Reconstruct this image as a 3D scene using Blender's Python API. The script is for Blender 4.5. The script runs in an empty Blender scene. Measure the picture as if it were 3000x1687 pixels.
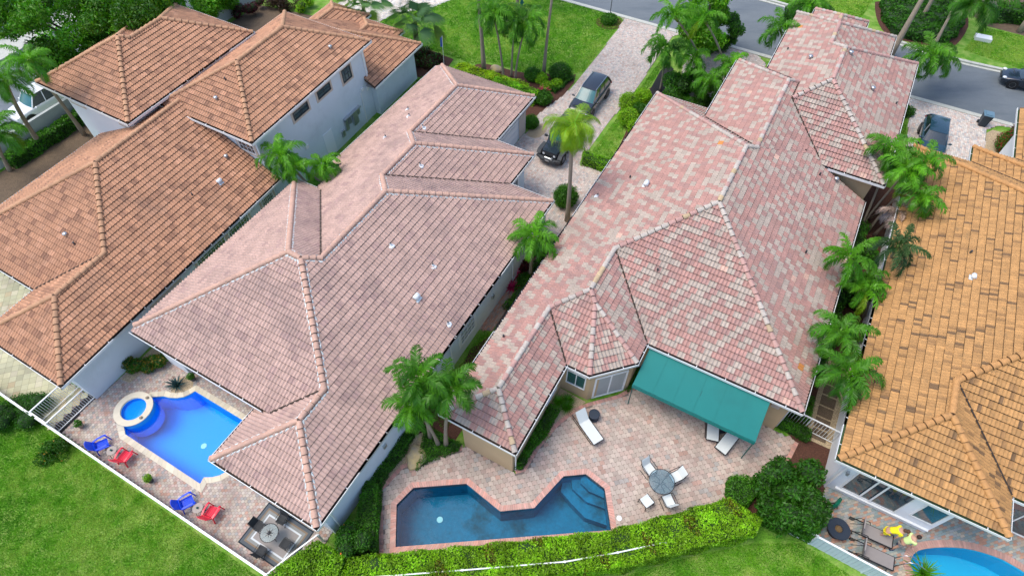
import bpy, bmesh, math, random
import numpy as np
from mathutils import Vector, Matrix, Quaternion
R = math.radians
random.seed(7); rng = np.random.default_rng(11)
col = bpy.context.scene.collection
scene = bpy.context.scene

# ---------------------------------------------------------------- camera
CAM_H = 30.0
FPX = 1776.6 / 3000.0                 # focal length as a fraction of the picture width
PITCH, ROLL, YAW = R(53.317), R(-0.202), R(60.7)
cam_d = bpy.data.cameras.new('camera')
cam = bpy.data.objects.new('camera', cam_d); col.objects.link(cam)
fwd = Vector((0, math.cos(PITCH), -math.sin(PITCH)))
rt = Vector((1, 0, 0)); up = rt.cross(fwd)
rt2 = math.cos(ROLL) * rt + math.sin(ROLL) * up
up2 = -math.sin(ROLL) * rt + math.cos(ROLL) * up
m = Matrix((rt2, up2, -fwd)).transposed().to_4x4()
m.translation = Vector((0, 0, CAM_H))
cam.matrix_world = m
cam_d.sensor_width = 36.0; cam_d.lens = 36.0 * FPX
cam_d.clip_start = 0.1; cam_d.clip_end = 2000
scene.camera = cam

# ---------------------------------------------------------------- light: bright overcast, soft sun from the left
SUN_U, SUN_V, SUN_EL = -0.50, -0.85, R(66)
def W(u, v, z=0.0):
    return Vector((u * math.cos(YAW) + v * math.sin(YAW), u * math.sin(YAW) - v * math.cos(YAW), z))
h = W(SUN_U, SUN_V).normalized()
sun_dir = Vector((h.x * math.cos(SUN_EL), h.y * math.cos(SUN_EL), math.sin(SUN_EL)))
world = bpy.data.worlds.new('World'); scene.world = world; world.use_nodes = True
wn = world.node_tree.nodes; wl = world.node_tree.links
sky = wn.new('ShaderNodeTexSky'); sky.sky_type = 'NISHITA'; sky.sun_disc = False
sky.sun_elevation = SUN_EL; sky.sun_rotation = math.atan2(sun_dir.x, sun_dir.y)
sky.air_density = 1.0; sky.dust_density = 2.5; sky.ozone_density = 1.0
wl.new(sky.outputs[0], wn['Background'].inputs[0]); wn['Background'].inputs[1].default_value = 0.15
sd = bpy.data.lights.new('sun', 'SUN'); sd.energy = 1.05; sd.angle = R(30); sd.color = (1.0, 0.94, 0.83)
so = bpy.data.objects.new('sun', sd); col.objects.link(so)
so.rotation_euler = sun_dir.to_track_quat('Z', 'Y').to_euler()
scene.view_settings.view_transform = 'Standard'; scene.view_settings.look = 'None'
scene.view_settings.exposure = 0.84; scene.view_settings.gamma = 1.0
scene.view_settings.use_curve_mapping = False

# ---------------------------------------------------------------- helpers
def at(px, py, z=0.0):
    """ground (or height z) point that stands under a spot of the 3000 px wide survey photo"""
    d = (px - 1500) / 1776.6 * rt2 - (py - 843.5) / 1776.6 * up2 + fwd
    t = (z - CAM_H) / d.z
    return Vector((d.x * t, d.y * t, z))
def uv_of(p):
    return (p.x * math.cos(YAW) + p.y * math.sin(YAW), p.x * math.sin(YAW) - p.y * math.cos(YAW))
def ang(a):                                   # heading inside the street grid (0 = towards the street, 90 = right)
    return YAW - R(a)

def tag(o, label=None, cat=None, group=None, kind=None):
    if label: o['label'] = label
    if cat: o['category'] = cat
    if group: o['group'] = group
    if kind: o['kind'] = kind
    return o
def empty(name, loc, rz=0.0, label=None, cat=None, group=None, rx=0, ry=0):
    o = bpy.data.objects.new(name, None); col.objects.link(o)
    o.empty_display_size = 0.2
    o.location = loc; o.rotation_euler = (rx, ry, rz)
    tag(o, label, cat, group)
    return o
def children(o):
    return [c for c in bpy.data.objects if c.parent == o]
def copy_tree(o, parent=None):
    c = o.copy(); col.objects.link(c); c.parent = parent
    for ch in children(o): copy_tree(ch, c)
    return c

class MB:
    def __init__(s, T=None):
        s.v = []; s.f = []; s.m = []; s.t = []; s.T = T; s.tint = None; s.mi = 0
    def add(s, vs, fs):
        b = len(s.v)
        s.v += [s.T(*p) if s.T else Vector(p) for p in vs]
        for f in fs:
            s.f.append([b + i for i in f]); s.m.append(s.mi); s.t.append(s.tint or (1, 1, 1))
        return s
    def box(s, c, d, rz=0.0, rot=None):
        x, y, z = d[0] / 2, d[1] / 2, d[2] / 2
        P = [Vector((a * x, b * y, e * z)) for a in (-1, 1) for b in (-1, 1) for e in (-1, 1)]
        q = rot if rot is not None else Matrix.Rotation(rz, 3, 'Z')
        P = [q @ p + Vector(c) for p in P]
        return s.add(P, [(0, 1, 3, 2), (4, 6, 7, 5), (0, 4, 5, 1), (2, 3, 7, 6), (0, 2, 6, 4), (1, 5, 7, 3)])
    def bar(s, a, b, w, hgt=None, up=(0, 0, 1)):
        a = Vector(a); b = Vector(b); d = b - a; L = d.length
        if L < 1e-6: return s
        d.normalize(); hgt = hgt or w
        u_ = Vector(up)
        if abs(d.dot(u_)) > 0.98: u_ = Vector((1, 0, 0))
        sd_ = d.cross(u_).normalized(); u2 = sd_.cross(d)
        P = []
        for e in (a, b):
            for p, q in ((-1, -1), (1, -1), (1, 1), (-1, 1)):
                P.append(e + sd_ * p * w / 2 + u2 * q * hgt / 2)
        return s.add(P, [(0, 1, 2, 3), (7, 6, 5, 4), (0, 4, 5, 1), (1, 5, 6, 2), (2, 6, 7, 3), (3, 7, 4, 0)])
    def tube(s, pts, rads, n=8, caps=True):
        pts = [Vector(p) for p in pts]
        if not hasattr(rads, '__len__'): rads = [rads] * len(pts)
        V = []; prev = None
        for i, p in enumerate(pts):
            d = (pts[min(i + 1, len(pts) - 1)] - pts[max(i - 1, 0)]).normalized()
            if prev is None:
                a = d.orthogonal().normalized()
            else:
                a = (prev - d * prev.dot(d)).normalized()
            prev = a; b = d.cross(a)
            for k in range(n):
                t = 2 * math.pi * k / n
                V.append(p + (a * math.cos(t) + b * math.sin(t)) * rads[i])
        F = []
        for i in range(len(pts) - 1):
            for k in range(n):
                F.append((i * n + k, i * n + (k + 1) % n, (i + 1) * n + (k + 1) % n, (i + 1) * n + k))
        if caps:
            F.append(tuple(range(n))[::-1]); F.append(tuple((len(pts) - 1) * n + k for k in range(n)))
        return s.add(V, F)
    def lathe(s, c, prof, n=24):
        V = []; F = []
        for r_, z in prof:
            for k in range(n):
                t = 2 * math.pi * k / n
                V.append((c[0] + r_ * math.cos(t), c[1] + r_ * math.sin(t), c[2] + z))
        for i in range(len(prof) - 1):
            for k in range(n):
                F.append((i * n + k, i * n + (k + 1) % n, (i + 1) * n + (k + 1) % n, (i + 1) * n + k))
        F.append(tuple(range(n))[::-1]); F.append(tuple((len(prof) - 1) * n + k for k in range(n)))
        return s.add(V, F)
    def prism(s, poly, z0, z1, top=True, bottom=True):
        n = len(poly)
        V = [(p[0], p[1], z0) for p in poly] + [(p[0], p[1], z1) for p in poly]
        F = [(i, (i + 1) % n, n + (i + 1) % n, n + i) for i in range(n)]
        if top: F.append(tuple(range(n, 2 * n)))
        if bottom: F.append(tuple(range(n))[::-1])
        return s.add(V, F)
    def ell(s, c, r_, n=12, m_=8, rot=None):
        V = []; F = []
        for i in range(m_ + 1):
            ph = math.pi * i / m_
            for k in range(n):
                t = 2 * math.pi * k / n
                p = Vector((r_[0] * math.sin(ph) * math.cos(t), r_[1] * math.sin(ph) * math.sin(t), r_[2] * math.cos(ph)))
                if rot is not None: p = rot @ p
                V.append(p + Vector(c))
        for i in range(m_):
            for k in range(n):
                F.append((i * n + k, (i + 1) * n + k, (i + 1) * n + (k + 1) % n, i * n + (k + 1) % n))
        return s.add(V, F)
    def build(s, name, mat, parent=None, smooth=False, world=False, fix=True, uv_tint=False):
        me = bpy.data.meshes.new(name)
        off = parent_world(parent) if (world and parent) else Vector((0, 0, 0))
        me.from_pydata([tuple(p - off) for p in s.v], [], s.f)
        if fix and len(s.f) < 60000:
            bm = bmesh.new(); bm.from_mesh(me); bmesh.ops.remove_doubles(bm, verts=bm.verts, dist=1e-5) if fix == 'w' else None
            bmesh.ops.recalc_face_normals(bm, faces=bm.faces); bm.to_mesh(me); bm.free()
        mats = mat if isinstance(mat, (list, tuple)) else [mat]
        for mm in mats: me.materials.append(mm)
        if len(me.polygons) == len(s.m):
            me.polygons.foreach_set('material_index', s.m)
            if True:
                a = me.attributes.new('tint', 'FLOAT_COLOR', 'FACE')
                a.data.foreach_set('color', np.array([(t[0], t[1], t[2], 1.0) for t in s.t], dtype=np.float32).ravel())
        if smooth: me.polygons.foreach_set('use_smooth', [True] * len(me.polygons))
        me.update()
        o = bpy.data.objects.new(name, me); col.objects.link(o)
        if parent: o.parent = parent
        return o
def parent_world(o):
    p = Vector(o.location)
    while o.parent: o = o.parent; p = p + Vector(o.location)
    return p
def np_mesh(name, V, quads, mat, parent=None, tint=None, loops=None, world=False, counts=None):
    """fast mesh from arrays: V (n,3), quads (m,4) or flat loops + counts"""
    me = bpy.data.meshes.new(name)
    V = np.asarray(V, dtype=np.float32)
    if world and parent is not None: V = V - np.array(parent_world(parent), dtype=np.float32)
    if quads is not None:
        counts = np.full(len(quads), quads.shape[1]); loops = np.asarray(quads).ravel()
    counts = np.asarray(counts); loops = np.asarray(loops)
    me.vertices.add(len(V)); me.vertices.foreach_set('co', V.ravel())
    me.loops.add(len(loops)); me.loops.foreach_set('vertex_index', loops.astype(np.int32))
    me.polygons.add(len(counts))
    me.polygons.foreach_set('loop_start', np.concatenate([[0], np.cumsum(counts)[:-1]]).astype(np.int32))
    me.polygons.foreach_set('loop_total', counts.astype(np.int32))
    me.materials.append(mat)
    if tint is not None:
        a = me.attributes.new('tint', 'FLOAT_COLOR', 'FACE')
        c = np.ones((len(counts), 4), dtype=np.float32); c[:, :3] = tint
        a.data.foreach_set('color', c.ravel())
    me.update(calc_edges=True)
    o = bpy.data.objects.new(name, me); col.objects.link(o)
    if parent is not None: o.parent = parent
    return o

# ---------------------------------------------------------------- materials
def nodes_of(name):
    mt = bpy.data.materials.new(name); mt.use_nodes = True
    nt = mt.node_tree; return mt, nt, nt.nodes, nt.links, nt.nodes['Principled BSDF']
def mix(nt, a, b, fac, mode='MIX'):
    n = nt.nodes.new('ShaderNodeMix'); n.data_type = 'RGBA'; n.blend_type = mode
    for k, val in ((0, fac), (6, a), (7, b)):
        if hasattr(val, 'links') or hasattr(val, 'is_linked'): nt.links.new(val, n.inputs[k])
        elif k == 0: n.inputs[0].default_value = val
        else: n.inputs[k].default_value = (*val, 1) if len(val) == 3 else val
    return n.outputs[2]
def noise(nt, scale, detail=3, rough=0.55, dist=0.0, vec=None, stretch=None):
    n = nt.nodes.new('ShaderNodeTexNoise'); n.inputs['Scale'].default_value = scale
    n.inputs['Detail'].default_value = detail; n.inputs['Roughness'].default_value = rough
    n.inputs['Distortion'].default_value = dist
    if vec is None:
        g = nt.nodes.new('ShaderNodeNewGeometry'); vec = g.outputs['Position']
    if stretch:
        mp = nt.nodes.new('ShaderNodeMapping'); mp.inputs['Scale'].default_value = stretch[0]
        mp.inputs['Rotation'].default_value = stretch[1]
        nt.links.new(vec, mp.inputs['Vector']); vec = mp.outputs[0]
    nt.links.new(vec, n.inputs['Vector'])
    return n.outputs['Fac']
def ramp(nt, fac, stops):
    n = nt.nodes.new('ShaderNodeValToRGB'); e = n.color_ramp.elements
    while len(e) < len(stops): e.new(0.5)
    for el, (p, c) in zip(e, stops):
        el.position = p; el.color = (*c, 1) if hasattr(c, '__len__') else (c, c, c, 1)
    nt.links.new(fac, n.inputs[0]); return n.outputs[0]
def bump(nt, bs, h_, strength, dist=0.02):
    b = nt.nodes.new('ShaderNodeBump'); b.inputs['Strength'].default_value = strength
    b.inputs['Distance'].default_value = dist
    nt.links.new(h_, b.inputs['Height']); nt.links.new(b.outputs[0], bs.inputs['Normal'])
def mat(name, c, rough=0.6, metal=0.0, var=0.12, scale=6.0, spec=0.5, bmp=0.0, bscale=40, coat=0.0, attr=False,
        dark=None, dscale=1.0, dlo=.45, dhi=.7, stretch=None, fine=None):
    mt, nt, N, L, bs = nodes_of(name)
    f = noise(nt, scale, 4)
    a = tuple(x * (1 - var) for x in c); b = tuple(min(1, x * (1 + var)) for x in c)
    cc = mix(nt, a, b, f)
    if attr:
        at_ = N.new('ShaderNodeAttribute'); at_.attribute_name = 'tint'
        cc = mix(nt, cc, at_.outputs['Color'], 1.0, 'MULTIPLY')
    if fine:
        ff = noise(nt, fine[0], 2)
        cc = mix(nt, cc, ramp(nt, ff, [(0.3, fine[1]), (0.7, fine[2])]), 1.0, 'MULTIPLY')
    if dark:
        f2 = noise(nt, dscale, 5, .65, stretch=stretch)
        cc = mix(nt, cc, dark, ramp(nt, f2, [(dlo, 0.0), (dhi, 1.0)]))
    L.new(cc, bs.inputs['Base Color'])
    bs.inputs['Roughness'].default_value = rough; bs.inputs['Metallic'].default_value = metal
    bs.inputs['Specular IOR Level'].default_value = spec
    if coat: bs.inputs['Coat Weight'].default_value = coat; bs.inputs['Coat Roughness'].default_value = 0.04
    if bmp: bump(nt, bs, noise(nt, bscale, 3), bmp)
    return mt
def leaf_mat(name, c, rough=0.45, trans=0.35, var=.25, scale=1.2, vary=True):
    mt, nt, N, L, bs = nodes_of(name)
    at_ = N.new('ShaderNodeAttribute'); at_.attribute_name = 'tint'
    oi = N.new('ShaderNodeObjectInfo'); orr = ramp(nt, oi.outputs['Random'], [(0.0, (.62, .66, .75)), (1.0, (1.22, 1.12, 1.0))])
    base = mix(nt, tuple(x * (1 - var) for x in c), tuple(x * (1 + var) for x in c), noise(nt, scale, 3))
    cc = mix(nt, base, at_.outputs['Color'], 1.0, 'MULTIPLY')
    if vary: cc = mix(nt, cc, orr, 1.0, 'MULTIPLY')
    L.new(cc, bs.inputs['Base Color']); bs.inputs['Roughness'].default_value = rough
    bs.inputs['Specular IOR Level'].default_value = 0.35
    tr = N.new('ShaderNodeBsdfTranslucent')
    t2 = mix(nt, cc, (1.0, 1.25, 0.55), 1.0, 'MULTIPLY'); L.new(t2, tr.inputs['Color'])
    ms = N.new('ShaderNodeMixShader'); ms.inputs[0].default_value = trans
    L.new(bs.outputs[0], ms.inputs[1]); L.new(tr.outputs[0], ms.inputs[2])
    L.new(ms.outputs[0], N['Material Output'].inputs['Surface'])
    return mt
def glass_mat(name, c, rough=0.03):
    mt, nt, N, L, bs = nodes_of(name)
    L.new(mix(nt, tuple(x * .7 for x in c), c, noise(nt, 1.3, 2)), bs.inputs['Base Color'])
    bs.inputs['Roughness'].default_value = rough; bs.inputs['Specular IOR Level'].default_value = 0.9
    bs.inputs['Coat Weight'].default_value = 1.0; bs.inputs['Coat Roughness'].default_value = 0.02
    return mt
def water_mat(name, tint, rip=0.15, scale=2.2, ior=1.4):
    mt, nt, N, L, bs = nodes_of(name)
    N.remove(bs)
    tr = N.new('ShaderNodeBsdfTransparent'); tr.inputs[0].default_value = (*tint, 1)
    gl = N.new('ShaderNodeBsdfGlossy'); gl.inputs['Roughness'].default_value = 0.02
    fr = N.new('ShaderNodeFresnel'); fr.inputs['IOR'].default_value = ior
    b = N.new('ShaderNodeBump'); b.inputs['Strength'].default_value = rip; b.inputs['Distance'].default_value = 0.05
    L.new(noise(nt, scale, 4, .6, .6), b.inputs['Height'])
    L.new(b.outputs[0], gl.inputs['Normal']); L.new(b.outputs[0], fr.inputs['Normal'])
    ms = N.new('ShaderNodeMixShader'); L.new(fr.outputs[0], ms.inputs[0])
    L.new(tr.outputs[0], ms.inputs[1]); L.new(gl.outputs[0], ms.inputs[2])
    L.new(ms.outputs[0], N['Material Output'].inputs['Surface'])
    return mt
M = {}
# streaks run down the roof slopes, tiles get their own tint from the mesh
M['tileA'] = mat('tile_orange', (0.47, 0.245, 0.142), .75, var=.16, scale=3, attr=True, dark=(0.22, 0.13, 0.09), dscale=.55, dlo=.55, dhi=.95)
M['tileB'] = mat('tile_mauve', (0.51, 0.350, 0.295), .8, var=.12, scale=3, attr=True, dark=(0.20, 0.145, 0.14), dscale=.45, dlo=.5, dhi=.95, fine=(9, .88, 1.08))
M['tileC'] = mat('tile_pink', (0.92, 0.92, 0.92), .75, var=.08, scale=5, attr=True, dark=(0.28, 0.22, 0.19), dscale=.35, dlo=.52, dhi=.95, fine=(10, .88, 1.08))
M['tileD'] = mat('tile_golden', (0.455, 0.245, 0.088), .78, var=.12, scale=3, attr=True, dark=(0.20, 0.13, 0.06), dscale=2.2, dlo=.56, dhi=.85, fine=(9, .85, 1.08))
M['mortar'] = mat('mortar', (0.62, 0.68, 0.68), .9, var=.3, scale=14, bmp=.6)
M['stucco_blue'] = mat('stucco_pale', (0.66, 0.74, 0.80), .85, var=.05, scale=1.0, bmp=.25, bscale=60, dark=(.50, .57, .62), dscale=.6, dlo=.5, dhi=.95)
M['stucco_white'] = mat('stucco_white', (0.78, 0.82, 0.86), .85, var=.04, scale=1.0, bmp=.25, bscale=60)
M['stucco_tan'] = mat('stucco_tan', (0.50, 0.37, 0.22), .88, var=.08, scale=1.5, bmp=.35, bscale=30)
M['trim_tan'] = mat('trim_tan', (0.58, 0.50, 0.42), .8)
M['white'] = mat('white_paint', (0.80, 0.82, 0.82), .4, var=.04)
M['gutter'] = mat('gutter_paint', (0.78, 0.80, 0.80), .4, var=.08, scale=3)
M['debris'] = mat('gutter_silt', (0.045, 0.032, 0.024), .95, var=.4, scale=8)  # leaf litter, with the shade inside the trough put into the dark colour
M['debris_green'] = mat('gutter_moss', (0.06, 0.11, 0.05), .95, var=.4, scale=5)
M['fascia'] = mat('fascia_brown', (0.10, 0.055, 0.035), .7)
M['soffit'] = mat('soffit', (0.5, 0.5, 0.48), .8)
M['glass'] = glass_mat('window_glass', (0.03, 0.06, 0.08))
M['glass_teal'] = glass_mat('window_glass_teal', (0.05, 0.14, 0.15))
M['blind'] = mat('blind', (0.35, 0.38, 0.38), .6)
M['metal'] = mat('galvanised', (0.50, 0.53, 0.55), .35, metal=.8, var=.1)
M['vent_white'] = mat('vent_white', (0.75, 0.80, 0.82), .5, var=.15, scale=12)
M['black'] = mat('black_metal', (0.012, 0.014, 0.018), .4, var=.2)
M['dark'] = mat('dark_grey', (0.05, 0.055, 0.06), .6, var=.2)
M['lawn'] = mat('lawn_soil', (0.11, 0.30, 0.012), .95, var=.45, scale=1.1, bmp=.9, bscale=22, dark=(0.30, 0.37, 0.10), dscale=1.1, dlo=.42, dhi=.75, fine=(14, .55, 1.25))
M['mulch'] = mat('mulch_red', (0.085, 0.035, 0.022), .95, var=.5, scale=12, bmp=1.0, bscale=30, fine=(25, .5, 1.5))
M['mulch_black'] = mat('mulch_black', (0.02, 0.02, 0.022), .95, var=.5, scale=12, bmp=1.0, bscale=30)
M['soil'] = mat('soil', (0.14, 0.10, 0.065), .95, var=.35, scale=3, bmp=.8, bscale=20, fine=(20, .6, 1.3))
M['gravel'] = mat('gravel', (0.46, 0.36, 0.23), .9, var=.3, scale=14, bmp=1.0, bscale=28, fine=(26, .45, 1.4))
M['asphalt'] = mat('asphalt', (0.155, 0.180, 0.200), .85, var=.10, scale=.7, bmp=.3, bscale=60, dark=(.09, .115, .14), dscale=.25, dlo=.45, dhi=.85, stretch=((1, 3, 1), (0, 0, -R(29))), fine=(30, .85, 1.12))
M['concrete'] = mat('concrete', (0.50, 0.51, 0.46), .85, var=.12, scale=3, bmp=.3, fine=(18, .85, 1.1))
M['grout'] = mat('joint_sand', (0.20, 0.16, 0.14), .95, var=.2, scale=8)
M['paver'] = mat('paver', (.94, .94, .92), .85, var=.08, scale=7, attr=True, bmp=.25, bscale=35, dark=(.24, .18, .155), dscale=.6, dlo=.5, dhi=1.1)
M['coping_brick'] = mat('coping_brick', (0.62, 0.36, 0.30), .8, var=.15, scale=5, attr=True, bmp=.2)
M['coping_stone'] = mat('coping_stone', (0.66, 0.60, 0.47), .8, var=.1, scale=5, attr=True, bmp=.2)
M['bark'] = mat('palm_bark', (0.30, 0.25, 0.19), .9, var=.25, scale=5, bmp=.6, bscale=14)
M['bark_dark'] = mat('tree_bark', (0.09, 0.065, 0.05), .9, var=.3, scale=5, bmp=.8, bscale=14)
M['shaft'] = mat('crownshaft', (0.20, 0.28, 0.05), .5, var=.15, scale=5)
M['leaf'] = leaf_mat('leaf_green', (0.055, 0.205, 0.012))
M['leaf_bright'] = leaf_mat('leaf_bright', (0.11, 0.36, 0.015))
M['leaf_lime'] = leaf_mat('leaf_lime', (0.23, 0.46, 0.015), vary=False)
M['frond'] = leaf_mat('frond_green', (0.066, 0.265, 0.013), rough=.38, trans=.35)
M['frond_fan'] = leaf_mat('frond_fan', (0.13, 0.26, 0.10), rough=.5, trans=.3)
M['grass'] = leaf_mat('grass_blades', (0.15, 0.40, 0.012), trans=.25, vary=False)
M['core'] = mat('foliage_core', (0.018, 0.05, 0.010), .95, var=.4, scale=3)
M['flower'] = leaf_mat('flower', (0.75, 0.03, 0.16), trans=.2)
# ================================================================ roofs
SL = 0.5                                     # every roof here rises 1 in 2
NRM = math.sqrt(1 + SL * SL)
def clip(poly, a, b, c):                     # keep a*u+b*v+c >= 0
    out = []
    n = len(poly)
    for i in range(n):
        p, q = poly[i], poly[(i + 1) % n]
        dp = a * p[0] + b * p[1] + c; dq = a * q[0] + b * q[1] + c
        if dp >= -1e-9: out.append(p)
        if (dp > 1e-9 and dq < -1e-9) or (dp < -1e-9 and dq > 1e-9):
            t = dp / (dp - dq); out.append((p[0] + (q[0] - p[0]) * t, p[1] + (q[1] - p[1]) * t))
    return out
def area(p): return 0.5 * sum(p[i][0] * p[(i + 1) % len(p)][1] - p[(i + 1) % len(p)][0] * p[i][1] for i in range(len(p)))
def ccw(p): return p if area(p) > 0 else p[::-1]
def halfplanes(poly):
    out = []
    for i in range(len(poly)):
        (x0, y0), (x1, y1) = poly[i], poly[(i + 1) % len(poly)]
        l = math.hypot(x1 - x0, y1 - y0)
        if l < 1e-6: continue
        a, b = -(y1 - y0) / l, (x1 - x0) / l
        out.append((a, b, -(a * x0 + b * y0)))
    return out
class Block:
    """hipped block: planes (nu, nv, c, ze): z = ze + SL*(n.p - c); foot = convex outline of the eaves"""
    def __init__(s, planes, foot):
        s.pl = planes; s.foot = ccw(foot); s.hp = halfplanes(s.foot)
    def hk(s, k, p):
        nu, nv, c, ze = s.pl[k]; return ze + SL * (nu * p[0] + nv * p[1] - c)
    def lin(s, k):
        nu, nv, c, ze = s.pl[k]; return (SL * nu, SL * nv, ze - SL * c)
    def inside(s, p, e=1e-6): return all(a * p[0] + b * p[1] + c >= -e for a, b, c in s.hp)
    def h(s, p): return min(s.hk(k, p) for k in range(len(s.pl)))
def rect_block(u0, u1, v0, v1, ze, foot=None, skip=(), extra=()):
    pl = []
    if 'S' not in skip: pl.append((1, 0, u0, ze))
    if 'N' not in skip: pl.append((-1, 0, -u1, ze))
    if 'W' not in skip: pl.append((0, 1, v0, ze))
    if 'E' not in skip: pl.append((0, -1, -v1, ze))
    f = foot or (u0, u1, v0, v1)
    pl += list(extra)
    return Block(pl, [(f[0], f[2]), (f[1], f[2]), (f[1], f[3]), (f[0], f[3])] if len(f) == 4 and not hasattr(f[0], '__len__') else f)

def tile_face(pieces, blk, k, prm, out, xf):
    nu, nv, c, ze = blk.pl[k]
    tu, tv = nv, -nu                         # along the eave
    t0 = min(nu * p[0] + nv * p[1] for p in blk.foot)
    L = prm['L']; tw = prm['tw']; ds = tw / prm['cols']
    a0, b0, c0 = blk.lin(k)
    normal = np.array([-SL * nu, -SL * nv, 1.0]) / NRM
    for pc in pieces:
        P = [((p[0] * tu + p[1] * tv), (nu * p[0] + nv * p[1] - t0) * NRM) for p in pc]
        P = ccw(P)
        if abs(area(P)) < 0.01: continue
        hp = halfplanes(P)
        s0 = math.floor(min(p[0] for p in P) / ds); s1 = math.ceil(max(p[0] for p in P) / ds)
        r0 = max(0, math.floor(min(p[1] for p in P) / L + 1e-6)); r1 = math.ceil(max(p[1] for p in P) / L - 1e-6)
        if r1 <= r0 or s1 <= s0: continue
        S = np.arange(s0, s1 + 1) * ds; T = np.arange(r0, r1 + 1) * L
        SS, TT = np.meshgrid(S, T)
        ins = np.stack([a * SS + b * TT + c_ for a, b, c_ in hp])
        g = ins >= -1e-7
        full = (g[:, :-1, :-1] & g[:, 1:, :-1] & g[:, :-1, 1:] & g[:, 1:, 1:]).all(0)
        none = (~g[:, :-1, :-1] & ~g[:, 1:, :-1] & ~g[:, :-1, 1:] & ~g[:, 1:, 1:]).any(0)
        part = ~full & ~none
        def hgt(s, t, row):
            fr = (t - row * L) / L
            ph = s / prm['rib'] * 2 * math.pi + prm.get('bond', 0) * 0
            return prm['amp'] * (0.5 + 0.5 * np.cos(ph)) + prm['lift'] * (1 - fr)
        def to3(s, t, hh):
            d = t / NRM + t0
            u = s * tu + d * nu; v = s * tv + d * nv
            z = a0 * u + b0 * v + c0
            return np.stack([u + normal[0] * hh, v + normal[1] * hh, z + normal[2] * hh], -1)
        def tid(s, row):
            return np.floor(s / tw + (row % prm.get('per', 2)) * prm.get('bond', 0.5)), row
        ri, ci = np.nonzero(full)
        if len(ri):
            row = ri + r0; sa = S[ci]; sb = S[ci + 1]; ta = row * L; tb = ta + L
            tm = tb - prm.get('lap', .03)
            ix, iy = tid((sa + sb) / 2, row); cl = prm['color'](ix, iy, k, blk)
            q = np.stack([to3(sa, ta, hgt(sa, ta, row)), to3(sb, ta, hgt(sb, ta, row)), to3(sb, tm, hgt(sb, tm, row)), to3(sa, tm, hgt(sa, tm, row))], 1)
            out['q'].append(q.reshape(-1, 3)); out['c'].append(cl); out['n'].append(np.full(len(ri), 4))
            # dark strip in the lap: shade under the next course put into the tint
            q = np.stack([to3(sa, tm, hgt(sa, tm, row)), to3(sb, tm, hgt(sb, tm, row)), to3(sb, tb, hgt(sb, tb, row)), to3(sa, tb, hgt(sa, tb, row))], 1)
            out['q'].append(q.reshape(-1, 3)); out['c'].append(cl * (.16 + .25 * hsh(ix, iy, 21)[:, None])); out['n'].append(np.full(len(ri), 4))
            # butt ends of the tiles, gap shade painted in by a darker tint
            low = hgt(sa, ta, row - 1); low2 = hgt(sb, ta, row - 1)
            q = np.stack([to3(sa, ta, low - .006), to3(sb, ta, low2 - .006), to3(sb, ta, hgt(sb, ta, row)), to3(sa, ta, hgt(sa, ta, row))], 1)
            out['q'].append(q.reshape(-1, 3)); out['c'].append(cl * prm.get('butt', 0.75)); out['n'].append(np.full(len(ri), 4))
        for r_, c_ in zip(*np.nonzero(part)):
            row = r_ + r0
            cell = [(S[c_], T[r_]), (S[c_ + 1], T[r_]), (S[c_ + 1], T[r_ + 1]), (S[c_], T[r_ + 1])]
            for a, b, cc in hp:
                cell = clip(cell, a, b, cc)
                if len(cell) < 3: break
            if len(cell) < 3 or abs(area(cell)) < 1e-6: continue
            s_ = np.array([p[0] for p in cell]); t_ = np.array([p[1] for p in cell])
            out['q'].append(to3(s_, t_, hgt(s_, t_, row)))
            ix, iy = tid(np.array([s_.mean()]), np.array([row])); out['c'].append(prm['color'](ix, iy, k, blk)); out['n'].append(np.array([len(cell)]))

def hsh(ix, iy, k=0):
    x = np.sin(ix * 127.1 + iy * 311.7 + k * 74.7) * 43758.5453
    return x - np.floor(x)

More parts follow.
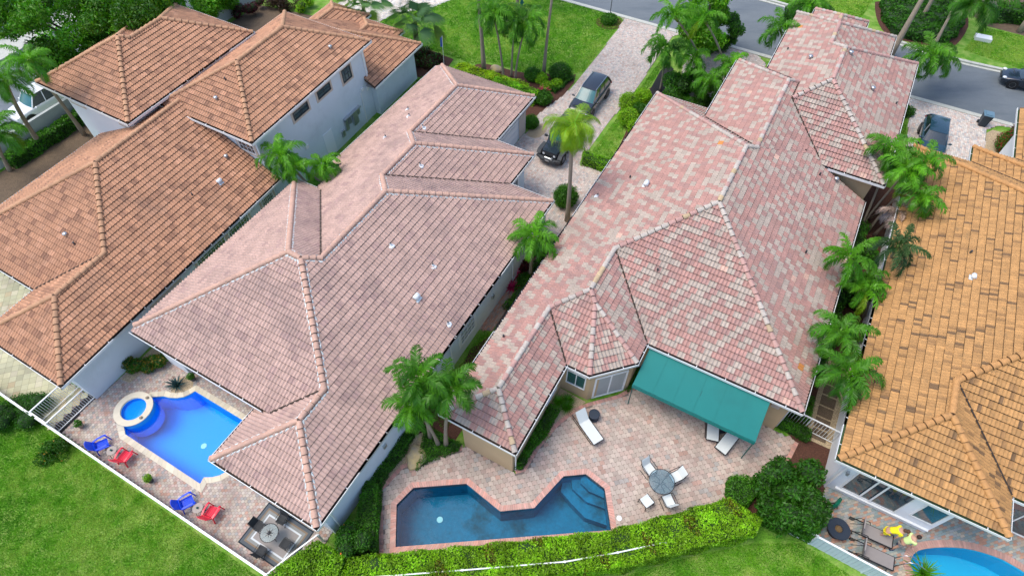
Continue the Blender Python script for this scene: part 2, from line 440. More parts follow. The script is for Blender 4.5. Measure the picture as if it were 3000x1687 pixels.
def build_roof(root, blocks, prm, mats, xf=None, caps=True, gut=True, gmat=None):
    xf = xf or (lambda u, v: (u, v))
    out = dict(q=[], c=[], n=[])
    eps = 1e-4
    def H(p, skip=None):
        best = -1e9
        for b in blocks:
            if b.inside(p): best = max(best, b.h(p))
        return best
    for i, b in enumerate(blocks):
        for k in range(len(b.pl)):
            reg = list(b.foot); la = b.lin(k)
            for l in range(len(b.pl)):
                if l == k: continue
                lb = b.lin(l); reg = clip(reg, lb[0] - la[0], lb[1] - la[1], lb[2] - la[2])
                if len(reg) < 3: break
            if len(reg) < 3: continue
            pieces = [reg]
            for j, o in enumerate(blocks):
                if j == i: continue
                e = eps if j < i else -eps
                hps = list(o.hp)
                for l in range(len(o.pl)):
                    lb = o.lin(l); A = (lb[0] - la[0], lb[1] - la[1], lb[2] - la[2] + e)
                    if abs(A[0]) < 1e-9 and abs(A[1]) < 1e-9:
                        if A[2] >= 0: continue
                        hps = None; break
                    hps.append(A)
                if hps is None: continue
                new = []
                for pc in pieces:
                    rem = pc
                    for A in hps:
                        outp = clip(rem, -A[0], -A[1], -A[2])
                        if len(outp) >= 3 and abs(area(outp)) > 1e-4: new.append(outp)
                        rem = clip(rem, *A)
                        if len(rem) < 3: break
                pieces = new
                if not pieces: break
            tile_face(pieces, b, k, prm, out, xf)
    V = np.concatenate(out['q']); n = np.concatenate(out['n']); c = np.concatenate(out['c'])
    uu, vv = xf(V[:, 0], V[:, 1])
    X = uu * math.cos(YAW) + vv * math.sin(YAW); Y = uu * math.sin(YAW) - vv * math.cos(YAW)
    roof = np_mesh('roof', np.stack([X, Y, V[:, 2]], 1), None, mats['tile'], root, tint=c, loops=np.arange(len(V)), counts=n, world=True)
    def WW(u, v, z): uu, vv = xf(u, v); return W(uu, vv, z)
    # ---- hip and ridge tiles
    cm = MB(); mm = MB()
    for b in blocks:
        for k in range(len(b.pl)):
            for l in range(k + 1, len(b.pl)):
                la, lb = b.lin(k), b.lin(l)
                A = (la[0] - lb[0], la[1] - lb[1], la[2] - lb[2]); g = math.hypot(A[0], A[1])
                if g < 1e-6: continue
                p0 = (-A[0] * A[2] / g ** 2, -A[1] * A[2] / g ** 2); d = (-A[1] / g, A[0] / g)
                lo, hi = -80.0, 80.0
                cons = list(b.hp) + [(b.lin(q_)[0] - la[0], b.lin(q_)[1] - la[1], b.lin(q_)[2] - la[2] + 1e-6) for q_ in range(len(b.pl)) if q_ not in (k, l)]
                ok = True
                for a_, b_, c_ in cons:
                    den = a_ * d[0] + b_ * d[1]; num = a_ * p0[0] + b_ * p0[1] + c_
                    if abs(den) < 1e-9:
                        if num < -1e-5: ok = False
                        continue
                    t = -num / den
                    if den > 0: lo = max(lo, t)
                    else: hi = min(hi, t)
                if not ok or hi - lo < 0.15: continue
                nx, ny = A[0] / g, A[1] / g
                N_ = max(2, int((hi - lo) / 0.08)); run = []
                for q_ in range(N_ + 1):
                    t = lo + (hi - lo) * q_ / N_
                    p = (p0[0] + d[0] * t, p0[1] + d[1] * t); z = b.hk(k, p)
                    pi = (p[0] * .9999 + sum(x[0] for x in b.foot) / len(b.foot) * .0001, p[1] * .9999 + sum(x[1] for x in b.foot) / len(b.foot) * .0001)
                    hh = H(pi)
                    vis = hh <= z + 0.03
                    if vis:
                        e = 0.12
                        s1 = H((pi[0] + nx * e, pi[1] + ny * e)); s2 = H((pi[0] - nx * e, pi[1] - ny * e))
                        if s1 > -100 and s2 > -100 and (s1 + s2) / 2 > z - 0.012: vis = False
                    if vis: run.append((p[0], p[1], z))
                    if (not vis or q_ == N_) and run:
                        if len(run) > 2: ridge_run(cm, mm, run[0], run[-1], prm, WW, H, (nx, ny))
                        run = []
    # ---- valleys: dark channels where two slopes run together
    vm = MB()
    for i, b in enumerate(blocks):
        for j in range(i + 1, len(blocks)):
            o = blocks[j]
            for k in range(len(b.pl)):
                for l in range(len(o.pl)):
                    la, lb = b.lin(k), o.lin(l); A = (la[0] - lb[0], la[1] - lb[1], la[2] - lb[2]); g = math.hypot(A[0], A[1])
                    if g < 1e-6: continue
                    p0 = (-A[0] * A[2] / g ** 2, -A[1] * A[2] / g ** 2); d = (-A[1] / g, A[0] / g); lo, hi = -80.0, 80.0; ok = True
                    for a_, b_, c_ in list(b.hp) + list(o.hp):
                        den = a_ * d[0] + b_ * d[1]; num = a_ * p0[0] + b_ * p0[1] + c_
                        if abs(den) < 1e-9:
                            if num < -1e-5: ok = False
                            continue
                        t = -num / den
                        if den > 0: lo = max(lo, t)
                        else: hi = min(hi, t)
                    if not ok or hi - lo < .3: continue
                    n_ = max(2, int((hi - lo) / .1)); run = []; nx, ny = A[0] / g, A[1] / g
                    for q_ in range(n_ + 1):
                        t = lo + (hi - lo) * q_ / n_; p = (p0[0] + d[0] * t, p0[1] + d[1] * t); z = b.hk(k, p)
                        s1 = H((p[0] + nx * .1, p[1] + ny * .1)); s2 = H((p[0] - nx * .1, p[1] - ny * .1))
                        vis = b.inside(p) and o.inside(p) and abs(b.h(p) - z) < .002 and abs(o.h(p) - z) < .002 and H(p) < z + .01 and s1 > -100 and s2 > -100 and (s1 + s2) / 2 > z + .008
                        if vis: run.append((p[0], p[1], z))
                        if (not vis or q_ == n_) and run:
                            if len(run) > 3:
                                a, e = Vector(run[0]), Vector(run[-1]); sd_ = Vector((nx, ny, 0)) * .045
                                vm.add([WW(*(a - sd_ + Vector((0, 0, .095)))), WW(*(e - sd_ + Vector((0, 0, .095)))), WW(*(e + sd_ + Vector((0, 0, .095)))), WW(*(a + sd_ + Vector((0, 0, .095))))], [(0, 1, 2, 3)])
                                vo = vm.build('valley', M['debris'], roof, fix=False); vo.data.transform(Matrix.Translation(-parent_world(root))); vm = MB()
                            run = []
    caps_o = cm.build('ridge_cap', mats['cap'], roof, smooth=False, world=False, fix=False) if cm.v else None
    if caps_o:
        pw = parent_world(root)
        caps_o.data.transform(Matrix.Translation(-pw))
    if mm.v and mats.get('mortar'):
        mo = mm.build('mortar_bed', mats['mortar'], roof, fix=False); mo.data.transform(Matrix.Translation(-parent_world(root)))
    # ---- eaves: fascia board and white gutter
    gm = MB(); fm = MB(); sf = MB()
    for bi, b in enumerate(blocks):
        cen = (sum(p[0] for p in b.foot) / len(b.foot), sum(p[1] for p in b.foot) / len(b.foot))
        for i in range(len(b.foot)):
            p, q = b.foot[i], b.foot[(i + 1) % len(b.foot)]
            Lg = math.hypot(q[0] - p[0], q[1] - p[1])
            if Lg < .1: continue
            d = ((q[0] - p[0]) / Lg, (q[1] - p[1]) / Lg); o = (d[1], -d[0])
            nn = max(2, int(Lg / .1)); run = []
            for s_ in range(nn + 1):
                x = (p[0] + d[0] * Lg * s_ / nn, p[1] + d[1] * Lg * s_ / nn)
                po = (x[0] + o[0] * .06, x[1] + o[1] * .06); pin = (x[0] - o[0] * .03, x[1] - o[1] * .03)
                z = b.h(pin)
                vis = not any(ob.inside(po) and ob.h(po) > z - .25 for ob in blocks if ob is not b) and (H(pin) <= z + .02)
                if vis: run.append((x[0], x[1], b.h(x)))
                if (not vis or s_ == nn) and run:
                    if len(run) > 2:
                        a, e = run[0], run[-1]
                        level = abs(a[2] - e[2]) < .02
                        A3 = (a[0] - o[0] * .02, a[1] - o[1] * .02, a[2]); E3 = (e[0] - o[0] * .02, e[1] - o[1] * .02, e[2])
                        fm.add([WW(A3[0], A3[1], a[2] - .20), WW(E3[0], E3[1], e[2] - .20), WW(E3[0], E3[1], e[2] + .005), WW(A3[0], A3[1], a[2] + .005)], [(0, 1, 2, 3)])
                        if level and gut:
                            def pt(t, off, dz):
                                base = a if t == 0 else e
                                x_ = (-1 if t == 0 else 1) * .10 * (1 if off > .05 else 0)
                                return WW(base[0] + o[0] * off + d[0] * x_, base[1] + o[1] * off + d[1] * x_, base[2] + dz)
                            pr = [(0.0, -.02), (0.0, -.13), (.115, -.13), (.115, -.005), (.14, -.005), (.14, -.16), (0.0, -.16)]
                            for z_ in range(len(pr) - 1):
                                gm.mi = 1 if z_ in (0, 1) else 0
                                gm.add([pt(0, *pr[z_]), pt(1, *pr[z_]), pt(1, *pr[z_ + 1]), pt(0, *pr[z_ + 1])], [(0, 1, 2, 3)])
                            gm.mi = 0
                            for j_ in range(int(Lg / 1.5)):           # hangers across the trough
                                tt = (j_ + .5) * 1.5
                                hx = (p[0] + d[0] * tt, p[1] + d[1] * tt)
                                if all(min(a[m_], e[m_]) - .01 <= hx[m_] <= max(a[m_], e[m_]) + .01 for m_ in (0, 1)):
                                    gm.add([WW(hx[0] + o[0] * x_ + d[0] * y_, hx[1] + o[1] * x_ + d[1] * y_, a[2] - .012) for x_, y_ in ((0, -.02), (.13, -.02), (.13, .02), (0, .02))], [(0, 1, 2, 3)])
                    run = []
        zs = min(b.h((x[0] * .999 + cen[0] * .001, x[1] * .999 + cen[1] * .001)) for x in b.foot) - .2 + .004 * bi
        sf.add([WW(x[0] * .998 + cen[0] * .002, x[1] * .998 + cen[1] * .002, zs) for x in b.foot], [tuple(range(len(b.foot)))])
    pw = parent_world(root)
    for mb_, nm, mt_ in ((fm, 'fascia', mats['fascia']), (sf, 'soffit', M['soffit'])):
        if mb_.v:
            ob = mb_.build(nm, mt_, root, fix=False); ob.data.transform(Matrix.Translation(-pw))
    if gm.v:
        ob = gm.build('gutter', [M['gutter'], gmat or M['debris']], root, fix=False); ob.data.transform(Matrix.Translation(-pw))
    return roof

def ridge_run(cm, mm, a, b, prm, WW, H, n):
    a = Vector(a); b = Vector(b)
    if b.z < a.z: a, b = b, a
    L = (b - a).length; d = (b - a) / L
    side = Vector((n[0], n[1], 0)); upv = side.cross(d)
    if upv.z < 0: upv = -upv
    step = prm.get('cap', .40); k = max(1, int(round(L / step))); st = L / k
    r0, r1 = prm.get('cr', .135), prm.get('cr', .135) * .80
    for i in range(k):
        s = a + d * (st * i); e = a + d * (st * (i + 1) + .05)
        V = []
        e2 = a + d * (st * (i + 1)); e1 = a + d * (st * (i + 1) - .035)
        for c_, r_, lift in ((s, r0, .060), (e1, r1, .028), (e2, r1, .025)):
            for q in range(9):
                t = math.pi * (-0.08 + 1.16 * q / 8)
                p = c_ + side * (math.cos(t) * r_) + upv * (math.sin(t) * r_ * .85 + lift)
                V.append(p)
        cm.tint = prm['capcolor'](i, a)
        ct = cm.tint
        base = [WW(*p) for p in V]
        F = [(q, q + 1, 9 + q + 1, 9 + q) for q in range(8)]
        cm.add(base, F); cm.tint = tuple(x * .28 for x in ct); cm.add(base[9:], F); cm.tint = tuple(x * .25 for x in ct); cm.add(base[:9], [tuple(range(9))[::-1]])  # cap joints: lap band and open end get their shade from a darker tint
    if prm.get('mortar'):
        for sg in (-1, 1):
            pts = []; m_ = int(L / .1)
            for i in range(m_ + 1):
                p = a + d * (L * i / max(1, m_)) + side * (sg * (r0 + .02 + random.uniform(-.02, .03)))
                z = H((p.x, p.y))
                if z < -100 or abs(z - p.z) > .4: z = p.z - .06
                pts.append(WW(p.x, p.y, z + .02))
            if len(pts) > 2: mm.tube(pts, [random.uniform(.035, .06) for _ in pts], 5)

def walls_obj(name, root, poly, z0, z1, mt, xf=None):
    xf = xf or (lambda u, v: (u, v))
    mb = MB()
    P = [W(*xf(*p), 0) for p in poly]
    mb.prism([(p.x, p.y) for p in P], z0, z1, top=True, bottom=False)
    o = mb.build(name, mt, root); o.data.transform(Matrix.Translation(-parent_world(root)))
    return o
def window(root, p, q, z0, z1, outward, kind='grid', nx=3, nz=2, frame=None, xf=None, name='window', gl=None, fw=.07, surround=None, depth=.05):
    """window in a vertical wall from p to q (u,v); outward = unit (u,v)"""
    xf = xf or (lambda u, v: (u, v))
    a = W(*xf(*p)); b = W(*xf(*q)); o3 = (W(outward[0], outward[1])).normalized()
    d = (b - a); L = d.length; d.normalize()
    def pt(s, z, off): r_ = a + d * s + o3 * off; return Vector((r_.x, r_.y, z))
    pw = parent_world(root)
    def bar(mb, s0, z0_, s1, z1_, off, th):
        P = [pt(s, z, o_) for o_ in (off - .005, off + th) for s, z in ((s0, z0_), (s1, z0_), (s1, z1_), (s0, z1_))]
        mb.add(P, [(0, 1, 2, 3), (7, 6, 5, 4), (0, 4, 5, 1), (1, 5, 6, 2), (2, 6, 7, 3), (3, 7, 4, 0)])
    fr = MB()
    bar(fr, 0, z0, L, z0 + fw, .0, depth); bar(fr, 0, z1 - fw, L, z1, .0, depth)
    bar(fr, 0, z0 + fw, fw, z1 - fw, .0, depth); bar(fr, L - fw, z0 + fw, L, z1 - fw, .0, depth)
    mw = .022 if kind == 'grid' else fw * .8
    for i in range(1, nx): bar(fr, L * i / nx - mw / 2, z0 + fw, L * i / nx + mw / 2, z1 - fw, .0, depth * .7)
    for i in range(1, nz): bar(fr, fw, z0 + (z1 - z0) * i / nz - mw / 2, L - fw, z0 + (z1 - z0) * i / nz + mw / 2, .001, depth * .62)
    if surround:
        w2 = .16
        sm = MB()
        bar(sm, -w2, z0 - w2, L + w2, z0 - .002, .0, .03); bar(sm, -w2, z1 + .002, L + w2, z1 + w2, .0, .03)
        bar(sm, -w2, z0 - .002, -.002, z1 + .002, .0, .03); bar(sm, L + .002, z0 - .002, L + w2, z1 + .002, .0, .03)
    w_ = fr.build(name, frame or M['white'], root); w_.data.transform(Matrix.Translation(-pw))
    gm = MB(); gm.add([pt(fw, z0 + fw, .012), pt(L - fw, z0 + fw, .012), pt(L - fw, z1 - fw, .012), pt(fw, z1 - fw, .012)], [(0, 1, 2, 3)])
    g_ = gm.build('pane', gl or M['glass'], w_, fix=False); g_.data.transform(Matrix.Translation(-pw))
    if surround:
        s_ = sm.build('window_surround', surround, w_); s_.data.transform(Matrix.Translation(-pw))
    return w_
def vent(root, p, kind='cap', slope=None, size=1.0):
    """roof vent at world point p"""
    mb = MB(); p = Vector(p)
    if kind == 'cap':
        mb.tube([p + Vector((0, 0, -.05)), p + Vector((0, 0, .22 * size))], .075 * size, 10)
        mb.ell(p + Vector((0, 0, .24 * size)), (.16 * size, .16 * size, .09 * size), 12, 6)
        mt = M['metal']
    elif kind == 'hood':
        size *= .8
        mb.tube([p + Vector((0, 0, -.05)), p + Vector((0, 0, .2 * size))], .13 * size, 12)
        mb.tube([p + W(-.2 * size, 0, .28 * size), p + W(.2 * size, 0, .28 * size)], .19 * size, 14)
        mb.box(p + Vector((0, 0, .02)), (.5 * size, .5 * size, .05), YAW)
        mt = M['vent_white']
    elif kind == 'pipe':
        mb.tube([p + Vector((0, 0, -.1)), p + Vector((0, 0, .25))], .05, 8)
        mt = M['dark']
    else:                                     # pipe with a splash of white sealant round its foot
        mb.lathe(p, [(.21, -.03), (.19, .03), (.09, .06), (.05, .20), (.045, .2)], 9)
        mt = M['vent_white']
    o = mb.build('roof_vent', mt, root, smooth=(kind in ('cap', 'hood')))
    o.data.transform(Matrix.Translation(-parent_world(root)))
    if kind == 'seal':
        m2 = MB(); m2.tube([p + Vector((0, 0, .1)), p + Vector((0, 0, .26))], .045, 8)
        c_ = m2.build('pipe', M['dark'], o); c_.data.transform(Matrix.Translation(-parent_world(root)))
    return o
def roof_z(blocks, p):
    return max((b.h(p) for b in blocks if b.inside(p)), default=0)
def on_roof(blocks, px, py, xf_inv=None):
    """point of the roof surface seen at survey pixel"""
    for z in np.arange(9.5, 2.0, -.02):
        w = at(px, py, z); p = uv_of(w)
        if xf_inv: p = xf_inv(*p)
        if roof_z(blocks, p) >= z: return w
    return at(px, py, 3)
# ================================================================ the four houses
def colA(ix, iy, k, b):
    h1 = hsh(ix, iy, 1)[:, None]; h2 = hsh(ix, iy, 2)
    c = np.ones((len(h1), 3)) * (0.86 + .26 * h1) * np.array([[1, 1, 1]])
    c[h2 > .86] *= np.array([.72, .70, .72]); c[h2 < .1] *= np.array([1.12, 1.15, 1.2])
    return c
def colB(ix, iy, k, b):
    h1 = hsh(ix, iy, 3)[:, None]; h2 = hsh(ix * .37, iy * 2.0, 4)
    c = np.ones((len(h1), 3)) * (0.88 + .2 * h1); c[h2 > .9] *= np.array([.86, .84, .88])
    return c
def colC(ix, iy, k, b):
    # tiles come in short runs of one colour: cream, rose and mauve
    run = np.floor((ix + np.floor(hsh(iy, iy, 9) * 3)) / 2)
    h = np.where(hsh(ix, iy, 6) > .80, hsh(run, iy, 5), hsh(ix, iy, 7)); h2 = hsh(ix, iy, 8)
    h = np.clip(h + np.where((ix + np.floor(iy / 2)) % 2 < 1, .20, -.20), 0, 1)
    c = np.empty((len(h), 3))
    c[:] = (0.475, 0.395, 0.330)
    c[h < .60] = (0.475, 0.268, 0.228)
    c[h < .14] = (0.42, 0.250, 0.220)
    c[h2 > .9996] = (0.62, 0.26, 0.07)
    c[(h2 > .990) & (h2 < .993)] = (0.66, 0.43, 0.34)
    return c * (0.90 + .2 * hsh(ix, iy, 10))[:, None]
def colD(ix, iy, k, b):
    h1 = hsh(ix, iy, 3)[:, None]; h2 = hsh(ix, iy, 4)
    c = np.ones((len(h1), 3)) * (0.90 + .22 * h1); c[h2 > .955] *= np.array([.38, .40, .5]); c[(h2 > .87) & (h2 < .955)] *= np.array([.68, .68, .72])
    c *= (0.92 + .16 * hsh(np.floor(ix / 2), iy, 5))[:, None]
    return c
def capA(i, a): r_ = random.uniform(.95, 1.15); return (1.0 * r_, 1.06 * r_, 1.02 * r_)
def capB(i, a): r_ = random.uniform(1.0, 1.1); return (1.08 * r_, .98 * r_, .88 * r_)
def capC(i, a):
    h = random.random(); r_ = random.uniform(.92, 1.08)
    c = (.54, .48, .42) if h < .45 else ((.52, .31, .27) if h < .93 else (.56, .42, .25))
    return tuple(x * r_ for x in c)
def capD(i, a): r_ = random.uniform(1.0, 1.15); return (1.05 * r_, 1.0 * r_, 1.0 * r_)
PRM = dict(
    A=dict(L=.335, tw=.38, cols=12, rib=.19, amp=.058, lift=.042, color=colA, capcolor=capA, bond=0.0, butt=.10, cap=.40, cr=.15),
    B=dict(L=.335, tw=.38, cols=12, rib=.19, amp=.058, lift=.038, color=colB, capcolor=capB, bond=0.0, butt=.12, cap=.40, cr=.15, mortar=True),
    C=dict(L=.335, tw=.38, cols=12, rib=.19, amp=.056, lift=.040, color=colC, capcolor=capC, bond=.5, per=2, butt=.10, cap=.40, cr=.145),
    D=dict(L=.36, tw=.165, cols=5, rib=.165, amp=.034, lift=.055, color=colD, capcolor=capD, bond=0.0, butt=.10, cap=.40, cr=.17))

# ---- house C: pink and cream tiles, tan walls
rC = empty('house', W(20, -2), 0, 'tan house with pink and cream mottled tile roof and teal awning behind the dark pool', 'house')
blkC = [
    rect_block(17.83, 38.1, -9.18, 5.98, 3.0, foot=(17.83, 34.6, -9.18, 5.98), skip=('N',), extra=((-1, 0, -38.1, 3.0),)),
    rect_block(14.68, 30, -9.18, -2.0, 3.0, extra=((1 / math.sqrt(2), -1 / math.sqrt(2), (14.68 + 3.80) / math.sqrt(2), 3.0),),
               foot=[(14.68, -9.18), (24, -9.18), (24, -2.0), (16.48, -2.0), (14.68, -3.80)]),
    rect_block(9.34, 24, -9.18, -5.12, 3.0),
    Block([(1, 0, 24, 3.0), (0, 1, -9.18, 3.0), (-1, 0, -38.1, 3.0), (0, -1, -5.98, 3.0)], [(30, -9.18), (38.1, -9.18), (38.1, 1.0), (34.6, 1.5), (30, 1.5)]),
    Block([(0, 1, -8.13, 3.0), (-1, 0, -45.6, 3.0), (0, -1, -5.98, 3.0)], [(30.0, -4.95), (42.3, -4.95), (42.3, 2.5), (30.0, 2.5)]),
    Block([(1, 0, 33.95, 4.6), (0, 1, -3.67, 4.6), (0, -1, -6.4, 4.6), (-1, 0, -48.1, 4.6)], [(33.95, -2.72), (48.1, -2.72), (48.1, 6.4), (33.95, 6.4)]),
    Block([(1, 0, 36, 4.6), (0, 1, -3.67, 4.6), (0, -1, -4.5, 4.6), (-1, 0, -51.0, 4.6)], [(44, -2.72), (51.0, -2.72), (51.0, 4.5), (44, 4.5)]),
    Block([(0, 1, -1.6, 4.6), (0, -1, -2.3, 4.6), (-1, 0, -52.2, 4.6)], [(48, -1.6), (52.2, -1.6), (52.2, 2.3), (48, 2.3)]),
]
# NE hip of the low roof, under the tall garage roof
blkC[0] = Block([(1, 0, 17.83, 3.0), (0, 1, -9.18, 3.0), (0, -1, -5.98, 3.0), (-1, 0, -34.6 - 3.5, 3.0)], [(17.83, -9.18), (34.0, -9.18), (34.0, 5.98), (17.83, 5.98)])
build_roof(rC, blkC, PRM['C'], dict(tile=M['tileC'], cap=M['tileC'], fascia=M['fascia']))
walls_obj('wall', rC, [(9.42, -8.1), (9.42, -5.30), (14.85, -5.30), (14.85, -3.72), (16.55, -2.08), (18.05, -2.08), (18.05, 5.55), (33.4, 5.55), (33.4, -8.7), (15.2, -8.7), (15.2, -8.1)], 0, 2.82, M['stucco_tan'])
walls_obj('wall', rC, [(34.4, -2.2), (34.4, 5.95), (47.6, 5.95), (47.6, 4.1), (50.5, 4.1), (50.5, -2.2), (42, -2.2), (41.9, -4.6), (34.42, -4.6)], 0, 4.42, M['stucco_tan'])
dg = 1 / math.sqrt(2)
window(rC, (14.85, -5.05), (14.85, -3.95), .95, 2.25, (-1, 0), 'plain', 2, 1, gl=M['glass_teal'], fw=.06)
window(rC, (15.05, -3.55), (16.35, -2.25), .05, 2.25, (-dg, dg), 'plain', 2, 1, name='patio_door', gl=M['blind'], fw=.10)
window(rC, (14.2, -5.30), (13.0, -5.30), 1.0, 2.2, (0, 1), 'plain', 1, 1, gl=M['glass_teal'])
window(rC, (18.05, -1.4), (18.05, 3.4), .05, 2.25, (-1, 0), 'plain', 4, 1, name='patio_door', gl=M['glass'])
window(rC, (18.6, 5.55), (19.9, 5.55), .9, 2.2, (0, 1), 'plain', 2, 1)
window(rC, (31.0, 5.55), (32.4, 5.55), .9, 2.2, (0, 1), 'plain', 2, 1)
for (x, y, kd) in ((1892, 545, 'hood'), (1845, 523, 'pipe'), (1750, 577, 'seal'), (1925, 795, 'pipe'), (1475, 988, 'pipe'), (2359, 742, 'pipe'), (2372, 174, 'cap'), (2306, 149, 'pipe'),
                   (2490, 162, 'cap'), (2554, 266, 'cap'), (2623, 308, 'pipe'), (2400, 515, 'pipe'), (2447, 531, 'cap')):
    vent(rC, on_roof(blkC, x, y), kd)

# ---- house B: mauve tiles with mortar lines, pale walls
rB = empty('house', W(15, -18), 0, 'pale house with mauve tile roof beside the bright blue pool', 'house')
cWB = -24.8
blkB = [
    Block([(1, 0, 4.05, 3.0), (0, 1, -26.9, 3.0), (-1, 0, -19.18, 3.0), (0, -1, 10.95, 3.0)], [(5.2, -25.45), (17.95, -25.45), (17.95, -10.95), (5.2, -10.95)]),
    Block([(0, 1, cWB, 3.0), (-1, 0, -24.62, 3.0), (0, -1, 10.95, 3.0)], [(12, -24.2), (24.62, -24.2), (24.62, -10.95), (12, -10.95)]),
    rect_block(2.29, 14, -17.15, -10.95, 3.0),
    Block([(0, 1, cWB, 3.0), (-1, 0, -27.85, 3.0), (0, -1, 14.0, 3.0)], [(18, -24.2), (27.85, -24.2), (27.85, -14.0), (18, -14.0)]),
    Block([(0, 1, cWB, 3.0), (-1, 0, -33.45, 3.0), (0, -1, 16.9, 3.0)], [(20.75, -25.4), (33.45, -25.4), (33.45, -16.9), (20.75, -16.9)]),
]
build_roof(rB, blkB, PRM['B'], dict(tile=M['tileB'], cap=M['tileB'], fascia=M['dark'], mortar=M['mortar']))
walls_obj('wall', rB, [(2.75, -16.7), (2.75, -11.14), (24.2, -11.14), (24.2, -14.4), (27.4, -14.4), (27.4, -17.3), (33.0, -17.3), (33.0, -25.0), (21.1, -25.0), (21.1, -23.8), (17.5, -23.8), (17.5, -25.0), (8.2, -25.0), (8.2, -16.7)], 0, 2.80, M['stucco_blue'])
walls_obj('column', rB, [(5.5, -25.2), (5.5, -23.6), (6.1, -23.6), (6.1, -25.2)], 0, 3.3, M['stucco_white'])
window(rB, (8.2, -24.4), (8.2, -17.4), .05, 2.3, (-1, 0), 'plain', 5, 1, name='patio_door', gl=M['glass'])
window(rB, (14.0, -11.14), (15.5, -11.14), .9, 2.35, (0, 1), 'grid', 4, 4, gl=M['blind'], surround=M['stucco_white'])
window(rB, (24.2, -13.6), (24.2, -12.4), .9, 2.2, (1, 0), 'plain', 2, 1)
window(rB, (25.1, -14.4), (26.5, -14.4), .9, 2.2, (0, 1), 'grid', 4, 3, gl=M['glass'], surround=M['stucco_white'])
window(rB, (19.9, -11.14), (21.1, -11.14), .15, 2.3, (0, 1), 'plain', 1, 1, name='door', gl=M['white'])
# garage door
gd = MB()
for i in range(4):
    gd.add([W(28.1, -17.27, .02 + i * .56), W(31.7, -17.27, .02 + i * .56), W(31.7, -17.27, .55 + i * .56), W(28.1, -17.27, .55 + i * .56)], [(0, 1, 2, 3)])
    gd.add([W(28.1, -17.25, .05 + i * .56), W(31.7, -17.25, .05 + i * .56), W(31.7, -17.25, .52 + i * .56), W(28.1, -17.25, .52 + i * .56)], [(0, 1, 2, 3)])
o = gd.build('garage_door', M['white'], rB, fix=False); o.data.transform(Matrix.Translation(-parent_world(rB)))
o = MB().add([W(31.9, -17.26, .0), W(32.9, -17.26, .0), W(32.9, -17.26, 2.75), W(31.9, -17.26, 2.75)], [(0, 1, 2, 3)]).build('pilaster', M['trim_tan'], rB, fix=False); o.data.transform(Matrix.Translation(-parent_world(rB)))
for (x, y, kd) in ((1199, 343, 'seal'), (1196, 323, 'seal'), (1130, 405, 'seal'), (1240, 376, 'seal'), (1232, 487, 'seal'), (1146, 720, 'seal'), (1269, 780, 'seal'), (1222, 876, 'hood'), (1313, 950, 'seal')):
    vent(rB, on_roof(blkB, x, y), kd)

# ---- house A: two storeys, orange tiles, pale walls
def xA(u, v): return (u, v - .040 * (u - 8.0) * 1.0)
def xAi(u, v): return (u, v + .040 * (u - 8.0))
rA = empty('house', W(15, -35), 0, 'two storey pale house with orange tile roofs at the left', 'house')
blkA1 = [
    Block([(1, 0, 1.4, 3.0), (0, 1, -33.05, 3.0), (0, -1, 26.75, 3.0)], [(1.4, -33.05), (14, -33.05), (14, -26.75), (1.4, -26.75)]),
    Block([(1, 0, 4.6, 3.0), (0, 1, -40.6, 3.0), (0, -1, 26.75, 3.0)], [(4.6, -40.6), (17.95, -40.6), (17.95, -26.75), (4.6, -26.75)]),
]
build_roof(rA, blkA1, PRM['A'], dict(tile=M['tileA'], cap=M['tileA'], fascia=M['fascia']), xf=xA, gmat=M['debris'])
uA = 6.0
blkA2 = [Block([(1, 0, 17.5, uA), (-1, 0, -29.75, uA), (0, 1, -35.2, uA), (0, -1, 27.35, uA)], [(17.5, -35.2), (29.75, -35.2), (29.75, -27.35), (17.5, -27.35)])]
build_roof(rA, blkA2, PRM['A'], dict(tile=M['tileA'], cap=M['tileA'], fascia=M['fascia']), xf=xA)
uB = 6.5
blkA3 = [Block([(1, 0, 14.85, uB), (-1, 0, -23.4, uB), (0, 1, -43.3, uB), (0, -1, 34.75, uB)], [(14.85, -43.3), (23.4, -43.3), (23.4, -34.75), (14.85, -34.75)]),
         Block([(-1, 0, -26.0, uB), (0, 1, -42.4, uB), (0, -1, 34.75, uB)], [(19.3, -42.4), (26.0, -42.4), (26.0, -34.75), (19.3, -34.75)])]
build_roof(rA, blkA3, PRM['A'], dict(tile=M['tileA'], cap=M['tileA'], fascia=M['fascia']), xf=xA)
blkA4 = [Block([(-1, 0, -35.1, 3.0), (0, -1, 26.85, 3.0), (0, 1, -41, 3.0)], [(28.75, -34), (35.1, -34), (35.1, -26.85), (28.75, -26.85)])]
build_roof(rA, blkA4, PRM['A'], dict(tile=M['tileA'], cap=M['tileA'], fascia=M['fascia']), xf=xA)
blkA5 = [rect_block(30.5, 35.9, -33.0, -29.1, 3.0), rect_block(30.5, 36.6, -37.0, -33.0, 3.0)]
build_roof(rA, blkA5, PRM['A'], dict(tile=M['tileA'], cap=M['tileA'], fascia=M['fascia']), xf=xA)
walls_obj('wall', rA, [(1.95, -32.4), (1.95, -27.2), (17.6, -27.2), (17.6, -40.0), (5.2, -40.0), (5.2, -32.4)], 0, 2.8, M['stucco_blue'], xA)
walls_obj('wall', rA, [(18.0, -34.6), (18.0, -27.75), (29.3, -27.75), (29.3, -34.6)], 0, 5.82, M['stucco_blue'], xA)
walls_obj('wall', rA, [(15.35, -42.0), (15.35, -35.35), (25.4, -35.35), (25.4, -42.0)], 0, 6.32, M['stucco_white'], xA)
walls_obj('wall', rA, [(29.32, -34.0), (29.32, -27.3), (34.6, -27.3), (34.6, -34.0)], 0, 2.8, M['stucco_blue'], xA)
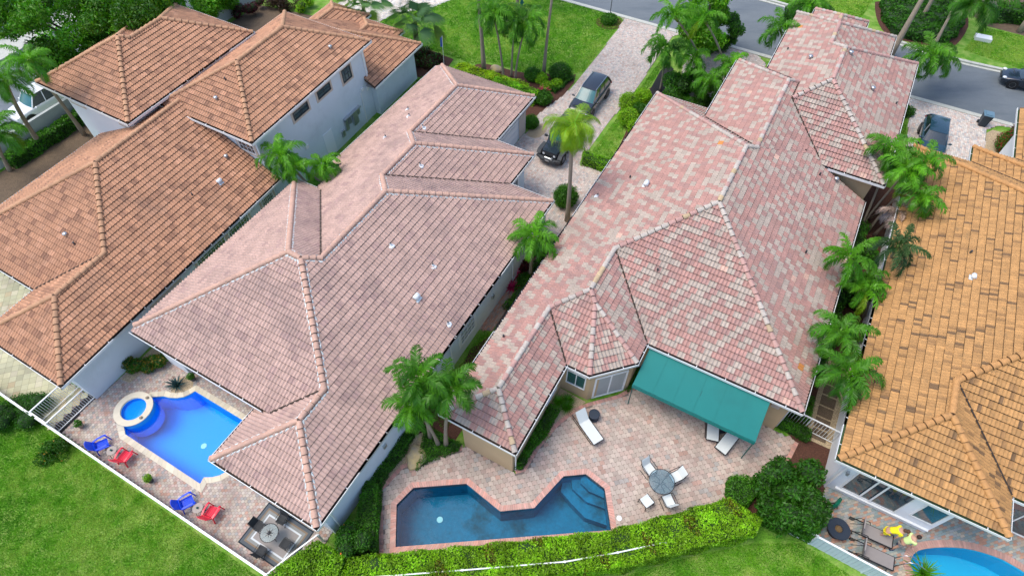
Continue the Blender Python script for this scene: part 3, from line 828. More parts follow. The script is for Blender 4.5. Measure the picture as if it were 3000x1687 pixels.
for (u0, u1, z0, z1, nx) in ((26.6, 27.6, 4.3, 5.3, 3), (23.9, 25.3, 4.7, 5.3, 2), (21.4, 22.9, 4.7, 5.3, 2)):
    window(rA, (u0, -27.75), (u1, -27.75), z0, z1, (0, 1), 'grid', nx, 2, frame=M['dark'], xf=xA, surround=M['trim_tan'])
window(rA, (18.0, -29.5), (18.0, -28.1), 4.3, 5.5, (-1, 0), 'grid', 4, 3, xf=xA, surround=M['trim_tan'])
window(rA, (15.35, -36.9), (15.35, -35.6), 5.3, 6.1, (-1, 0), 'grid', 4, 2, xf=xA, surround=M['trim_tan'])
window(rA, (15.35, -41.6), (15.35, -40.4), 5.3, 6.1, (-1, 0), 'grid', 4, 2, xf=xA, surround=M['trim_tan'])
for (u0, u1, z0, z1) in ((16.2, 17.3, .8, 2.3), (13.2, 15.0, .8, 2.4), (10.6, 12.9, .7, 2.4), (7.2, 9.2, .9, 2.1)):
    window(rA, (u0, -27.2), (u1, -27.2), z0, z1, (0, 1), 'grid', 8, 6, xf=xA, gl=M['glass'], frame=M['white'], surround=M['trim_tan'])
# service door, meters, downspout, dryer vents on the long wall
mbx = MB()
def wallbox(mb_, u, z, du, dz, dp, v=-27.75):
    c0 = [W(*xA(a, v + e), zz) for e in (0, dp) for a, zz in ((u, z), (u + du, z), (u + du, z + dz), (u, z + dz))]
    mb_.add(c0, [(0, 1, 2, 3), (7, 6, 5, 4), (0, 4, 5, 1), (1, 5, 6, 2), (2, 6, 7, 3), (3, 7, 4, 0)])
for (u, z, du, dz, dp) in ((25.6, .9, .35, .8, .15), (26.05, 1.2, .3, .45, .12), (26.5, .8, .55, 1.0, .2), (27.2, 1.3, .25, .4, .12), (25.6, 1.85, 1.9, .08, .25), (25.1, .7, .3, .5, .15)):
    wallbox(mbx, u, z, du, dz, dp)
o = mbx.build('electric_meter', M['metal'], rA); o.data.transform(Matrix.Translation(-parent_world(rA)))
mbx = MB(); wallbox(mbx, 23.3, .05, .95, 2.05, .03)
o = mbx.build('door', M['stucco_white'], rA); o.data.transform(Matrix.Translation(-parent_world(rA)))
mbx = MB(); wallbox(mbx, 29.0, 2.9, .14, 3.0, .10); wallbox(mbx, 28.0, .0, .08, 2.6, .05)
o = mbx.build('downspout', M['white'], rA); o.data.transform(Matrix.Translation(-parent_world(rA)))
mbx = MB(); wallbox(mbx, 21.5, 2.3, .25, .25, .12); wallbox(mbx, 28.15, 2.7, .22, .22, .1); wallbox(mbx, 28.75, 2.4, .22, .22, .1)
o = mbx.build('wall_vent', M['white'], rA); o.data.transform(Matrix.Translation(-parent_world(rA)))
for bl, lst in ((blkA1, ((665, 464, 'cap'), (646, 537, 'hood'), (566, 575, 'pipe'), (196, 692, 'cap'), (221, 718, 'pipe'))),
                (blkA2, ((635, 294, 'cap'), (662, 237, 'pipe'), (969, 144, 'cap')))):
    for (x, y, kd) in lst: vent(rA, on_roof(bl, x, y, xAi), kd, size=.9)

# ---- house D: golden tiles, white walls
rD = empty('house', W(25, 14), 0, 'white walled house with golden brown tile roof at the right edge', 'house')
zD = 3.5
blkD = [rect_block(16.0, 26, 7.85, 14.70, zD),
        rect_block(17.92, 40.3, 7.85, 26.5, zD),
        rect_block(30, 42.0, 11.25, 24, zD),
        Block([(0, 1, 13.7, zD), (-1, 0, -49, zD), (0, -1, -26, zD)], [(38, 13.7), (48, 13.7), (48, 24), (38, 24)])]
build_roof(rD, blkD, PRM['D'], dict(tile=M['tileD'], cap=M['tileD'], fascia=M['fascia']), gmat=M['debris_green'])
walls_obj('wall', rD, [(16.35, 8.4), (16.35, 13.15), (18.4, 13.15), (18.4, 25), (47, 25), (47, 14.2), (41.4, 14.2), (41.4, 11.8), (39.8, 11.8), (39.8, 8.4)], 0, 3.3, M['stucco_white'])
window(rD, (16.35, 9.05), (16.35, 11.55), .55, 2.75, (-1, 0), 'plain', 1, 1, gl=M['glass'], fw=.06)
window(rD, (16.35, 11.62), (16.35, 11.62 + .01), .55, .8, (-1, 0), 'plain', 1, 1) if False else None
window(rD, (16.35, 12.0), (16.35, 13.0), 1.0, 2.6, (-1, 0), 'plain', 1, 1, gl=M['glass_teal'], fw=.06)
mbx = MB()
for vv in (9.9, 10.35): mbx.add([W(16.28, vv, .58), W(16.28, vv + .09, .58), W(16.28, vv + .09, 2.72), W(16.28, vv, 2.72)], [(0, 1, 2, 3)])
o = mbx.build('window_mullion', M['white'], rD, fix=False); o.data.transform(Matrix.Translation(-parent_world(rD)))
mbx = MB()
mbx.add([W(16.22, 8.9, .50), W(16.22, 13.1, .50), W(16.34, 13.1, .50), W(16.34, 8.9, .50), W(16.22, 8.9, .44), W(16.22, 13.1, .44), W(16.34, 13.1, .44), W(16.34, 8.9, .44)], [(0, 1, 2, 3), (0, 4, 5, 1), (1, 5, 6, 2), (4, 7, 6, 5)])
o = mbx.build('window_sill', M['white'], rD); o.data.transform(Matrix.Translation(-parent_world(rD)))
window(rD, (18.4, 15.0), (18.4, 20), .05, 2.7, (-1, 0), 'plain', 4, 1, name='patio_door', gl=M['glass'])
for (x, y, kd) in ((2848, 815, 'hood'), (2840, 743, 'pipe')):
    vent(rD, on_roof(blkD, x, y), kd, size=.8)
# ================================================================ ground, paving, pools
from mathutils.geometry import tessellate_polygon
def inpoly(poly, x, y):
    """vectorised point in polygon"""
    x = np.asarray(x); y = np.asarray(y); c = np.zeros(x.shape, bool)
    n = len(poly)
    for i in range(n):
        x0, y0 = poly[i]; x1, y1 = poly[(i + 1) % n]
        if y0 == y1: continue
        k = ((y0 > y) != (y1 > y)) & (x < (x1 - x0) * (y - y0) / (y1 - y0) + x0); c ^= k
    return c
def sheet(name, poly, mt, z=0.0, holes=(), kind='structure', thick=0.0):
    loops = [[W(u, v, z) for u, v in poly]] + [[W(u, v, z) for u, v in h_] for h_ in holes]
    tris = tessellate_polygon(loops); flat = [p for l in loops for p in l]
    mb = MB(); mb.v = list(flat); mb.f = [list(t) for t in tris]; mb.m = [0] * len(mb.f); mb.t = [(1, 1, 1)] * len(mb.f)
    if thick:
        pts = loops[0]; n = len(pts)
        for i in range(n):
            a, b = pts[i], pts[(i + 1) % n]
            mb.add([a, b, b - Vector((0, 0, thick)), a - Vector((0, 0, thick))], [(0, 1, 2, 3)])
    o = mb.build(name, mt, None, fix=True)
    if kind: tag(o, kind=kind)
    return o
def paving(name, poly, holes, z, kind, pal, cell, angle=0.0, seed=1, gap=.008, pcl=None, mt=None):
    """loose pavers laid side by side inside poly; pal = [(weight, rgb)]"""
    r_ = np.random.default_rng(seed); ca, sa = math.cos(R(angle)), math.sin(R(angle))
    P = np.array(poly); a, b = cell
    q = np.stack([P[:, 0] * ca + P[:, 1] * sa, -P[:, 0] * sa + P[:, 1] * ca], 1)
    x0, y0 = q.min(0) - a; x1, y1 = q.max(0) + b
    if kind == 'hex':
        sx, sy = a * math.sqrt(3), a * 1.5
        gx = np.arange(x0, x1, sx); gy = np.arange(y0, y1, sy)
        X, Y = np.meshgrid(gx, gy); X = X + (np.arange(len(gy)) % 2)[:, None] * sx / 2
        t = np.arange(6) * math.pi / 3 + math.pi / 6
        shp = np.stack([np.cos(t), np.sin(t)], 1) * (a - gap)
    else:
        gx = np.arange(x0, x1, a); gy = np.arange(y0, y1, b)
        X, Y = np.meshgrid(gx, gy)
        X = X + ((np.arange(len(gy)) * {'brick': .5, 'wave': .33, 'grid': 0.0}[kind]) % 1)[:, None] * a
        g = gap / 2
        if kind == 'wave':
            e = .022
            shp = np.array([(g, g), (a * .5, g - e), (a - g, g), (a - g + e, b * .5), (a - g, b - g), (a * .5, b - g - e), (g, b - g), (g + e, b * .5)]) - (a / 2, b / 2)
        else:
            shp = np.array([(g, g), (a - g, g), (a - g, b - g), (g, b - g)]) - (a / 2, b / 2)
    X = X.ravel(); Y = Y.ravel()
    VX = X[:, None] + shp[:, 0]; VY = Y[:, None] + shp[:, 1]
    U = VX * ca - VY * sa; V = VX * sa + VY * ca
    Uc, Vc = U.mean(1), V.mean(1); keep = inpoly(poly, Uc, Vc)
    for h_ in holes: keep &= ~inpoly(h_, Uc, Vc)
    U, V = U[keep], V[keep]; n, k = U.shape
    zz = z + r_.uniform(0, .004, (n, 1)) + np.zeros((n, k)) + r_.uniform(-.0015, .0015, (n, k))
    Xw = U * math.cos(YAW) + V * math.sin(YAW); Yw = U * math.sin(YAW) - V * math.cos(YAW)
    w_ = np.array([p[0] for p in pal]); w_ = w_ / w_.sum()
    idx = r_.choice(len(pal), n, p=w_)
    c = np.array([p[1] for p in pal])[idx] * r_.uniform(.85, 1.15, (n, 1))
    o = np_mesh(name, np.stack([Xw, Yw, zz], -1).reshape(-1, 3), np.arange(n * k).reshape(n, k), mt or M['paver'], None, tint=c)
    tag(o, kind='structure'); return o
def band(name, pts, width, z, blen, mt, closed=True, thick=.05, cols=((1, 1, 1),), side=1, parent=None, gap=.01):
    """a course of coping or edging blocks laid along a line, on its left (side 1) or right (-1)"""
    P = [Vector((p[0], p[1], 0)) for p in pts]; n = len(P); mb = MB(T=lambda u, v, z_: W(u, v, z_))
    seg = range(n if closed else n - 1); off = []
    for i in range(n):
        a = P[(i - 1) % n] if (closed or i > 0) else None; b = P[(i + 1) % n] if (closed or i < n - 1) else None
        d1 = (P[i] - a).normalized() if a is not None else (b - P[i]).normalized()
        d2 = (b - P[i]).normalized() if b is not None else d1
        n1 = Vector((-d1.y, d1.x, 0)) * side; n2 = Vector((-d2.y, d2.x, 0)) * side
        m_ = (n1 + n2); m_ = m_.normalized() / max(.35, m_.normalized().dot(n1)); off.append(m_ * width)
    for i in seg:
        a, b = P[i], P[(i + 1) % n]; oa, ob = off[i], off[(i + 1) % n]
        L = (b - a).length; k = max(1, round(L / blen))
        for j in range(k):
            t0, t1 = j / k + gap / L / 2, (j + 1) / k - gap / L / 2
            q = [a.lerp(b, t0), a.lerp(b, t1), (a + oa).lerp(b + ob, t1), (a + oa).lerp(b + ob, t0)]
            c = random.choice(cols); f_ = random.uniform(.85, 1.12); mb.tint = tuple(x * f_ for x in c)
            mb.add([(p.x, p.y, z) for p in q] + [(p.x, p.y, z - thick) for p in q], [(0, 1, 2, 3), (0, 4, 5, 1), (1, 5, 6, 2), (2, 6, 7, 3), (3, 7, 4, 0)])
    o = mb.build(name, mt, parent, fix=False)
    if parent: o.data.transform(Matrix.Translation(-parent_world(parent)))
    return o
def densify(pts, closed=True, it=2):                 # round a line off (Chaikin)
    for _ in range(it):
        q = []; n = len(pts)
        for i in range(n if closed else n - 1):
            a, b = pts[i], pts[(i + 1) % n]
            q += [(a[0] * .75 + b[0] * .25, a[1] * .75 + b[1] * .25), (a[0] * .25 + b[0] * .75, a[1] * .25 + b[1] * .75)]
        if not closed: q = [pts[0]] + q + [pts[-1]]
        pts = q
    return pts
def arc(c, r_, a0, a1, n): return [(c[0] + r_ * math.cos(R(a0 + (a1 - a0) * i / n)), c[1] + r_ * math.sin(R(a0 + (a1 - a0) * i / n))) for i in range(n + 1)]

poolB = [(1.62, -24.45), (1.32, -23.97), (1.34, -18.57), (1.66, -18.66), (1.88, -18.30), (2.14, -18.03), (2.49, -17.87), (3.0, -17.8), (4.9, -17.8), (4.90, -22.68), (4.64, -22.78), (4.34, -22.95), (4.10, -23.25), (3.92, -23.62), (3.84, -23.95), (3.5, -24.45)]
poolC = [(6.34, -9.20), (7.79, -7.01), (7.44, -4.87), (8.38, -3.51), (10.47, -2.96), (11.12, -2.02), (10.91, -0.91), (9.25, 0.17), (3.64, -8.34), (5.26, -9.44)]
poolD = densify([(14.55, 12.72), (15.24, 12.88), (15.73, 13.45), (16.23, 14.26), (16.6, 15.08), (16.79, 15.91), (16.86, 16.74), (16.5, 18.4), (15.4, 19.6), (14.3, 19.0), (13.95, 17.0), (13.95, 14.2), (14.1, 13.1)], True, 1)
holes = [poolB, poolC, poolD]
sheet('ground', [(-60, -160), (240, -160), (240, 160), (-60, 160)], M['lawn'], 0.0, holes)
M['poolB'] = mat('pool_plaster_blue', (0.001, 0.36, 0.98), .7, var=.06, scale=.8)
M['poolC'] = mat('pool_plaster_dark', (0.001, 0.170, 0.31), .7, var=.22, scale=.8, dark=(0.001, .05, .085), dscale=.42, dlo=.52, dhi=.66, fine=(5, .85, 1.1))
M['poolD'] = mat('pool_plaster_cyan', (0.004, 0.42, 0.66), .7, var=.06, scale=.8)
M['poolwall'] = mat('pool_tile_line', (0.02, 0.035, 0.05), .4, var=.3, scale=8)
M['waterB'] = water_mat('water_blue', (.62, .95, 1.0), .10)
M['waterC'] = water_mat('water_dark', (.60, .92, .97), .25, 1.6, 1.5)
M['waterD'] = water_mat('water_cyan', (.82, .98, 1.0), .10)
def pool(outline, zf, mbas, mwat, label, name='swimming_pool', zw=-.10):
    c = (sum(p[0] for p in outline) / len(outline), sum(p[1] for p in outline) / len(outline))
    root = empty(name, W(c[0], c[1], 0), 0, label, 'pool'); pw = parent_world(root)
    pr = MB(); P = [W(*p) for p in outline]; pr.prism([(p.x, p.y) for p in P], zf, -.001, top=False)
    pr.m = [0] * len(pr.f)
    o = pr.build('basin', mbas, root, fix=True); o.data.transform(Matrix.Translation(-pw))
    tl = MB(); n = len(P)
    cc = W(*c)
    Q = [p + (cc - p).normalized() * .006 for p in P]
    for i in range(n): tl.add([Vector((Q[i].x, Q[i].y, -.002)), Vector((Q[(i + 1) % n].x, Q[(i + 1) % n].y, -.002)), Vector((Q[(i + 1) % n].x, Q[(i + 1) % n].y, -.26)), Vector((Q[i].x, Q[i].y, -.26))], [(0, 1, 2, 3)])
    o = tl.build('tile_line', M['poolwall'] if mbas is M['poolC'] else mbas, root, fix=False); o.data.transform(Matrix.Translation(-pw))
    loops = [[Vector((p.x, p.y, zw)) for p in P]]; t = tessellate_polygon(loops)
    wt = MB(); wt.v = loops[0]; wt.f = [list(x) for x in t]; wt.m = [0] * len(wt.f); wt.t = [(1, 1, 1)] * len(wt.f)
    o = wt.build('water', mwat, root, fix=True); o.data.transform(Matrix.Translation(-pw))
    return root
pB = pool(poolB, -1.5, M['poolB'], M['waterB'], 'bright blue swimming pool with pale stone coping and round spa')
pC = pool(poolC, -1.6, M['poolC'], M['waterC'], 'dark teal angular swimming pool with pink brick coping and corner steps')
pD = pool(poolD, -1.4, M['poolD'], M['waterD'], 'cyan curved swimming pool in the bottom right corner')
def on_pool(root, mb, name, mt, **k):
    o = mb.build(name, mt, root, **k); o.data.transform(Matrix.Translation(-parent_world(root))); return o
st = MB(T=lambda u, v, z: W(u, v, z))
for i, (poly, zt) in enumerate((([(11.12, -2.02), (10.47, -2.96), (10.05, -2.85), (9.75, -2.1), (9.45, -1.2), (9.65, -.1), (10.91, -0.91)], -.95),
                                ([(11.12, -2.02), (10.75, -2.6), (10.35, -2.35), (10.1, -1.45), (10.25, -.5), (10.91, -0.91)], -.65),
                                ([(11.12, -2.02), (10.98, -2.2), (10.72, -2.1), (10.55, -1.55), (10.62, -.75), (10.91, -0.91)], -.38))):
    st.prism([(p[0] * .995 + 10.9 * .005, p[1] * .995 - 1.7 * .005) for p in poly], -1.58, zt, bottom=False)
on_pool(pC, st, 'steps', M['poolC'])
b_ = band('coping', poolC, .27, .055, .115, M['coping_brick'], thick=.10, cols=((1, 1, 1), (1.05, .95, .92), (.96, 1.0, 1.0)), side=1 if area(poolC) < 0 else -1, parent=pC)
b_ = band('coping', poolB, .30, .055, .26, M['coping_stone'], thick=.10, cols=((1, 1, 1), (1.05, 1.03, 1.0)), side=1 if area(poolB) < 0 else -1, parent=pB)
b_ = band('coping', poolD, .32, .055, .11, M['coping_brick'], thick=.10, cols=((.85, .85, .85), (.75, .8, .8)), side=1 if area(poolD) < 0 else -1, parent=pD)
# sun shelf, drain and leaf litter marks on the pool floors
dr = MB(); dr.lathe(W(3.0, -20.9, -1.49), [(.16, 0), (.15, .02)], 16); on_pool(pB, dr, 'drain', M['white'])
dr = MB(); dr.lathe(W(6.0, -7.6, -1.59), [(.16, 0), (.15, .02)], 16); on_pool(pC, dr, 'drain', M['white'])
# spa beside the blue pool
sc_ = (2.50, -24.55)
spa = empty('spa', W(*sc_, 0), 0, 'round raised spa with cream stone ring beside the bright blue pool', 'spa'); so_ = parent_world(spa)
mb = MB(); pr = [(.95, -1.2), (.95, .26), (1.0, .28), (1.0, .33), (.66, .33), (.66, .28), (.64, .26), (.64, -.5)]
V = []; n = 40; F = []
for i, (r_, z) in enumerate(pr):
    for k in range(n):
        t = 2 * math.pi * k / n; V.append((r_ * math.cos(t), r_ * math.sin(t), z))
for i in range(len(pr) - 1):
    for k in range(n): F.append((i * n + k, i * n + (k + 1) % n, (i + 1) * n + (k + 1) % n, (i + 1) * n + k))
mb.add(V, F); mb.m = [(1 if i // n in (0, 6) else 0) for i in range(len(F))]
mb.build('ring', [M['coping_stone'], M['poolB']], spa)
mb = MB(); mb.lathe((0, 0, 0), [(.64, .05), (.64, .06)], 32); mb.build('seat', M['poolB'], spa)
mb = MB(); mb.lathe((0, 0, 0), [(.645, .20), (.645, .201)], 40); mb.build('water', M['waterB'], spa, fix=False)
for a in (20, 110):
    mb = MB(); t = R(a) - YAW; mb.lathe((.82 * math.cos(t), .82 * math.sin(t), .33), [(.075, 0), (.09, .05), (.05, .10)], 8); tag(mb.build('planter', M['bark'], spa), 'small round bowl on the spa ring')

PAL_B = [(4, (.52, .38, .33)), (4, (.54, .46, .38)), (3, (.47, .40, .36)), (1.3, (.37, .36, .35)), (1, (.50, .31, .24)), (2, (.56, .50, .44))]
deckB = [(-.25, -26.95), (2.0, -27.05), (8.1, -26.6), (8.1, -16.8), (2.8, -16.8), (2.8, -11.4), (2.2, -11.3), (-.12, -12.4), (-.25, -12.4)]
hB = [arc(sc_, 1.02, 0, 360, 24)[:-1]]
def grow(poly, d):
    c = (sum(p[0] for p in poly) / len(poly), sum(p[1] for p in poly) / len(poly)); s_ = 1 if area(poly) < 0 else -1
    P = [Vector((p[0], p[1], 0)) for p in poly]; n = len(P); out = []
    for i in range(n):
        d1 = (P[i] - P[i - 1]).normalized(); d2 = (P[(i + 1) % n] - P[i]).normalized()
        n1 = Vector((-d1.y, d1.x, 0)) * s_; n2 = Vector((-d2.y, d2.x, 0)) * s_
        m_ = (n1 + n2).normalized(); m_ = m_ / max(.35, m_.dot(n1)); q = P[i] + m_ * d; out.append((q.x, q.y))
    return out
sheet('pool_deck', deckB, M['grout'], .030, [poolB], thick=.03)
paving('pool_deck_pavers', deckB, [grow(poolB, .24)] + hB, .040, 'hex', PAL_B, (.092, .092), seed=3, gap=.006)
deckC = [(2.75, -8.35), (5.46, -10.45), (6.9, -10.2), (7.6, -9.6), (9.15, -8.1), (9.42, -8.1), (9.42, -5.1), (9.75, -4.75), (11.2, -4.67), (12.7, -4.4), (14.0, -3.9), (14.55, -3.45),
         (15.8, -2.2), (16.8, -1.6), (18.05, -1.55), (18.05, 5.5), (17.95, 6.7), (17, 6.57), (15.1, 5.5), (14.6, 4.6), (13.9, 4.3), (13.1, 4.44), (11.6, 2.9), (9.3, .35), (5.2, -5.3)]
sheet('patio', deckC, M['grout'], .030, [poolC], thick=.03)
PAL_C = [(5, (.53, .40, .34)), (5, (.54, .45, .38)), (3, (.50, .41, .35)), (1.2, (.41, .38, .35)), (.7, (.49, .32, .26)), (3, (.54, .43, .37))]
edgeC = [(5.46, -10.45), (6.9, -10.2), (7.6, -9.6), (9.15, -8.1)]
edgeC2 = [(9.42, -5.1), (9.75, -4.75), (11.2, -4.67), (12.7, -4.4), (14.0, -3.9), (14.55, -3.45), (15.8, -2.2), (16.8, -1.6), (18.0, -1.55)]
paving('patio_pavers', deckC, [grow(poolC, .17)], .040, 'wave', PAL_C, (.245, .225), angle=48, seed=5, gap=.012)
for e_, sd_ in ((edgeC, -1), (edgeC2, -1), ([(2.75, -8.35), (5.46, -10.45)], -1), ([(17.95, 6.7), (17, 6.57), (15.1, 5.5), (14.6, 4.6), (13.9, 4.3), (13.1, 4.44), (11.6, 2.9)], -1)):
    tag(band('patio_edging', e_, .20, .052, .10, M['coping_brick'], closed=False, thick=.05, side=sd_, cols=((.9, .8, .8), (.8, .75, .7), (.7, .7, .7))), kind='structure')
# patio of the golden house
patD = [(13.35, 8.65), (16.4, 8.65), (16.4, 13.1), (18.4, 13.1), (18.4, 26), (13.35, 26)]
sheet('terrace', patD, M['grout'], .030, [poolD], thick=.03)
paving('terrace_pavers', patD, [grow(poolD, .26)], .040, 'brick', [(4, (.26, .33, .33)), (3, (.40, .40, .35)), (3, (.50, .28, .20)), (2, (.34, .36, .37)), (2, (.50, .42, .33))], (.22, .11), angle=45, seed=6, gap=.006)
# patio of the orange roofed house
patA = [(-.35, -46), (4.9, -46), (4.9, -33.2), (1.9, -33.2), (1.9, -27.6), (-.35, -27.6)]
sheet('soil', [(-.3, -27.7), (2.0, -27.7), (2.0, -26.9), (-.3, -26.9)], M['mulch_black'], .012)
sheet('terrace', patA, M['grout'], .026, thick=.03)
paving('terrace_pavers', patA, [], .036, 'grid', [(5, (.52, .50, .33)), (2, (.45, .44, .30)), (2, (.56, .52, .38)), (1, (.50, .42, .27))], (.36, .36), angle=45, seed=8, gap=.01)
poolA = [(.9, -34.6), (1.3, -33.9), (2.6, -33.6), (3.6, -34.4), (3.6, -38), (.9, -38)]
# driveways
PAL_D = [(5, (.59, .48, .43)), (5, (.60, .54, .49)), (3, (.54, .47, .43)), (1.6, (.43, .42, .42)), (.8, (.55, .39, .33))]
drv = densify([(51.6, -17.4), (50.9, -16.7), (41.9, -16.6), (38.7, -16.6), (35.2, -17.5), (34.2, -16.9), (33.2, -16.9), (32.9, -17.25), (28.0, -17.25)], False, 1) + \
      [(27.5, -17.2), (27.5, -14.45), (24.3, -14.4), (24.3, -11.5), (24.6, -9.4), (30.2, -9.3), (32.2, -10.2), (32.5, -12.1), (34.2, -12.2), (36.5, -12.2), (41.3, -11.95), (47.4, -12.0), (50.9, -12.0), (51.6, -11.3)]
sheet('driveway', drv, M['grout'], .018, thick=.018)
paving('driveway_pavers', drv, [], .026, 'brick', PAL_D, (.165, .13), angle=0, seed=9, gap=.006)
drvA = [(36.65, -42.2), (39.6, -41.8), (46.5, -41.6), (51.6, -42.5), (51.6, -31.0), (46.54, -32.7), (44.62, -33.45), (43.18, -34.72), (42.08, -35.9), (40.6, -36.27), (36.65, -36.4)]
sheet('driveway', drvA, M['grout'], .018, thick=.018)
paving('driveway_pavers', drvA, [], .026, 'brick', [(5, (.70, .62, .54)), (4, (.72, .68, .62)), (1, (.5, .5, .5))], (.22, .18), seed=10, gap=.006)
tag(band('driveway_edging', [(51.6, -31.0), (46.54, -32.7), (44.62, -33.45), (43.18, -34.72), (42.08, -35.9), (40.6, -36.27)], .2, .04, .3, M['concrete'], closed=False, side=1), kind='structure')
drvD = [(51.6, 7.0), (50.3, 7.9), (47.4, 8.15), (44.2, 8.5), (42.1, 9.0), (42.1, 11.0), (45.0, 13.2), (47.8, 13.5), (50.2, 13.4), (51.2, 14.2), (51.6, 16.0)]
sheet('driveway', drvD, M['grout'], .018, thick=.018)
paving('driveway_pavers', drvD, [], .026, 'brick', [(5, (.66, .56, .50)), (4, (.66, .62, .58)), (2, (.48, .48, .50)), (1, (.62, .46, .40))], (.165, .13), seed=12, gap=.006)
# apron of house C towards the street
drvC = [(51.6, -9.5), (50.0, -9.8), (44.0, -9.6), (42.0, -8.0), (40.5, -5.6), (38.2, -5.3), (45.2, -5.3), (45.4, -3.0), (47.5, -3.0), (49.0, -4.2), (51.6, -4.6)]
drvC = [(51.6, -10.5), (48.0, -9.9), (44.0, -9.0), (41.5, -9.5), (38.3, -9.4), (38.3, -5.0), (45.3, -4.9), (47.8, -3.4), (50.6, -3.6), (51.6, -4.6)]
sheet('path', drvC, M['grout'], .016, thick=.016)
paving('path_pavers', drvC, [], .024, 'brick', PAL_D, (.165, .13), seed=13, gap=.006)
# street with kerbs
near = 51.95
far = densify([(61.8, -60), (61.4, -20), (60.9, -5), (60.3, 0), (59.3, 6), (58.8, 10), (59.1, 14), (60.2, 25), (63.5, 60)], False, 2)
sheet('street', [(near, -140), (62.2, -140), (61.8, -60)] + far[1:] + [(66, 120), (near, 120)], M['asphalt'], .006)
tag(band('kerb', [(near - .38, -140), (near - .38, -60), (near - .38, 0), (near - .38, 60)], .38, .05, 3.0, M['concrete'], closed=False, side=-1 if False else -1, thick=.06, cols=((1, 1, 1),)), kind='structure')
bpy.data.objects.remove(bpy.data.objects['kerb'])
def strip(name, pts, w_, z0, z1, mt, seg=3.0):
    P = [Vector((p[0], p[1], 0)) for p in pts]; mb = MB(T=lambda u, v, z: W(u, v, z))
    for i in range(len(P) - 1):
        a, b = P[i], P[i + 1]; d = (b - a); L = d.length; d.normalize(); nn = Vector((-d.y, d.x, 0)) * w_
        k = max(1, int(round(L / seg)))
        for j in range(k):
            p = a + d * (L * j / k + .008); q = a + d * (L * (j + 1) / k - .008)
            f_ = random.uniform(.92, 1.06); mb.tint = (f_, f_, f_)
            mb.add([(p.x, p.y, z0), (q.x, q.y, z0), (q.x + nn.x, q.y + nn.y, z0), (p.x + nn.x, p.y + nn.y, z0), (p.x, p.y, z1), (q.x, q.y, z1), (q.x + nn.x, q.y + nn.y, z1), (p.x + nn.x, p.y + nn.y, z1)],
                   [(4, 5, 6, 7), (0, 1, 5, 4), (1, 2, 6, 5), (2, 3, 7, 6), (3, 0, 4, 7)])
    return tag(mb.build(name, mt, None, fix=True), kind='structure')
strip('kerb', [(near - .40, -120), (near - .40, 80)], -.0, 0, .05, M['concrete']) if False else None
strip('kerb', [(near - .02, -100), (near - .02, 80)], .40, 0.0, .075, M['concrete'])
strip('kerb', far, .28, 0.0, .05, M['concrete'], 1.5)
strip('kerb', [(p[0] + .36, p[1]) for p in far], .30, 0.0, .14, M['concrete'], 1.5)
# left side road, wall side verge
sheet('road', [(-60, -61.0), (-60, -50.2), (60, -50.2), (60, -61.0)], M['asphalt'], .006)
strip('kerb', [(-40, -61.0), (60, -61.0)], -.5, 0.0, .12, M['concrete'])
strip('kerb', [(-40, -49.9), (60, -49.9)], -.3, 0.0, .10, M['concrete'])
sheet('pavement', [(-60, -64.0), (-60, -61.6), (60, -61.6), (60, -64.0)], M['concrete'], .05)
# planting beds
sheet('soil', [(2, -48.2), (36, -48.2), (36, -41.6), (27.2, -42.8), (26.5, -37), (36, -37), (36, -42), (17.8, -42.2), (13, -42.0), (2, -42.0)], M['soil'], .008) if False else None
sheet('soil', [(4, -48.2), (37, -48.2), (38, -42.3), (36.6, -37.0), (26, -37.0), (26, -41.8), (4, -41.8)], M['soil'], .008)
sheet('mulch', densify([(41.8, -16.7), (40.6, -18.3), (40.3, -20.0), (39.4, -21.2), (39.3, -24.3), (38.6, -25.3), (36.5, -25.6), (33.2, -25.3), (33.2, -17.5), (35.0, -17.6), (36, -16.75)], True, 1), M['mulch'], .010)
sheet('mulch', densify(arc((50.2, -17.9), 1.25, 0, 330, 10), True, 1), M['mulch'], .010)
sheet('mulch', [(35.2, -31.5), (38.6, -30.6), (38.4, -27.2), (34.8, -26.6), (34.8, -31.0)], M['mulch'], .010)
sheet('mulch_black', densify([(43.5, -11.0), (43.3, -10.2), (38.4, -9.4), (33.5, -9.4), (33.5, -10.2), (37, -10.6), (40, -11.0)], True, 1), M['mulch'], .010)
sheet('mulch_black', densify([(46.8, -11.2), (46.0, -9.9), (41.0, -9.4), (41.2, -10.8)], True, 1), M['mulch_black'], .014)
sheet('mulch', [(12.8, -9.5), (24.4, -9.3), (24.4, -10.9), (20.5, -10.9), (16, -10.3), (14.5, -10.9), (12.8, -10.6)], M['mulch'], .010)
sheet('path', [(15.8, -11.3), (24.2, -11.3), (24.2, -10.4), (16.2, -10.4)], M['grout'], .014)
paving('path_pavers', [(15.8, -11.3), (24.2, -11.3), (24.2, -10.5), (16.2, -10.5)], [], .022, 'brick', [(2, (.50, .25, .17)), (2, (.42, .30, .24)), (1, (.3, .25, .22))], (.2, .1), seed=15)
sheet('mulch', [(13.2, 4.5), (14.6, 4.5), (15.2, 5.4), (17.0, 6.5), (18.0, 6.6), (18.6, 5.6), (19.0, 5.6), (19.0, 7.1), (18.4, 8.6), (16.5, 8.6), (13.3, 8.5)], M['mulch'], .012)
sheet('mulch', [(8.6, -11.1), (10.8, -11.1), (10.8, -8.7), (9.3, -8.7)], M['mulch'], .014)
sheet('gravel', [(5.0, -11.3), (9.1, -11.3), (9.4, -8.2), (8.9, -8.0), (7.5, -9.5), (6.8, -10.15), (5.4, -10.4)], M['gravel'], .012)
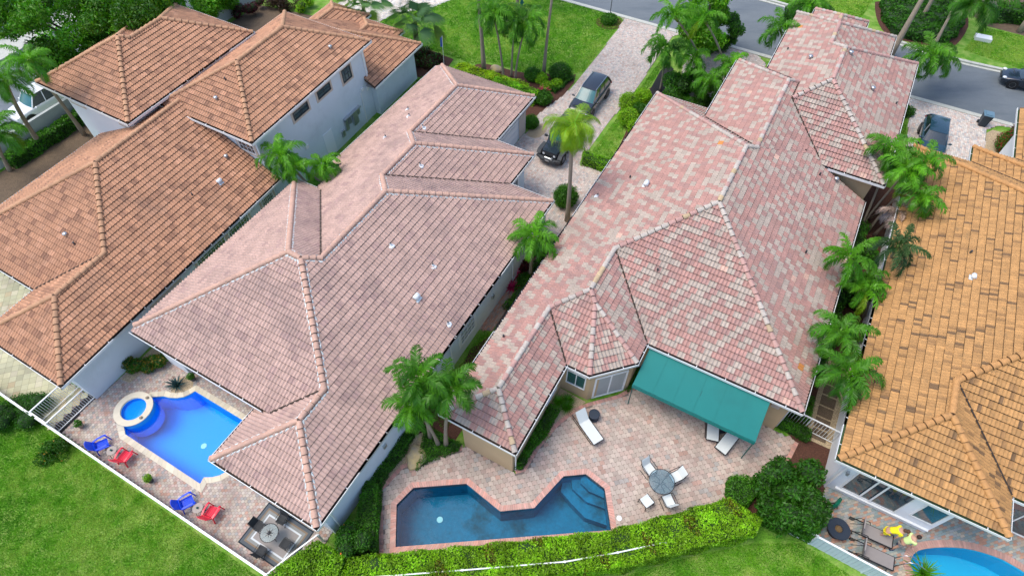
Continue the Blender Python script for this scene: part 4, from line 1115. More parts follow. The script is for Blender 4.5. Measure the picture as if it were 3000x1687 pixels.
sheet('gravel', [(9.5, -5.28), (9.85, -4.83), (11.2, -4.76), (12.7, -4.5), (14.0, -4.0), (14.7, -3.7), (14.8, -5.28)], M['gravel'], .034)
sheet('gravel', [(5.1, -26.9), (7.8, -26.9), (7.8, -25.6), (3.5, -26.2), (3.4, -26.8)], M['gravel'], .048)
sheet('gravel', densify(arc((4.75, -23.5), .62, 0, 330, 9), True, 1), M['gravel'], .050)
sheet('gravel', densify([(32.5, -16.9), (33.0, -17.1), (34.0, -17.2), (34.6, -16.2), (33.6, -15.8), (32.6, -16.1)], True, 1), M['gravel'], .040)
sheet('gravel', [(18.9, 6.0), (18.9, 8.6), (40, 8.6), (40, 6.0)], M['mulch'], .010)
sheet('gravel', [(18.4, 7.1), (18.4, 8.5), (24, 8.5), (24, 7.1)], M['gravel'], .014)
for i in range(8):
    tag(MB(T=lambda u, v, z: W(u, v, z)).prism([(18.6 + i * .72, 7.35), (19.2 + i * .72, 7.35), (19.2 + i * .72, 8.1), (18.6 + i * .72, 8.1)], .01, .05).build('stepping_slab', M['soil'], None), kind='structure')
sheet('gravel', densify([(50.4, 13.4), (47.8, 13.5), (45.2, 13.0), (45.2, 15.0), (50.4, 15.0)], True, 1), M['gravel'], .030)
sheet('mulch', densify([(66.3, 2.6), (63.8, 3.0), (61.4, 3.8), (60.2, 4.7), (59.9, 5.8), (60.6, 9.9), (63.1, 10.6), (65.9, 10.9), (68.3, 10.3), (69.3, 9.0)], True, 1), M['mulch'], .010)
sheet('mulch', [(69.5, 9.0), (66.2, 12.3), (66.0, 16), (71, 26), (80, 26), (80, 9)], M['soil'], .010)
# ================================================================ vegetation
def leafcloud(name, P, size, mt, parent=None, tint=None, N=None, flat=.5, aspect=.45, seed=0, world=False):
    """one diamond leaf per point; N = preferred outward direction"""
    r_ = np.random.default_rng(seed + 77); n = len(P); P = np.asarray(P, float)
    nrm = r_.normal(size=(n, 3)); nrm /= np.linalg.norm(nrm, axis=1, keepdims=True)
    base = np.array([[0, 0, 1.0]]) if N is None else N
    nrm = nrm * (1 - flat) + base * flat; nrm /= np.linalg.norm(nrm, axis=1, keepdims=True)
    a = np.cross(nrm, r_.normal(size=(n, 3))); a /= np.linalg.norm(a, axis=1, keepdims=True) + 1e-9
    b = np.cross(nrm, a)
    s_ = (np.full(n, size) if np.isscalar(size) else size) * r_.uniform(.7, 1.3, n)
    s_ = s_[:, None]
    bend = nrm * s_ * .18
    Q = np.stack([P - a * s_, P + b * s_ * aspect + bend, P + a * s_, P - b * s_ * aspect + bend], 1)
    if tint is None: tint = r_.uniform(.75, 1.25, (n, 1)) * np.ones((1, 3))
    return np_mesh(name, Q.reshape(-1, 3), np.arange(n * 4).reshape(n, 4), mt, parent, tint=tint, world=world)

def frond_rows(L, n, droop, rise, leaf, width, seed, plum=.5, lobes=1):
    """pinnate frond in local x-z: list of quads for leaflets and the rib"""
    r_ = random.Random(seed); quads = []; rib = []
    p = Vector((0, 0, 0)); a = rise; K = 14
    pts = [p.copy()]
    for i in range(K):
        a -= droop / K * (0.6 + 0.9 * i / K)
        p = p + Vector((math.cos(a), 0, math.sin(a))) * (L / K); pts.append(p.copy())
    def P(t):
        x = t * K; i = min(K - 1, int(x)); f = x - i
        return pts[i].lerp(pts[i + 1], f), (pts[i + 1] - pts[i]).normalized()
    for i in range(K):
        w_ = .035 * (1 - i / K) + .008; q, q2 = pts[i], pts[i + 1]
        rib.append([q + Vector((0, -w_, 0)), q2 + Vector((0, -w_ * .9, 0)), q2 + Vector((0, w_ * .9, 0)), q + Vector((0, w_, 0))])
    for i in range(n):
        t = .12 + .88 * (i + .5) / n
        c, d = P(t); upv = Vector((-d.z, 0, d.x))
        ln = leaf * (math.sin(math.pi * min(1, (t * .95 + .12))) ** .6) * r_.uniform(.85, 1.1)
        for sd_ in (-1, 1):
            el = r_.uniform(-.25, plum)
            dirv = (Vector((0, sd_, 0)) * math.cos(el) + upv * math.sin(el)).normalized()
            dirv = (dirv * .82 + d * (.45 + .5 * t)).normalized()
            w_ = width * r_.uniform(.8, 1.15)
            m1 = c + dirv * ln * .5 + Vector((0, 0, -ln * .08))
            e = c + dirv * ln * .86 + Vector((0, 0, -ln * (.40 + .25 * r_.random())))
            s_ = d * w_
            quads.append([c - s_ * .5, m1 - s_ * .6, m1 + s_ * .6, c + s_ * .5])
            quads.append([m1 - s_ * .6, e - s_ * .1, e + s_ * .1, m1 + s_ * .6])
    return quads, rib
def palm_crown_mesh(name, kind, seed):
    r_ = random.Random(seed); V = []; T = []
    K = dict(adonidia=dict(nf=14, L=2.2, n=46, droop=2.7, leaf=.56, w=.05, plum=.9, rise=(1.35, .0)),
             coconut=dict(nf=24, L=3.0, n=62, droop=2.6, leaf=1.0, w=.030, plum=.1, rise=(1.35, -.3)),
             royal=dict(nf=16, L=3.2, n=60, droop=2.2, leaf=.85, w=.06, plum=.6, rise=(1.3, .0)),
             foxtail=dict(nf=12, L=2.4, n=64, droop=2.1, leaf=.5, w=.05, plum=1.4, rise=(1.25, .1)),
             small=dict(nf=12, L=1.6, n=36, droop=2.5, leaf=.46, w=.05, plum=1.0, rise=(1.2, .2)))[kind]
    for i in range(K['nf']):
        age = i / (K['nf'] - 1)
        rise = K['rise'][0] * (1 - age) + K['rise'][1] * age + r_.uniform(-.12, .12)
        az = i * 2.399 + r_.uniform(-.3, .3)
        q, rib = frond_rows(K['L'] * r_.uniform(.8, 1.08), K['n'], K['droop'] * (0.75 + .4 * age), rise, K['leaf'], K['w'], r_.random(), K['plum'])
        Rm = Matrix.Rotation(az, 3, 'Z') @ Matrix.Rotation(r_.uniform(-.25, .25), 3, 'X')
        g = r_.uniform(.8, 1.2)
        old = (kind == 'coconut' and age > .75) or (kind != 'coconut' and age > .93 and r_.random() < .5)
        tc = (2.6 * g, 1.15 * g, .8 * g) if old else ((3.2 * g, 1.45 * g, .9 * g) if kind == 'coconut' else (g * (1.7 - .85 * age), g * (1.3 - .42 * age), g))
        for a in q:
            V += [Rm @ p for p in a]; f_ = r_.uniform(.8, 1.2); T.append(tuple(x * f_ for x in tc))
        for a in rib:
            V += [Rm @ p for p in a]; T.append((2.2, 1.6, 1.2))
    A = np.array([tuple(p) for p in V], dtype=np.float32)
    o = np_mesh(name, A, np.arange(len(A)).reshape(-1, 4), M['frond'], None, tint=np.array(T))
    me = o.data; bpy.data.objects.remove(o); return me
def fan_crown_mesh(name, seed, nf=15, Rl=1.15):
    r_ = random.Random(seed); V = []; T = []; F = []; b = 0
    for i in range(nf):
        age = i / (nf - 1); el = 1.35 * (1 - age) - .15 * age; az = i * 2.399
        st_ = r_.uniform(.9, 1.4) * (.75 + .35 * age); Rm = Matrix.Rotation(az, 3, 'Z')
        tip = Vector((math.cos(el) * st_, 0, math.sin(el) * st_)); base = Vector((0, 0, 0))
        w_ = .03
        V += [Rm @ (base + Vector((0, -w_, 0))), Rm @ (tip + Vector((0, -w_, 0))), Rm @ (tip + Vector((0, w_, 0))), Rm @ (base + Vector((0, w_, 0)))]; T.append((1.6, 1.2, .7)); F.append(4)
        d = tip.normalized(); tilt = el - .5
        dx = Vector((math.cos(tilt), 0, math.sin(tilt))); g = r_.uniform(.85, 1.15); yel = age > .85
        n = 38
        for k in range(n):
            a0 = -2.2 + 4.4 * k / n; a1 = -2.2 + 4.4 * (k + 1) / n; am = (a0 + a1) / 2
            rr = Rl * (1 - .12 * abs(am) / 2.2) * r_.uniform(.92, 1.03)
            def Q(a, r2, z=0): return tip + dx * math.cos(a) * r2 + Vector((0, math.sin(a) * r2, 0)) + Vector((0, 0, z - .12 * r2 * r2))
            up_ = .05 if k % 2 else -.05
            V += [Rm @ tip, Rm @ Q(a0 * .7 + am * .3, rr * .50, -.03), Rm @ Q(am, rr, -.22), Rm @ Q(a1 * .7 + am * .3, rr * .50, .03)]; F.append(4)
            T.append((1.5 * g, 1.25 * g, .35 * g) if yel else (.9 * g + up_, 1.0 * g, .95 * g))
    A = np.array([tuple(p) for p in V], dtype=np.float32)
    o = np_mesh(name, A, np.arange(len(A)).reshape(-1, 4), M['frond_fan'], None, tint=np.array(T))
    me = o.data; bpy.data.objects.remove(o); return me
CR = {}
for kind, num in (('adonidia', 5), ('coconut', 1), ('royal', 3), ('foxtail', 2), ('small', 2)):
    CR[kind] = [palm_crown_mesh('crown_mesh', kind, 100 + 7 * i + len(kind)) for i in range(num)]
CR['fan'] = [fan_crown_mesh('crown_mesh', 5), fan_crown_mesh('crown_mesh', 9)]
M['frond_grey'] = leaf_mat('frond_withered', (0.30, 0.27, 0.25), trans=.1)
def crown_height(base, cpx):
    best = min(np.arange(1.2, 14, .05), key=lambda z: (at(cpx[0], cpx[1], z) - Vector((base.x, base.y, z))).length)
    return best
def palm(base, crown_px=None, h=None, kind='adonidia', var=0, r0=.12, label='', scale=1.0, rot=None, group=None, lean=None, shaft=.7, tint=None, bark='bark', name='palm_tree'):
    base = Vector((base.x, base.y, 0))
    if crown_px:
        h_ = h or crown_height(base, crown_px); top = at(crown_px[0], crown_px[1], h_)
    else: h_ = h; top = base + Vector(((lean or (0, 0))[0], (lean or (0, 0))[1], h))
    root = empty(name, base, 0, label, 'palm tree', group)
    off = top - base; n = 9; pts = []; rad = []
    for i in range(n + 1):
        t = i / n; e = t * t * .55 + t * .45
        pts.append(Vector((off.x * e, off.y * e, off.z * t - .05 * (1 - t)))); rad.append(r0 * (1.35 - .5 * min(1, t * 4)) if t < .25 else r0 * (.88 - .18 * t))
    MB().tube(pts, rad, 10).build('trunk', M[bark], root, smooth=True)
    if shaft and kind not in ('coconut', 'fan'):
        d = (pts[-1] - pts[-2]).normalized()
        MB().tube([pts[-1] - d * .05, pts[-1] + d * shaft * .35, pts[-1] + d * shaft], [r0 * 1.0, r0 * 1.1, r0 * .5], 10).build('crownshaft', M['shaft'], root, smooth=True)
        cpos = pts[-1] + d * shaft * .85
    else: cpos = pts[-1]
    me = CR[kind][var % len(CR[kind])]
    if tint: me = me.copy(); me.materials[0] = M[tint]
    c = bpy.data.objects.new('crown', me); col.objects.link(c); c.parent = root
    c.location = cpos; c.scale = (scale,) * 3; c.rotation_euler = (0, 0, random.uniform(0, 6.28) if rot is None else rot)
    return root
def blob_points(ells, n, seed, shell=.55):
    """points in a union of ellipsoids, thicker near their skin; returns points, outward normals, clump ids"""
    r_ = np.random.default_rng(seed); vol = np.array([e[1][0] * e[1][1] * e[1][2] for e in ells]) ** .67; vol /= vol.sum()
    P = []; N = []; I = []
    for i, (c, r3) in enumerate(ells):
        k = int(n * vol[i]) + 1; d = r_.normal(size=(k, 3)); d /= np.linalg.norm(d, axis=1, keepdims=True)
        rad = shell + (1 - shell) * r_.random(k) ** .6; rad *= (1 + .10 * np.sin(d[:, 0] * 7 + i) * np.cos(d[:, 1] * 9) + .06 * r_.normal(size=k))
        P.append(np.array(c) + d * rad[:, None] * np.array(r3)); N.append(d); I.append(np.full(k, i))
    return np.concatenate(P), np.concatenate(N), np.concatenate(I)
def bush(base, ells, n, size, mt, label, cat='shrub', name='shrub', seed=1, group=None, tvar=.3, flowers=None, core=True, leaves='foliage', aspect=.45, zclip=True):
    """rounded shrub: a dark twig core and leaves over it; ells relative to base"""
    root = empty(name, base, 0, label, cat, group)
    P, N, I = blob_points(ells, n, seed)
    if zclip: k = P[:, 2] > .02; P, N, I = P[k], N[k], I[k]
    r_ = np.random.default_rng(seed); cl = r_.uniform(1 - tvar, 1 + tvar, len(ells))
    nz = np.sin(P[:, 0] * 5.1 + 1) * np.sin(P[:, 1] * 4.7) * np.sin(P[:, 2] * 5.5)
    t = (cl[I] * (1 + .22 * nz) * r_.uniform(.75, 1.25, len(P)))[:, None] * np.array([[1.0, 1.0, 1.0]])
    t[:, 0] *= r_.uniform(.85, 1.25, len(P))
    leafcloud(leaves, P, size, mt, root, tint=t, N=N, flat=.45, seed=seed, aspect=aspect)
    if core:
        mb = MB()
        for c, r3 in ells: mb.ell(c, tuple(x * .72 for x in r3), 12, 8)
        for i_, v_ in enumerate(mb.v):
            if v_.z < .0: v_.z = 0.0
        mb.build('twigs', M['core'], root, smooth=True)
    if flowers:
        fm, fn, fs = flowers; P2, N2, _ = blob_points(ells, fn, seed + 5, .95); k = P2[:, 2] > .1
        leafcloud('flowers', P2[k], fs, fm, root, N=N2[k], flat=.6, seed=seed + 3, aspect=.8)
    return root
def hedge(poly, h_, dens, size, mt, label, seed=1, z0=0.0, cat='hedge', wob=.06, top_tint=(1.15, 1.1, 1.0), name='hedge', brown=0.0):
    """clipped hedge over a footprint (u,v)"""
    r_ = np.random.default_rng(seed); c = (sum(p[0] for p in poly) / len(poly), sum(p[1] for p in poly) / len(poly))
    root = empty(name, W(c[0], c[1], 0), 0, label, cat)
    P_ = ccw(list(poly)); us = [p[0] for p in P_]; vs = [p[1] for p in P_]
    A = abs(area(P_)); n = int(A * dens); pts = []; nr = []; tt = []
    U = r_.uniform(min(us), max(us), n * 6); V = r_.uniform(min(vs), max(vs), n * 6); k = inpoly(P_, U, V); U, V = U[k][:n], V[k][:n]
    bumps = wob * (np.sin(U * 3.1 + seed) + np.sin(V * 2.7 + U) + .6 * np.sin(U * 7.3 - V * 5.1))
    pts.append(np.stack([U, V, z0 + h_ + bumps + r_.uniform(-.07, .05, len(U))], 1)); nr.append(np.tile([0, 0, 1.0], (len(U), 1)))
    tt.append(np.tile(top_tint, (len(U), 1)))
    for i in range(len(P_)):
        a, b = P_[i], P_[(i + 1) % len(P_)]; L = math.hypot(b[0] - a[0], b[1] - a[1])
        m_ = int(L * h_ * dens * .8)
        if m_ < 1: continue
        t = r_.random(m_); nn = ((b[1] - a[1]) / L, -(b[0] - a[0]) / L); o = r_.uniform(-.07, .05, m_)
        z = r_.random(m_) * h_
        x = a[0] + (b[0] - a[0]) * t; y = a[1] + (b[1] - a[1]) * t
        o = o + wob * np.sin(x * 3 + y * 2 + z * 4)
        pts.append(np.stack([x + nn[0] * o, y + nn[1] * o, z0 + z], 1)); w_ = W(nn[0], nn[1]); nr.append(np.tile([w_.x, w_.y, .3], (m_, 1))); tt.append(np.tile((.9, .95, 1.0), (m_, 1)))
    P = np.concatenate(pts); N = np.concatenate(nr); T = np.concatenate(tt)
    cl = 1 + .25 * np.sin(P[:, 0] * 2.3 + seed) * np.sin(P[:, 1] * 2.9) + .15 * np.sin(P[:, 0] * 8.3) * np.sin(P[:, 1] * 7.9)
    T = T * (cl * r_.uniform(.7, 1.3, len(P)))[:, None]
    vn = vnoise(P[:, 0] * 3.2 + 50, P[:, 1] * 3.2 + P[:, 2] * 2 + 50, 5); T *= (.72 + .56 * vn)[:, None]
    if brown:
        nz = np.sin(P[:, 0] * 1.7 + 2) * np.sin(P[:, 1] * 2.1 + 1) + .5 * np.sin(P[:, 0] * 5 + P[:, 1] * 3); k = (nz > brown) & (r_.random(len(P)) < .6)
        T[k] = np.array([1.0, .50, .8]) * r_.uniform(.4, .9, (k.sum(), 1))
    X = P[:, 0] * math.cos(YAW) + P[:, 1] * math.sin(YAW); Y = P[:, 0] * math.sin(YAW) - P[:, 1] * math.cos(YAW)
    leafcloud('foliage', np.stack([X, Y, P[:, 2]], 1), size, mt, root, tint=T, N=N, flat=.4, seed=seed, world=True)
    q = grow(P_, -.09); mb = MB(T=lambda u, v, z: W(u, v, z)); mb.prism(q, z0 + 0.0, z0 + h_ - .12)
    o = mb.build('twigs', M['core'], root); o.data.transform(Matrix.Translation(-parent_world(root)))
    return root
def spiky(base, n, L, mt, label, cat='plant', name='spiky_plant', tint=(1, 1, 1), w_=.05, droop=.8, group=None, seed=1, rise=(1.4, .2)):
    """rosette of arching blades"""
    r_ = random.Random(seed); V = []; T = []
    for i in range(n):
        a = i * 2.399; age = i / n; el = rise[0] * (1 - age) + rise[1] * age; l = L * r_.uniform(.75, 1.1); p = Vector((0, 0, .03)); K = 4; seg = []
        for k in range(K + 1):
            seg.append((p.copy(), w_ * (1 - (k / K) ** 1.5) + .003)); p = p + Vector((math.cos(a) * math.cos(el), math.sin(a) * math.cos(el), math.sin(el))) * l / K; el -= droop / K
        sv = Vector((-math.sin(a), math.cos(a), 0)); g = r_.uniform(.75, 1.25)
        for k in range(K):
            (p0, w0), (p1, w1) = seg[k], seg[k + 1]
            V += [p0 - sv * w0, p1 - sv * w1, p1 + sv * w1, p0 + sv * w0]; T.append(tuple(x * g for x in tint))
    A = np.array([tuple(p) for p in V], dtype=np.float32)
    root = empty(name, base, 0, label, cat, group)
    np_mesh('blades', A, np.arange(len(A)).reshape(-1, 4), mt, root, tint=np.array(T)); return root
def tree(base, h_, ells, n, size, mt, label, seed=1, tr=.16, name='tree', tvar=.35, limbs=6, cat='tree', core=True):
    root = empty(name, base, 0, label, cat)
    tk = MB(); r_ = random.Random(seed); top = Vector((r_.uniform(-.3, .3), r_.uniform(-.3, .3), h_ * .45))
    tk.tube([Vector((0, 0, -.05)), Vector((.05, 0, h_ * .2)), top], [tr * 1.4, tr, tr * .7], 9)
    for i in range(min(limbs, len(ells))):
        c = Vector(ells[i][0]); mid = top.lerp(c, .5) + Vector((r_.uniform(-.2, .2), r_.uniform(-.2, .2), .1))
        tk.tube([top * .85, mid, c], [tr * .55, tr * .35, tr * .12], 7)
    tk.build('trunk', M['bark_dark'], root, smooth=True)
    P, N, I = blob_points(ells, n, seed, .45); rr = np.random.default_rng(seed); cl = rr.uniform(1 - tvar, 1 + tvar, len(ells))
    nz = np.sin(P[:, 0] * 3.1 + 1) * np.sin(P[:, 1] * 2.7) * np.sin(P[:, 2] * 3.5)
    t = (cl[I] * (1 + .3 * nz) * rr.uniform(.7, 1.3, len(P)))[:, None] * np.ones((1, 3)); t[:, 0] *= rr.uniform(.8, 1.4, len(P))
    leafcloud('crown', P, size, mt, root, tint=t, N=N, flat=.4, seed=seed)
    return root
def vnoise(x, y, seed=0):
    xi = np.floor(x); yi = np.floor(y); fx = x - xi; fy = y - yi; fx = fx * fx * (3 - 2 * fx); fy = fy * fy * (3 - 2 * fy)
    g = lambda a, b: hsh(a, b, seed)
    return (g(xi, yi) * (1 - fx) + g(xi + 1, yi) * fx) * (1 - fy) + (g(xi, yi + 1) * (1 - fx) + g(xi + 1, yi + 1) * fx) * fy
def grass_patch(name, polys, n, size, seed, tint_fn=None):
    r_ = np.random.default_rng(seed); tot = sum(abs(area(p)) for p in polys); Us = []; Vs = []
    for p in polys:
        k = int(n * abs(area(p)) / tot); us = [q[0] for q in p]; vs = [q[1] for q in p]
        bb = (max(us) - min(us)) * (max(vs) - min(vs)); m_ = int(k * bb / abs(area(p)) * 1.05)
        U = r_.uniform(min(us), max(us), m_); V = r_.uniform(min(vs), max(vs), m_); g = inpoly(p, U, V); Us.append(U[g]); Vs.append(V[g])
    U = np.concatenate(Us); V = np.concatenate(Vs); n = len(U)
    X = U * math.cos(YAW) + V * math.sin(YAW); Y = U * math.sin(YAW) - V * math.cos(YAW)
    a = r_.uniform(0, 2 * math.pi, n); hh = size * r_.uniform(.5, 1.3, n); w_ = size * .30
    lx = r_.normal(0, .45, n) * size; ly = r_.normal(0, .45, n) * size
    P0 = np.stack([X - np.cos(a) * w_, Y - np.sin(a) * w_, np.full(n, .0)], 1); P1 = np.stack([X + np.cos(a) * w_, Y + np.sin(a) * w_, np.full(n, .0)], 1); P2 = np.stack([X + lx, Y + ly, hh], 1)
    t = r_.uniform(.7, 1.3, (n, 1)) * np.ones((1, 3)); pn = 3.6 * (vnoise(U * .45, V * .45, 1) - .5) + 2.6 * (vnoise(U * 1.5, V * 1.5, 2) - .5) + 2.2 * (vnoise(U * 4, V * 4, 3) - .5) + r_.normal(0, .35, n)
    dry = np.clip((pn - .15) * .8, 0, 1)[:, None]
    t = t * ((1 - dry) * np.array([[1, 1, 1]]) + dry * np.array([[2.3, 1.28, 6.0]]))
    rich = np.clip((-pn - .3) * .7, 0, 1)[:, None]; t *= (1 - rich * np.array([[.50, .30, .2]]))
    if tint_fn is not None: t = t * tint_fn(U, V)[:, None]
    V3 = np.stack([P0, P1, P2], 1).reshape(-1, 3)
    o = np_mesh(name, V3, np.arange(n * 3).reshape(n, 3), M['grass'], None, tint=t); tag(o, kind='stuff')
    return o
# ================================================================ planting the scene
V2 = lambda u, v: W(u, v, 0)
rr_ = random.Random(12)
L_ = 'palm'
# front lawn palms
palm(at(1475.5, 233), (1450, 62), kind='adonidia', var=0, r0=.10, scale=1.15, label='leftmost of three slim palms on the front lawn, dark drooping crown', group='lawn palms')
palm(at(1498, 227), (1507, 78), kind='adonidia', var=1, r0=.09, scale=1.0, label='middle slim palm on the front lawn with crown behind its neighbour', group='lawn palms')
palm(at(1508.5, 235), (1536, 90), kind='adonidia', var=2, r0=.09, scale=1.2, label='rightmost slim palm on the front lawn with large drooping crown', group='lawn palms')
palm(at(1418.5, 211.6), h=11.0, kind='royal', var=0, r0=.17, lean=(-.5, .6), label='tall thick grey palm trunk left on the lawn, crown above the picture')
palm(at(1592, 223), h=11.5, kind='royal', var=1, r0=.13, lean=(.9, .4), label='tall pale palm trunk right on the lawn, crown above the picture')
palm(at(1516, 28), h=9, kind='royal', var=2, r0=.13, lean=(0, .3), label='dark trunk at the top edge of the front lawn')
palm(at(1662, 646), (1677, 375), kind='coconut', var=0, r0=.16, scale=.74, label='coconut palm with yellow green fronds beside the parked black off-roader')
palm(at(1553, 814), (1561, 715), kind='adonidia', var=3, r0=.13, scale=1.05, label='palm with green crownshaft in the bed between mauve and pink roofs')
# cluster before the dark pool
palm(at(1285, 1303.6), (1223, 1200), kind='adonidia', var=0, r0=.10, scale=.92, label='lowest left palm of the cluster beside the dark pool house wing', group='poolside palm cluster')
palm(at(1306.7, 1303.6), (1318, 1155), kind='adonidia', var=4, r0=.11, scale=.95, label='right palm of the cluster with pale curved trunk at the tan wing', group='poolside palm cluster')
palm(at(1262, 1285), (1233, 1125), kind='adonidia', var=2, r0=.10, scale=.92, label='upper left palm of the cluster over the mauve roof edge', group='poolside palm cluster')
# pair between the orange and the mauve roofs
palm(V2(19.4, -25.9), (837, 475), kind='adonidia', var=1, r0=.11, h=4.3, scale=1.0, label='larger palm against the pale two storey wall', group='palms between the orange and mauve roofs')
palm(V2(20.3, -25.3), (884, 500), kind='adonidia', var=3, r0=.10, h=3.8, scale=.72, label='middle palm against the pale two storey wall', group='palms between the orange and mauve roofs')
palm(V2(20.0, -24.9), (950, 500), kind='adonidia', var=4, r0=.10, h=3.7, scale=.78, label='smaller palm right against the pale wall with green shaft', group='palms between the orange and mauve roofs')
# strip between pink and golden houses
gC = 'palms between the pink and golden roofs'
palm(at(2508, 690), (2600, 470), kind='small', var=0, h=5.2, r0=.09, scale=1.25, label='leaning palm topmost in the strip, hanging over the black hatchback', group=gC)
palm(at(2515, 672), (2640, 520), kind='adonidia', var=1, h=5.0, r0=.09, scale=.95, label='leaning palm in the middle of the upper strip cluster', group=gC)
palm(at(2540, 680), (2690, 500), kind='adonidia', var=2, h=5.2, r0=.09, scale=.92, label='leaning palm touching the golden roof top corner', group=gC)
palm(at(2560, 690), (2685, 590), kind='small', var=1, h=4.6, r0=.09, scale=1.15, label='leaning palm lowest of the upper cluster over the golden roof', group=gC)
palm(at(2548, 640), (2628, 628), kind='small', var=0, h=3.2, r0=.07, scale=1.0, tint='frond_grey', label='withered grey palm in the strip between the roofs', shaft=0)
palm(at(2508, 905), (2495, 770), kind='foxtail', var=0, h=4.6, r0=.11, scale=.85, label='bushy bright palm at the pink roof edge, middle of the strip', group=gC)
M['frond_dark'] = leaf_mat('frond_dark', (0.040, 0.115, 0.035), rough=.5, trans=.2)
palm(at(2550, 840), (2622, 735), kind='foxtail', var=1, h=4.4, r0=.10, scale=.88, tint='frond_dark', label='dark grey green feathery palm over the golden roof gutter', group=gC)
palm(at(2530, 930), (2535, 860), kind='foxtail', var=0, h=3.4, r0=.10, scale=.72, label='shaggy palm filling the strip above the two bright lower palms', group=gC)
palm(at(2560, 905), (2545, 830), kind='small', var=1, h=3.2, r0=.10, scale=1.1, label='low palm tuft in the middle of the strip between the roofs', group=gC)
palm(at(2478, 1090), (2465, 985), kind='adonidia', var=0, h=4.6, r0=.11, scale=.98, label='bright palm reaching over the pink roof corner, upper of the lower pair', group=gC)
palm(at(2500, 1170), (2490, 1100), kind='adonidia', var=3, h=4.0, r0=.11, scale=1.05, label='bright palm above the white gate, lower of the lower pair', group=gC)
# between driveway and pink house, street side
gD = 'palms at the street side of the pink house'
palm(at(1934, 264), (1948, 165), kind='small', var=0, r0=.08, scale=1.5, label='slender yellow green palm nearest the driveway', group=gD)
palm(at(1992, 272), (2022, 190), kind='adonidia', var=4, r0=.08, scale=.95, label='second slender palm from the driveway', group=gD)
palm(at(2135, 245), (2142, 195), kind='adonidia', var=1, h=3.0, r0=.08, scale=.95, label='palm with drooping fronds at the front eave of the pink roof', group=gD)
palm(at(2068, 300), (2078, 245), kind='adonidia', var=0, h=2.6, r0=.08, scale=1.0, label='low palm with dark fronds beside the paved front path', group=gD)
palm(at(2283, 175), (2287, 92), kind='adonidia', var=3, h=4.3, r0=.10, scale=1.05, label='palm standing at the street kerb left of the far pink roof', group=gD)
palm(V2(45.3, -7.3), (1985, 62), kind='foxtail', var=1, h=6.2, r0=.10, scale=.95, label='tall feathery palm left in the clump by the street', group=gD)
palm(V2(45.8, -5.6), (2070, 70), kind='foxtail', var=0, h=5.8, r0=.10, scale=.95, label='tall feathery palm right in the clump by the street', group=gD)
# across the street
gE = 'palms across the street'
palm(at(2605, 168), h=11.5, kind='royal', var=0, r0=.23, lean=(2.9, 3.8), label='thick leaning grey trunk behind the far pink roof')
palm(at(2694, 66), h=11, kind='royal', var=1, r0=.16, lean=(2, 3), label='second grey trunk rising from the far hedge mound')
palm(at(2730, 145), h=6.2, kind='royal', var=2, r0=.14, scale=.8, lean=(1.0, 2.2), label='palm with long hanging skirt of fronds over the far hedge mound')
palm(at(2726, 215), (2722, 165), kind='adonidia', var=2, h=3.6, r0=.10, scale=1.2, label='drooping palm at the street corner of the pink roof', group=gE)
palm(at(2760, 200), (2765, 175), kind='adonidia', var=0, h=2.6, r0=.10, scale=.95, label='smaller drooping palm at the kerb across the street', group=gE)
palm(at(2388, 20), (2372, 5), kind='adonidia', var=1, h=3.6, r0=.10, scale=1.1, label='palm at the top edge across the street', group=gE)
palm(at(2905, 60), (2870, 10), h=7.0, kind='royal', var=0, r0=.18, scale=.9, label='palm with hanging fronds at the top right edge', group=gE)
palm(at(2985, 95), h=9.0, kind='royal', var=2, r0=.20, lean=(2.5, 3.0), label='dark trunk on soil at the right edge across the street')
palm(V2(48.6, 15.2), h=9.5, kind='royal', var=1, r0=.14, lean=(3.2, 2.4), label='slim grey trunk rising from the round bush at the right edge')
# left edge
palm(at(124, 431), (18, 245), h=7.9, kind='royal', var=1, r0=.17, scale=.62, bark='bark', label='tall palm at the left edge in front of the white pickup')
palm(at(248, 395), (92, 188), h=9.0, kind='royal', var=2, r0=.14, scale=.55, bark='bark', label='tall palm whose trunk crosses the white pickup')
palm(at(30, 500), (-10, 400), h=3.6, kind='royal', var=0, r0=.14, scale=.8, label='low palm at the left edge by the wall hedge')
palm(at(444, 58), (452, -20), h=7.5, kind='foxtail', var=0, r0=.15, scale=1.2, bark='bark_dark', label='palm with dark trunk at the top edge above the orange roof')
palm(at(548, 32), h=8.0, kind='royal', var=0, r0=.13, bark='bark_dark', lean=(-1.2, 1.0), label='thin dark trunk leaning at the top edge above the orange roof')
palm(at(1069, 68), (1065, 22), kind='fan', var=0, h=3.0, r0=.22, bark='bark_dark', scale=1.15, label='fan palm with dark stem in front of the pale driveway', name='fan_palm')
palm(at(1222, 135), (1215, 72), kind='fan', var=1, h=3.0, r0=.28, bark='bark_dark', scale=1.25, label='large silvery fan palm on the lawn corner', name='fan_palm')
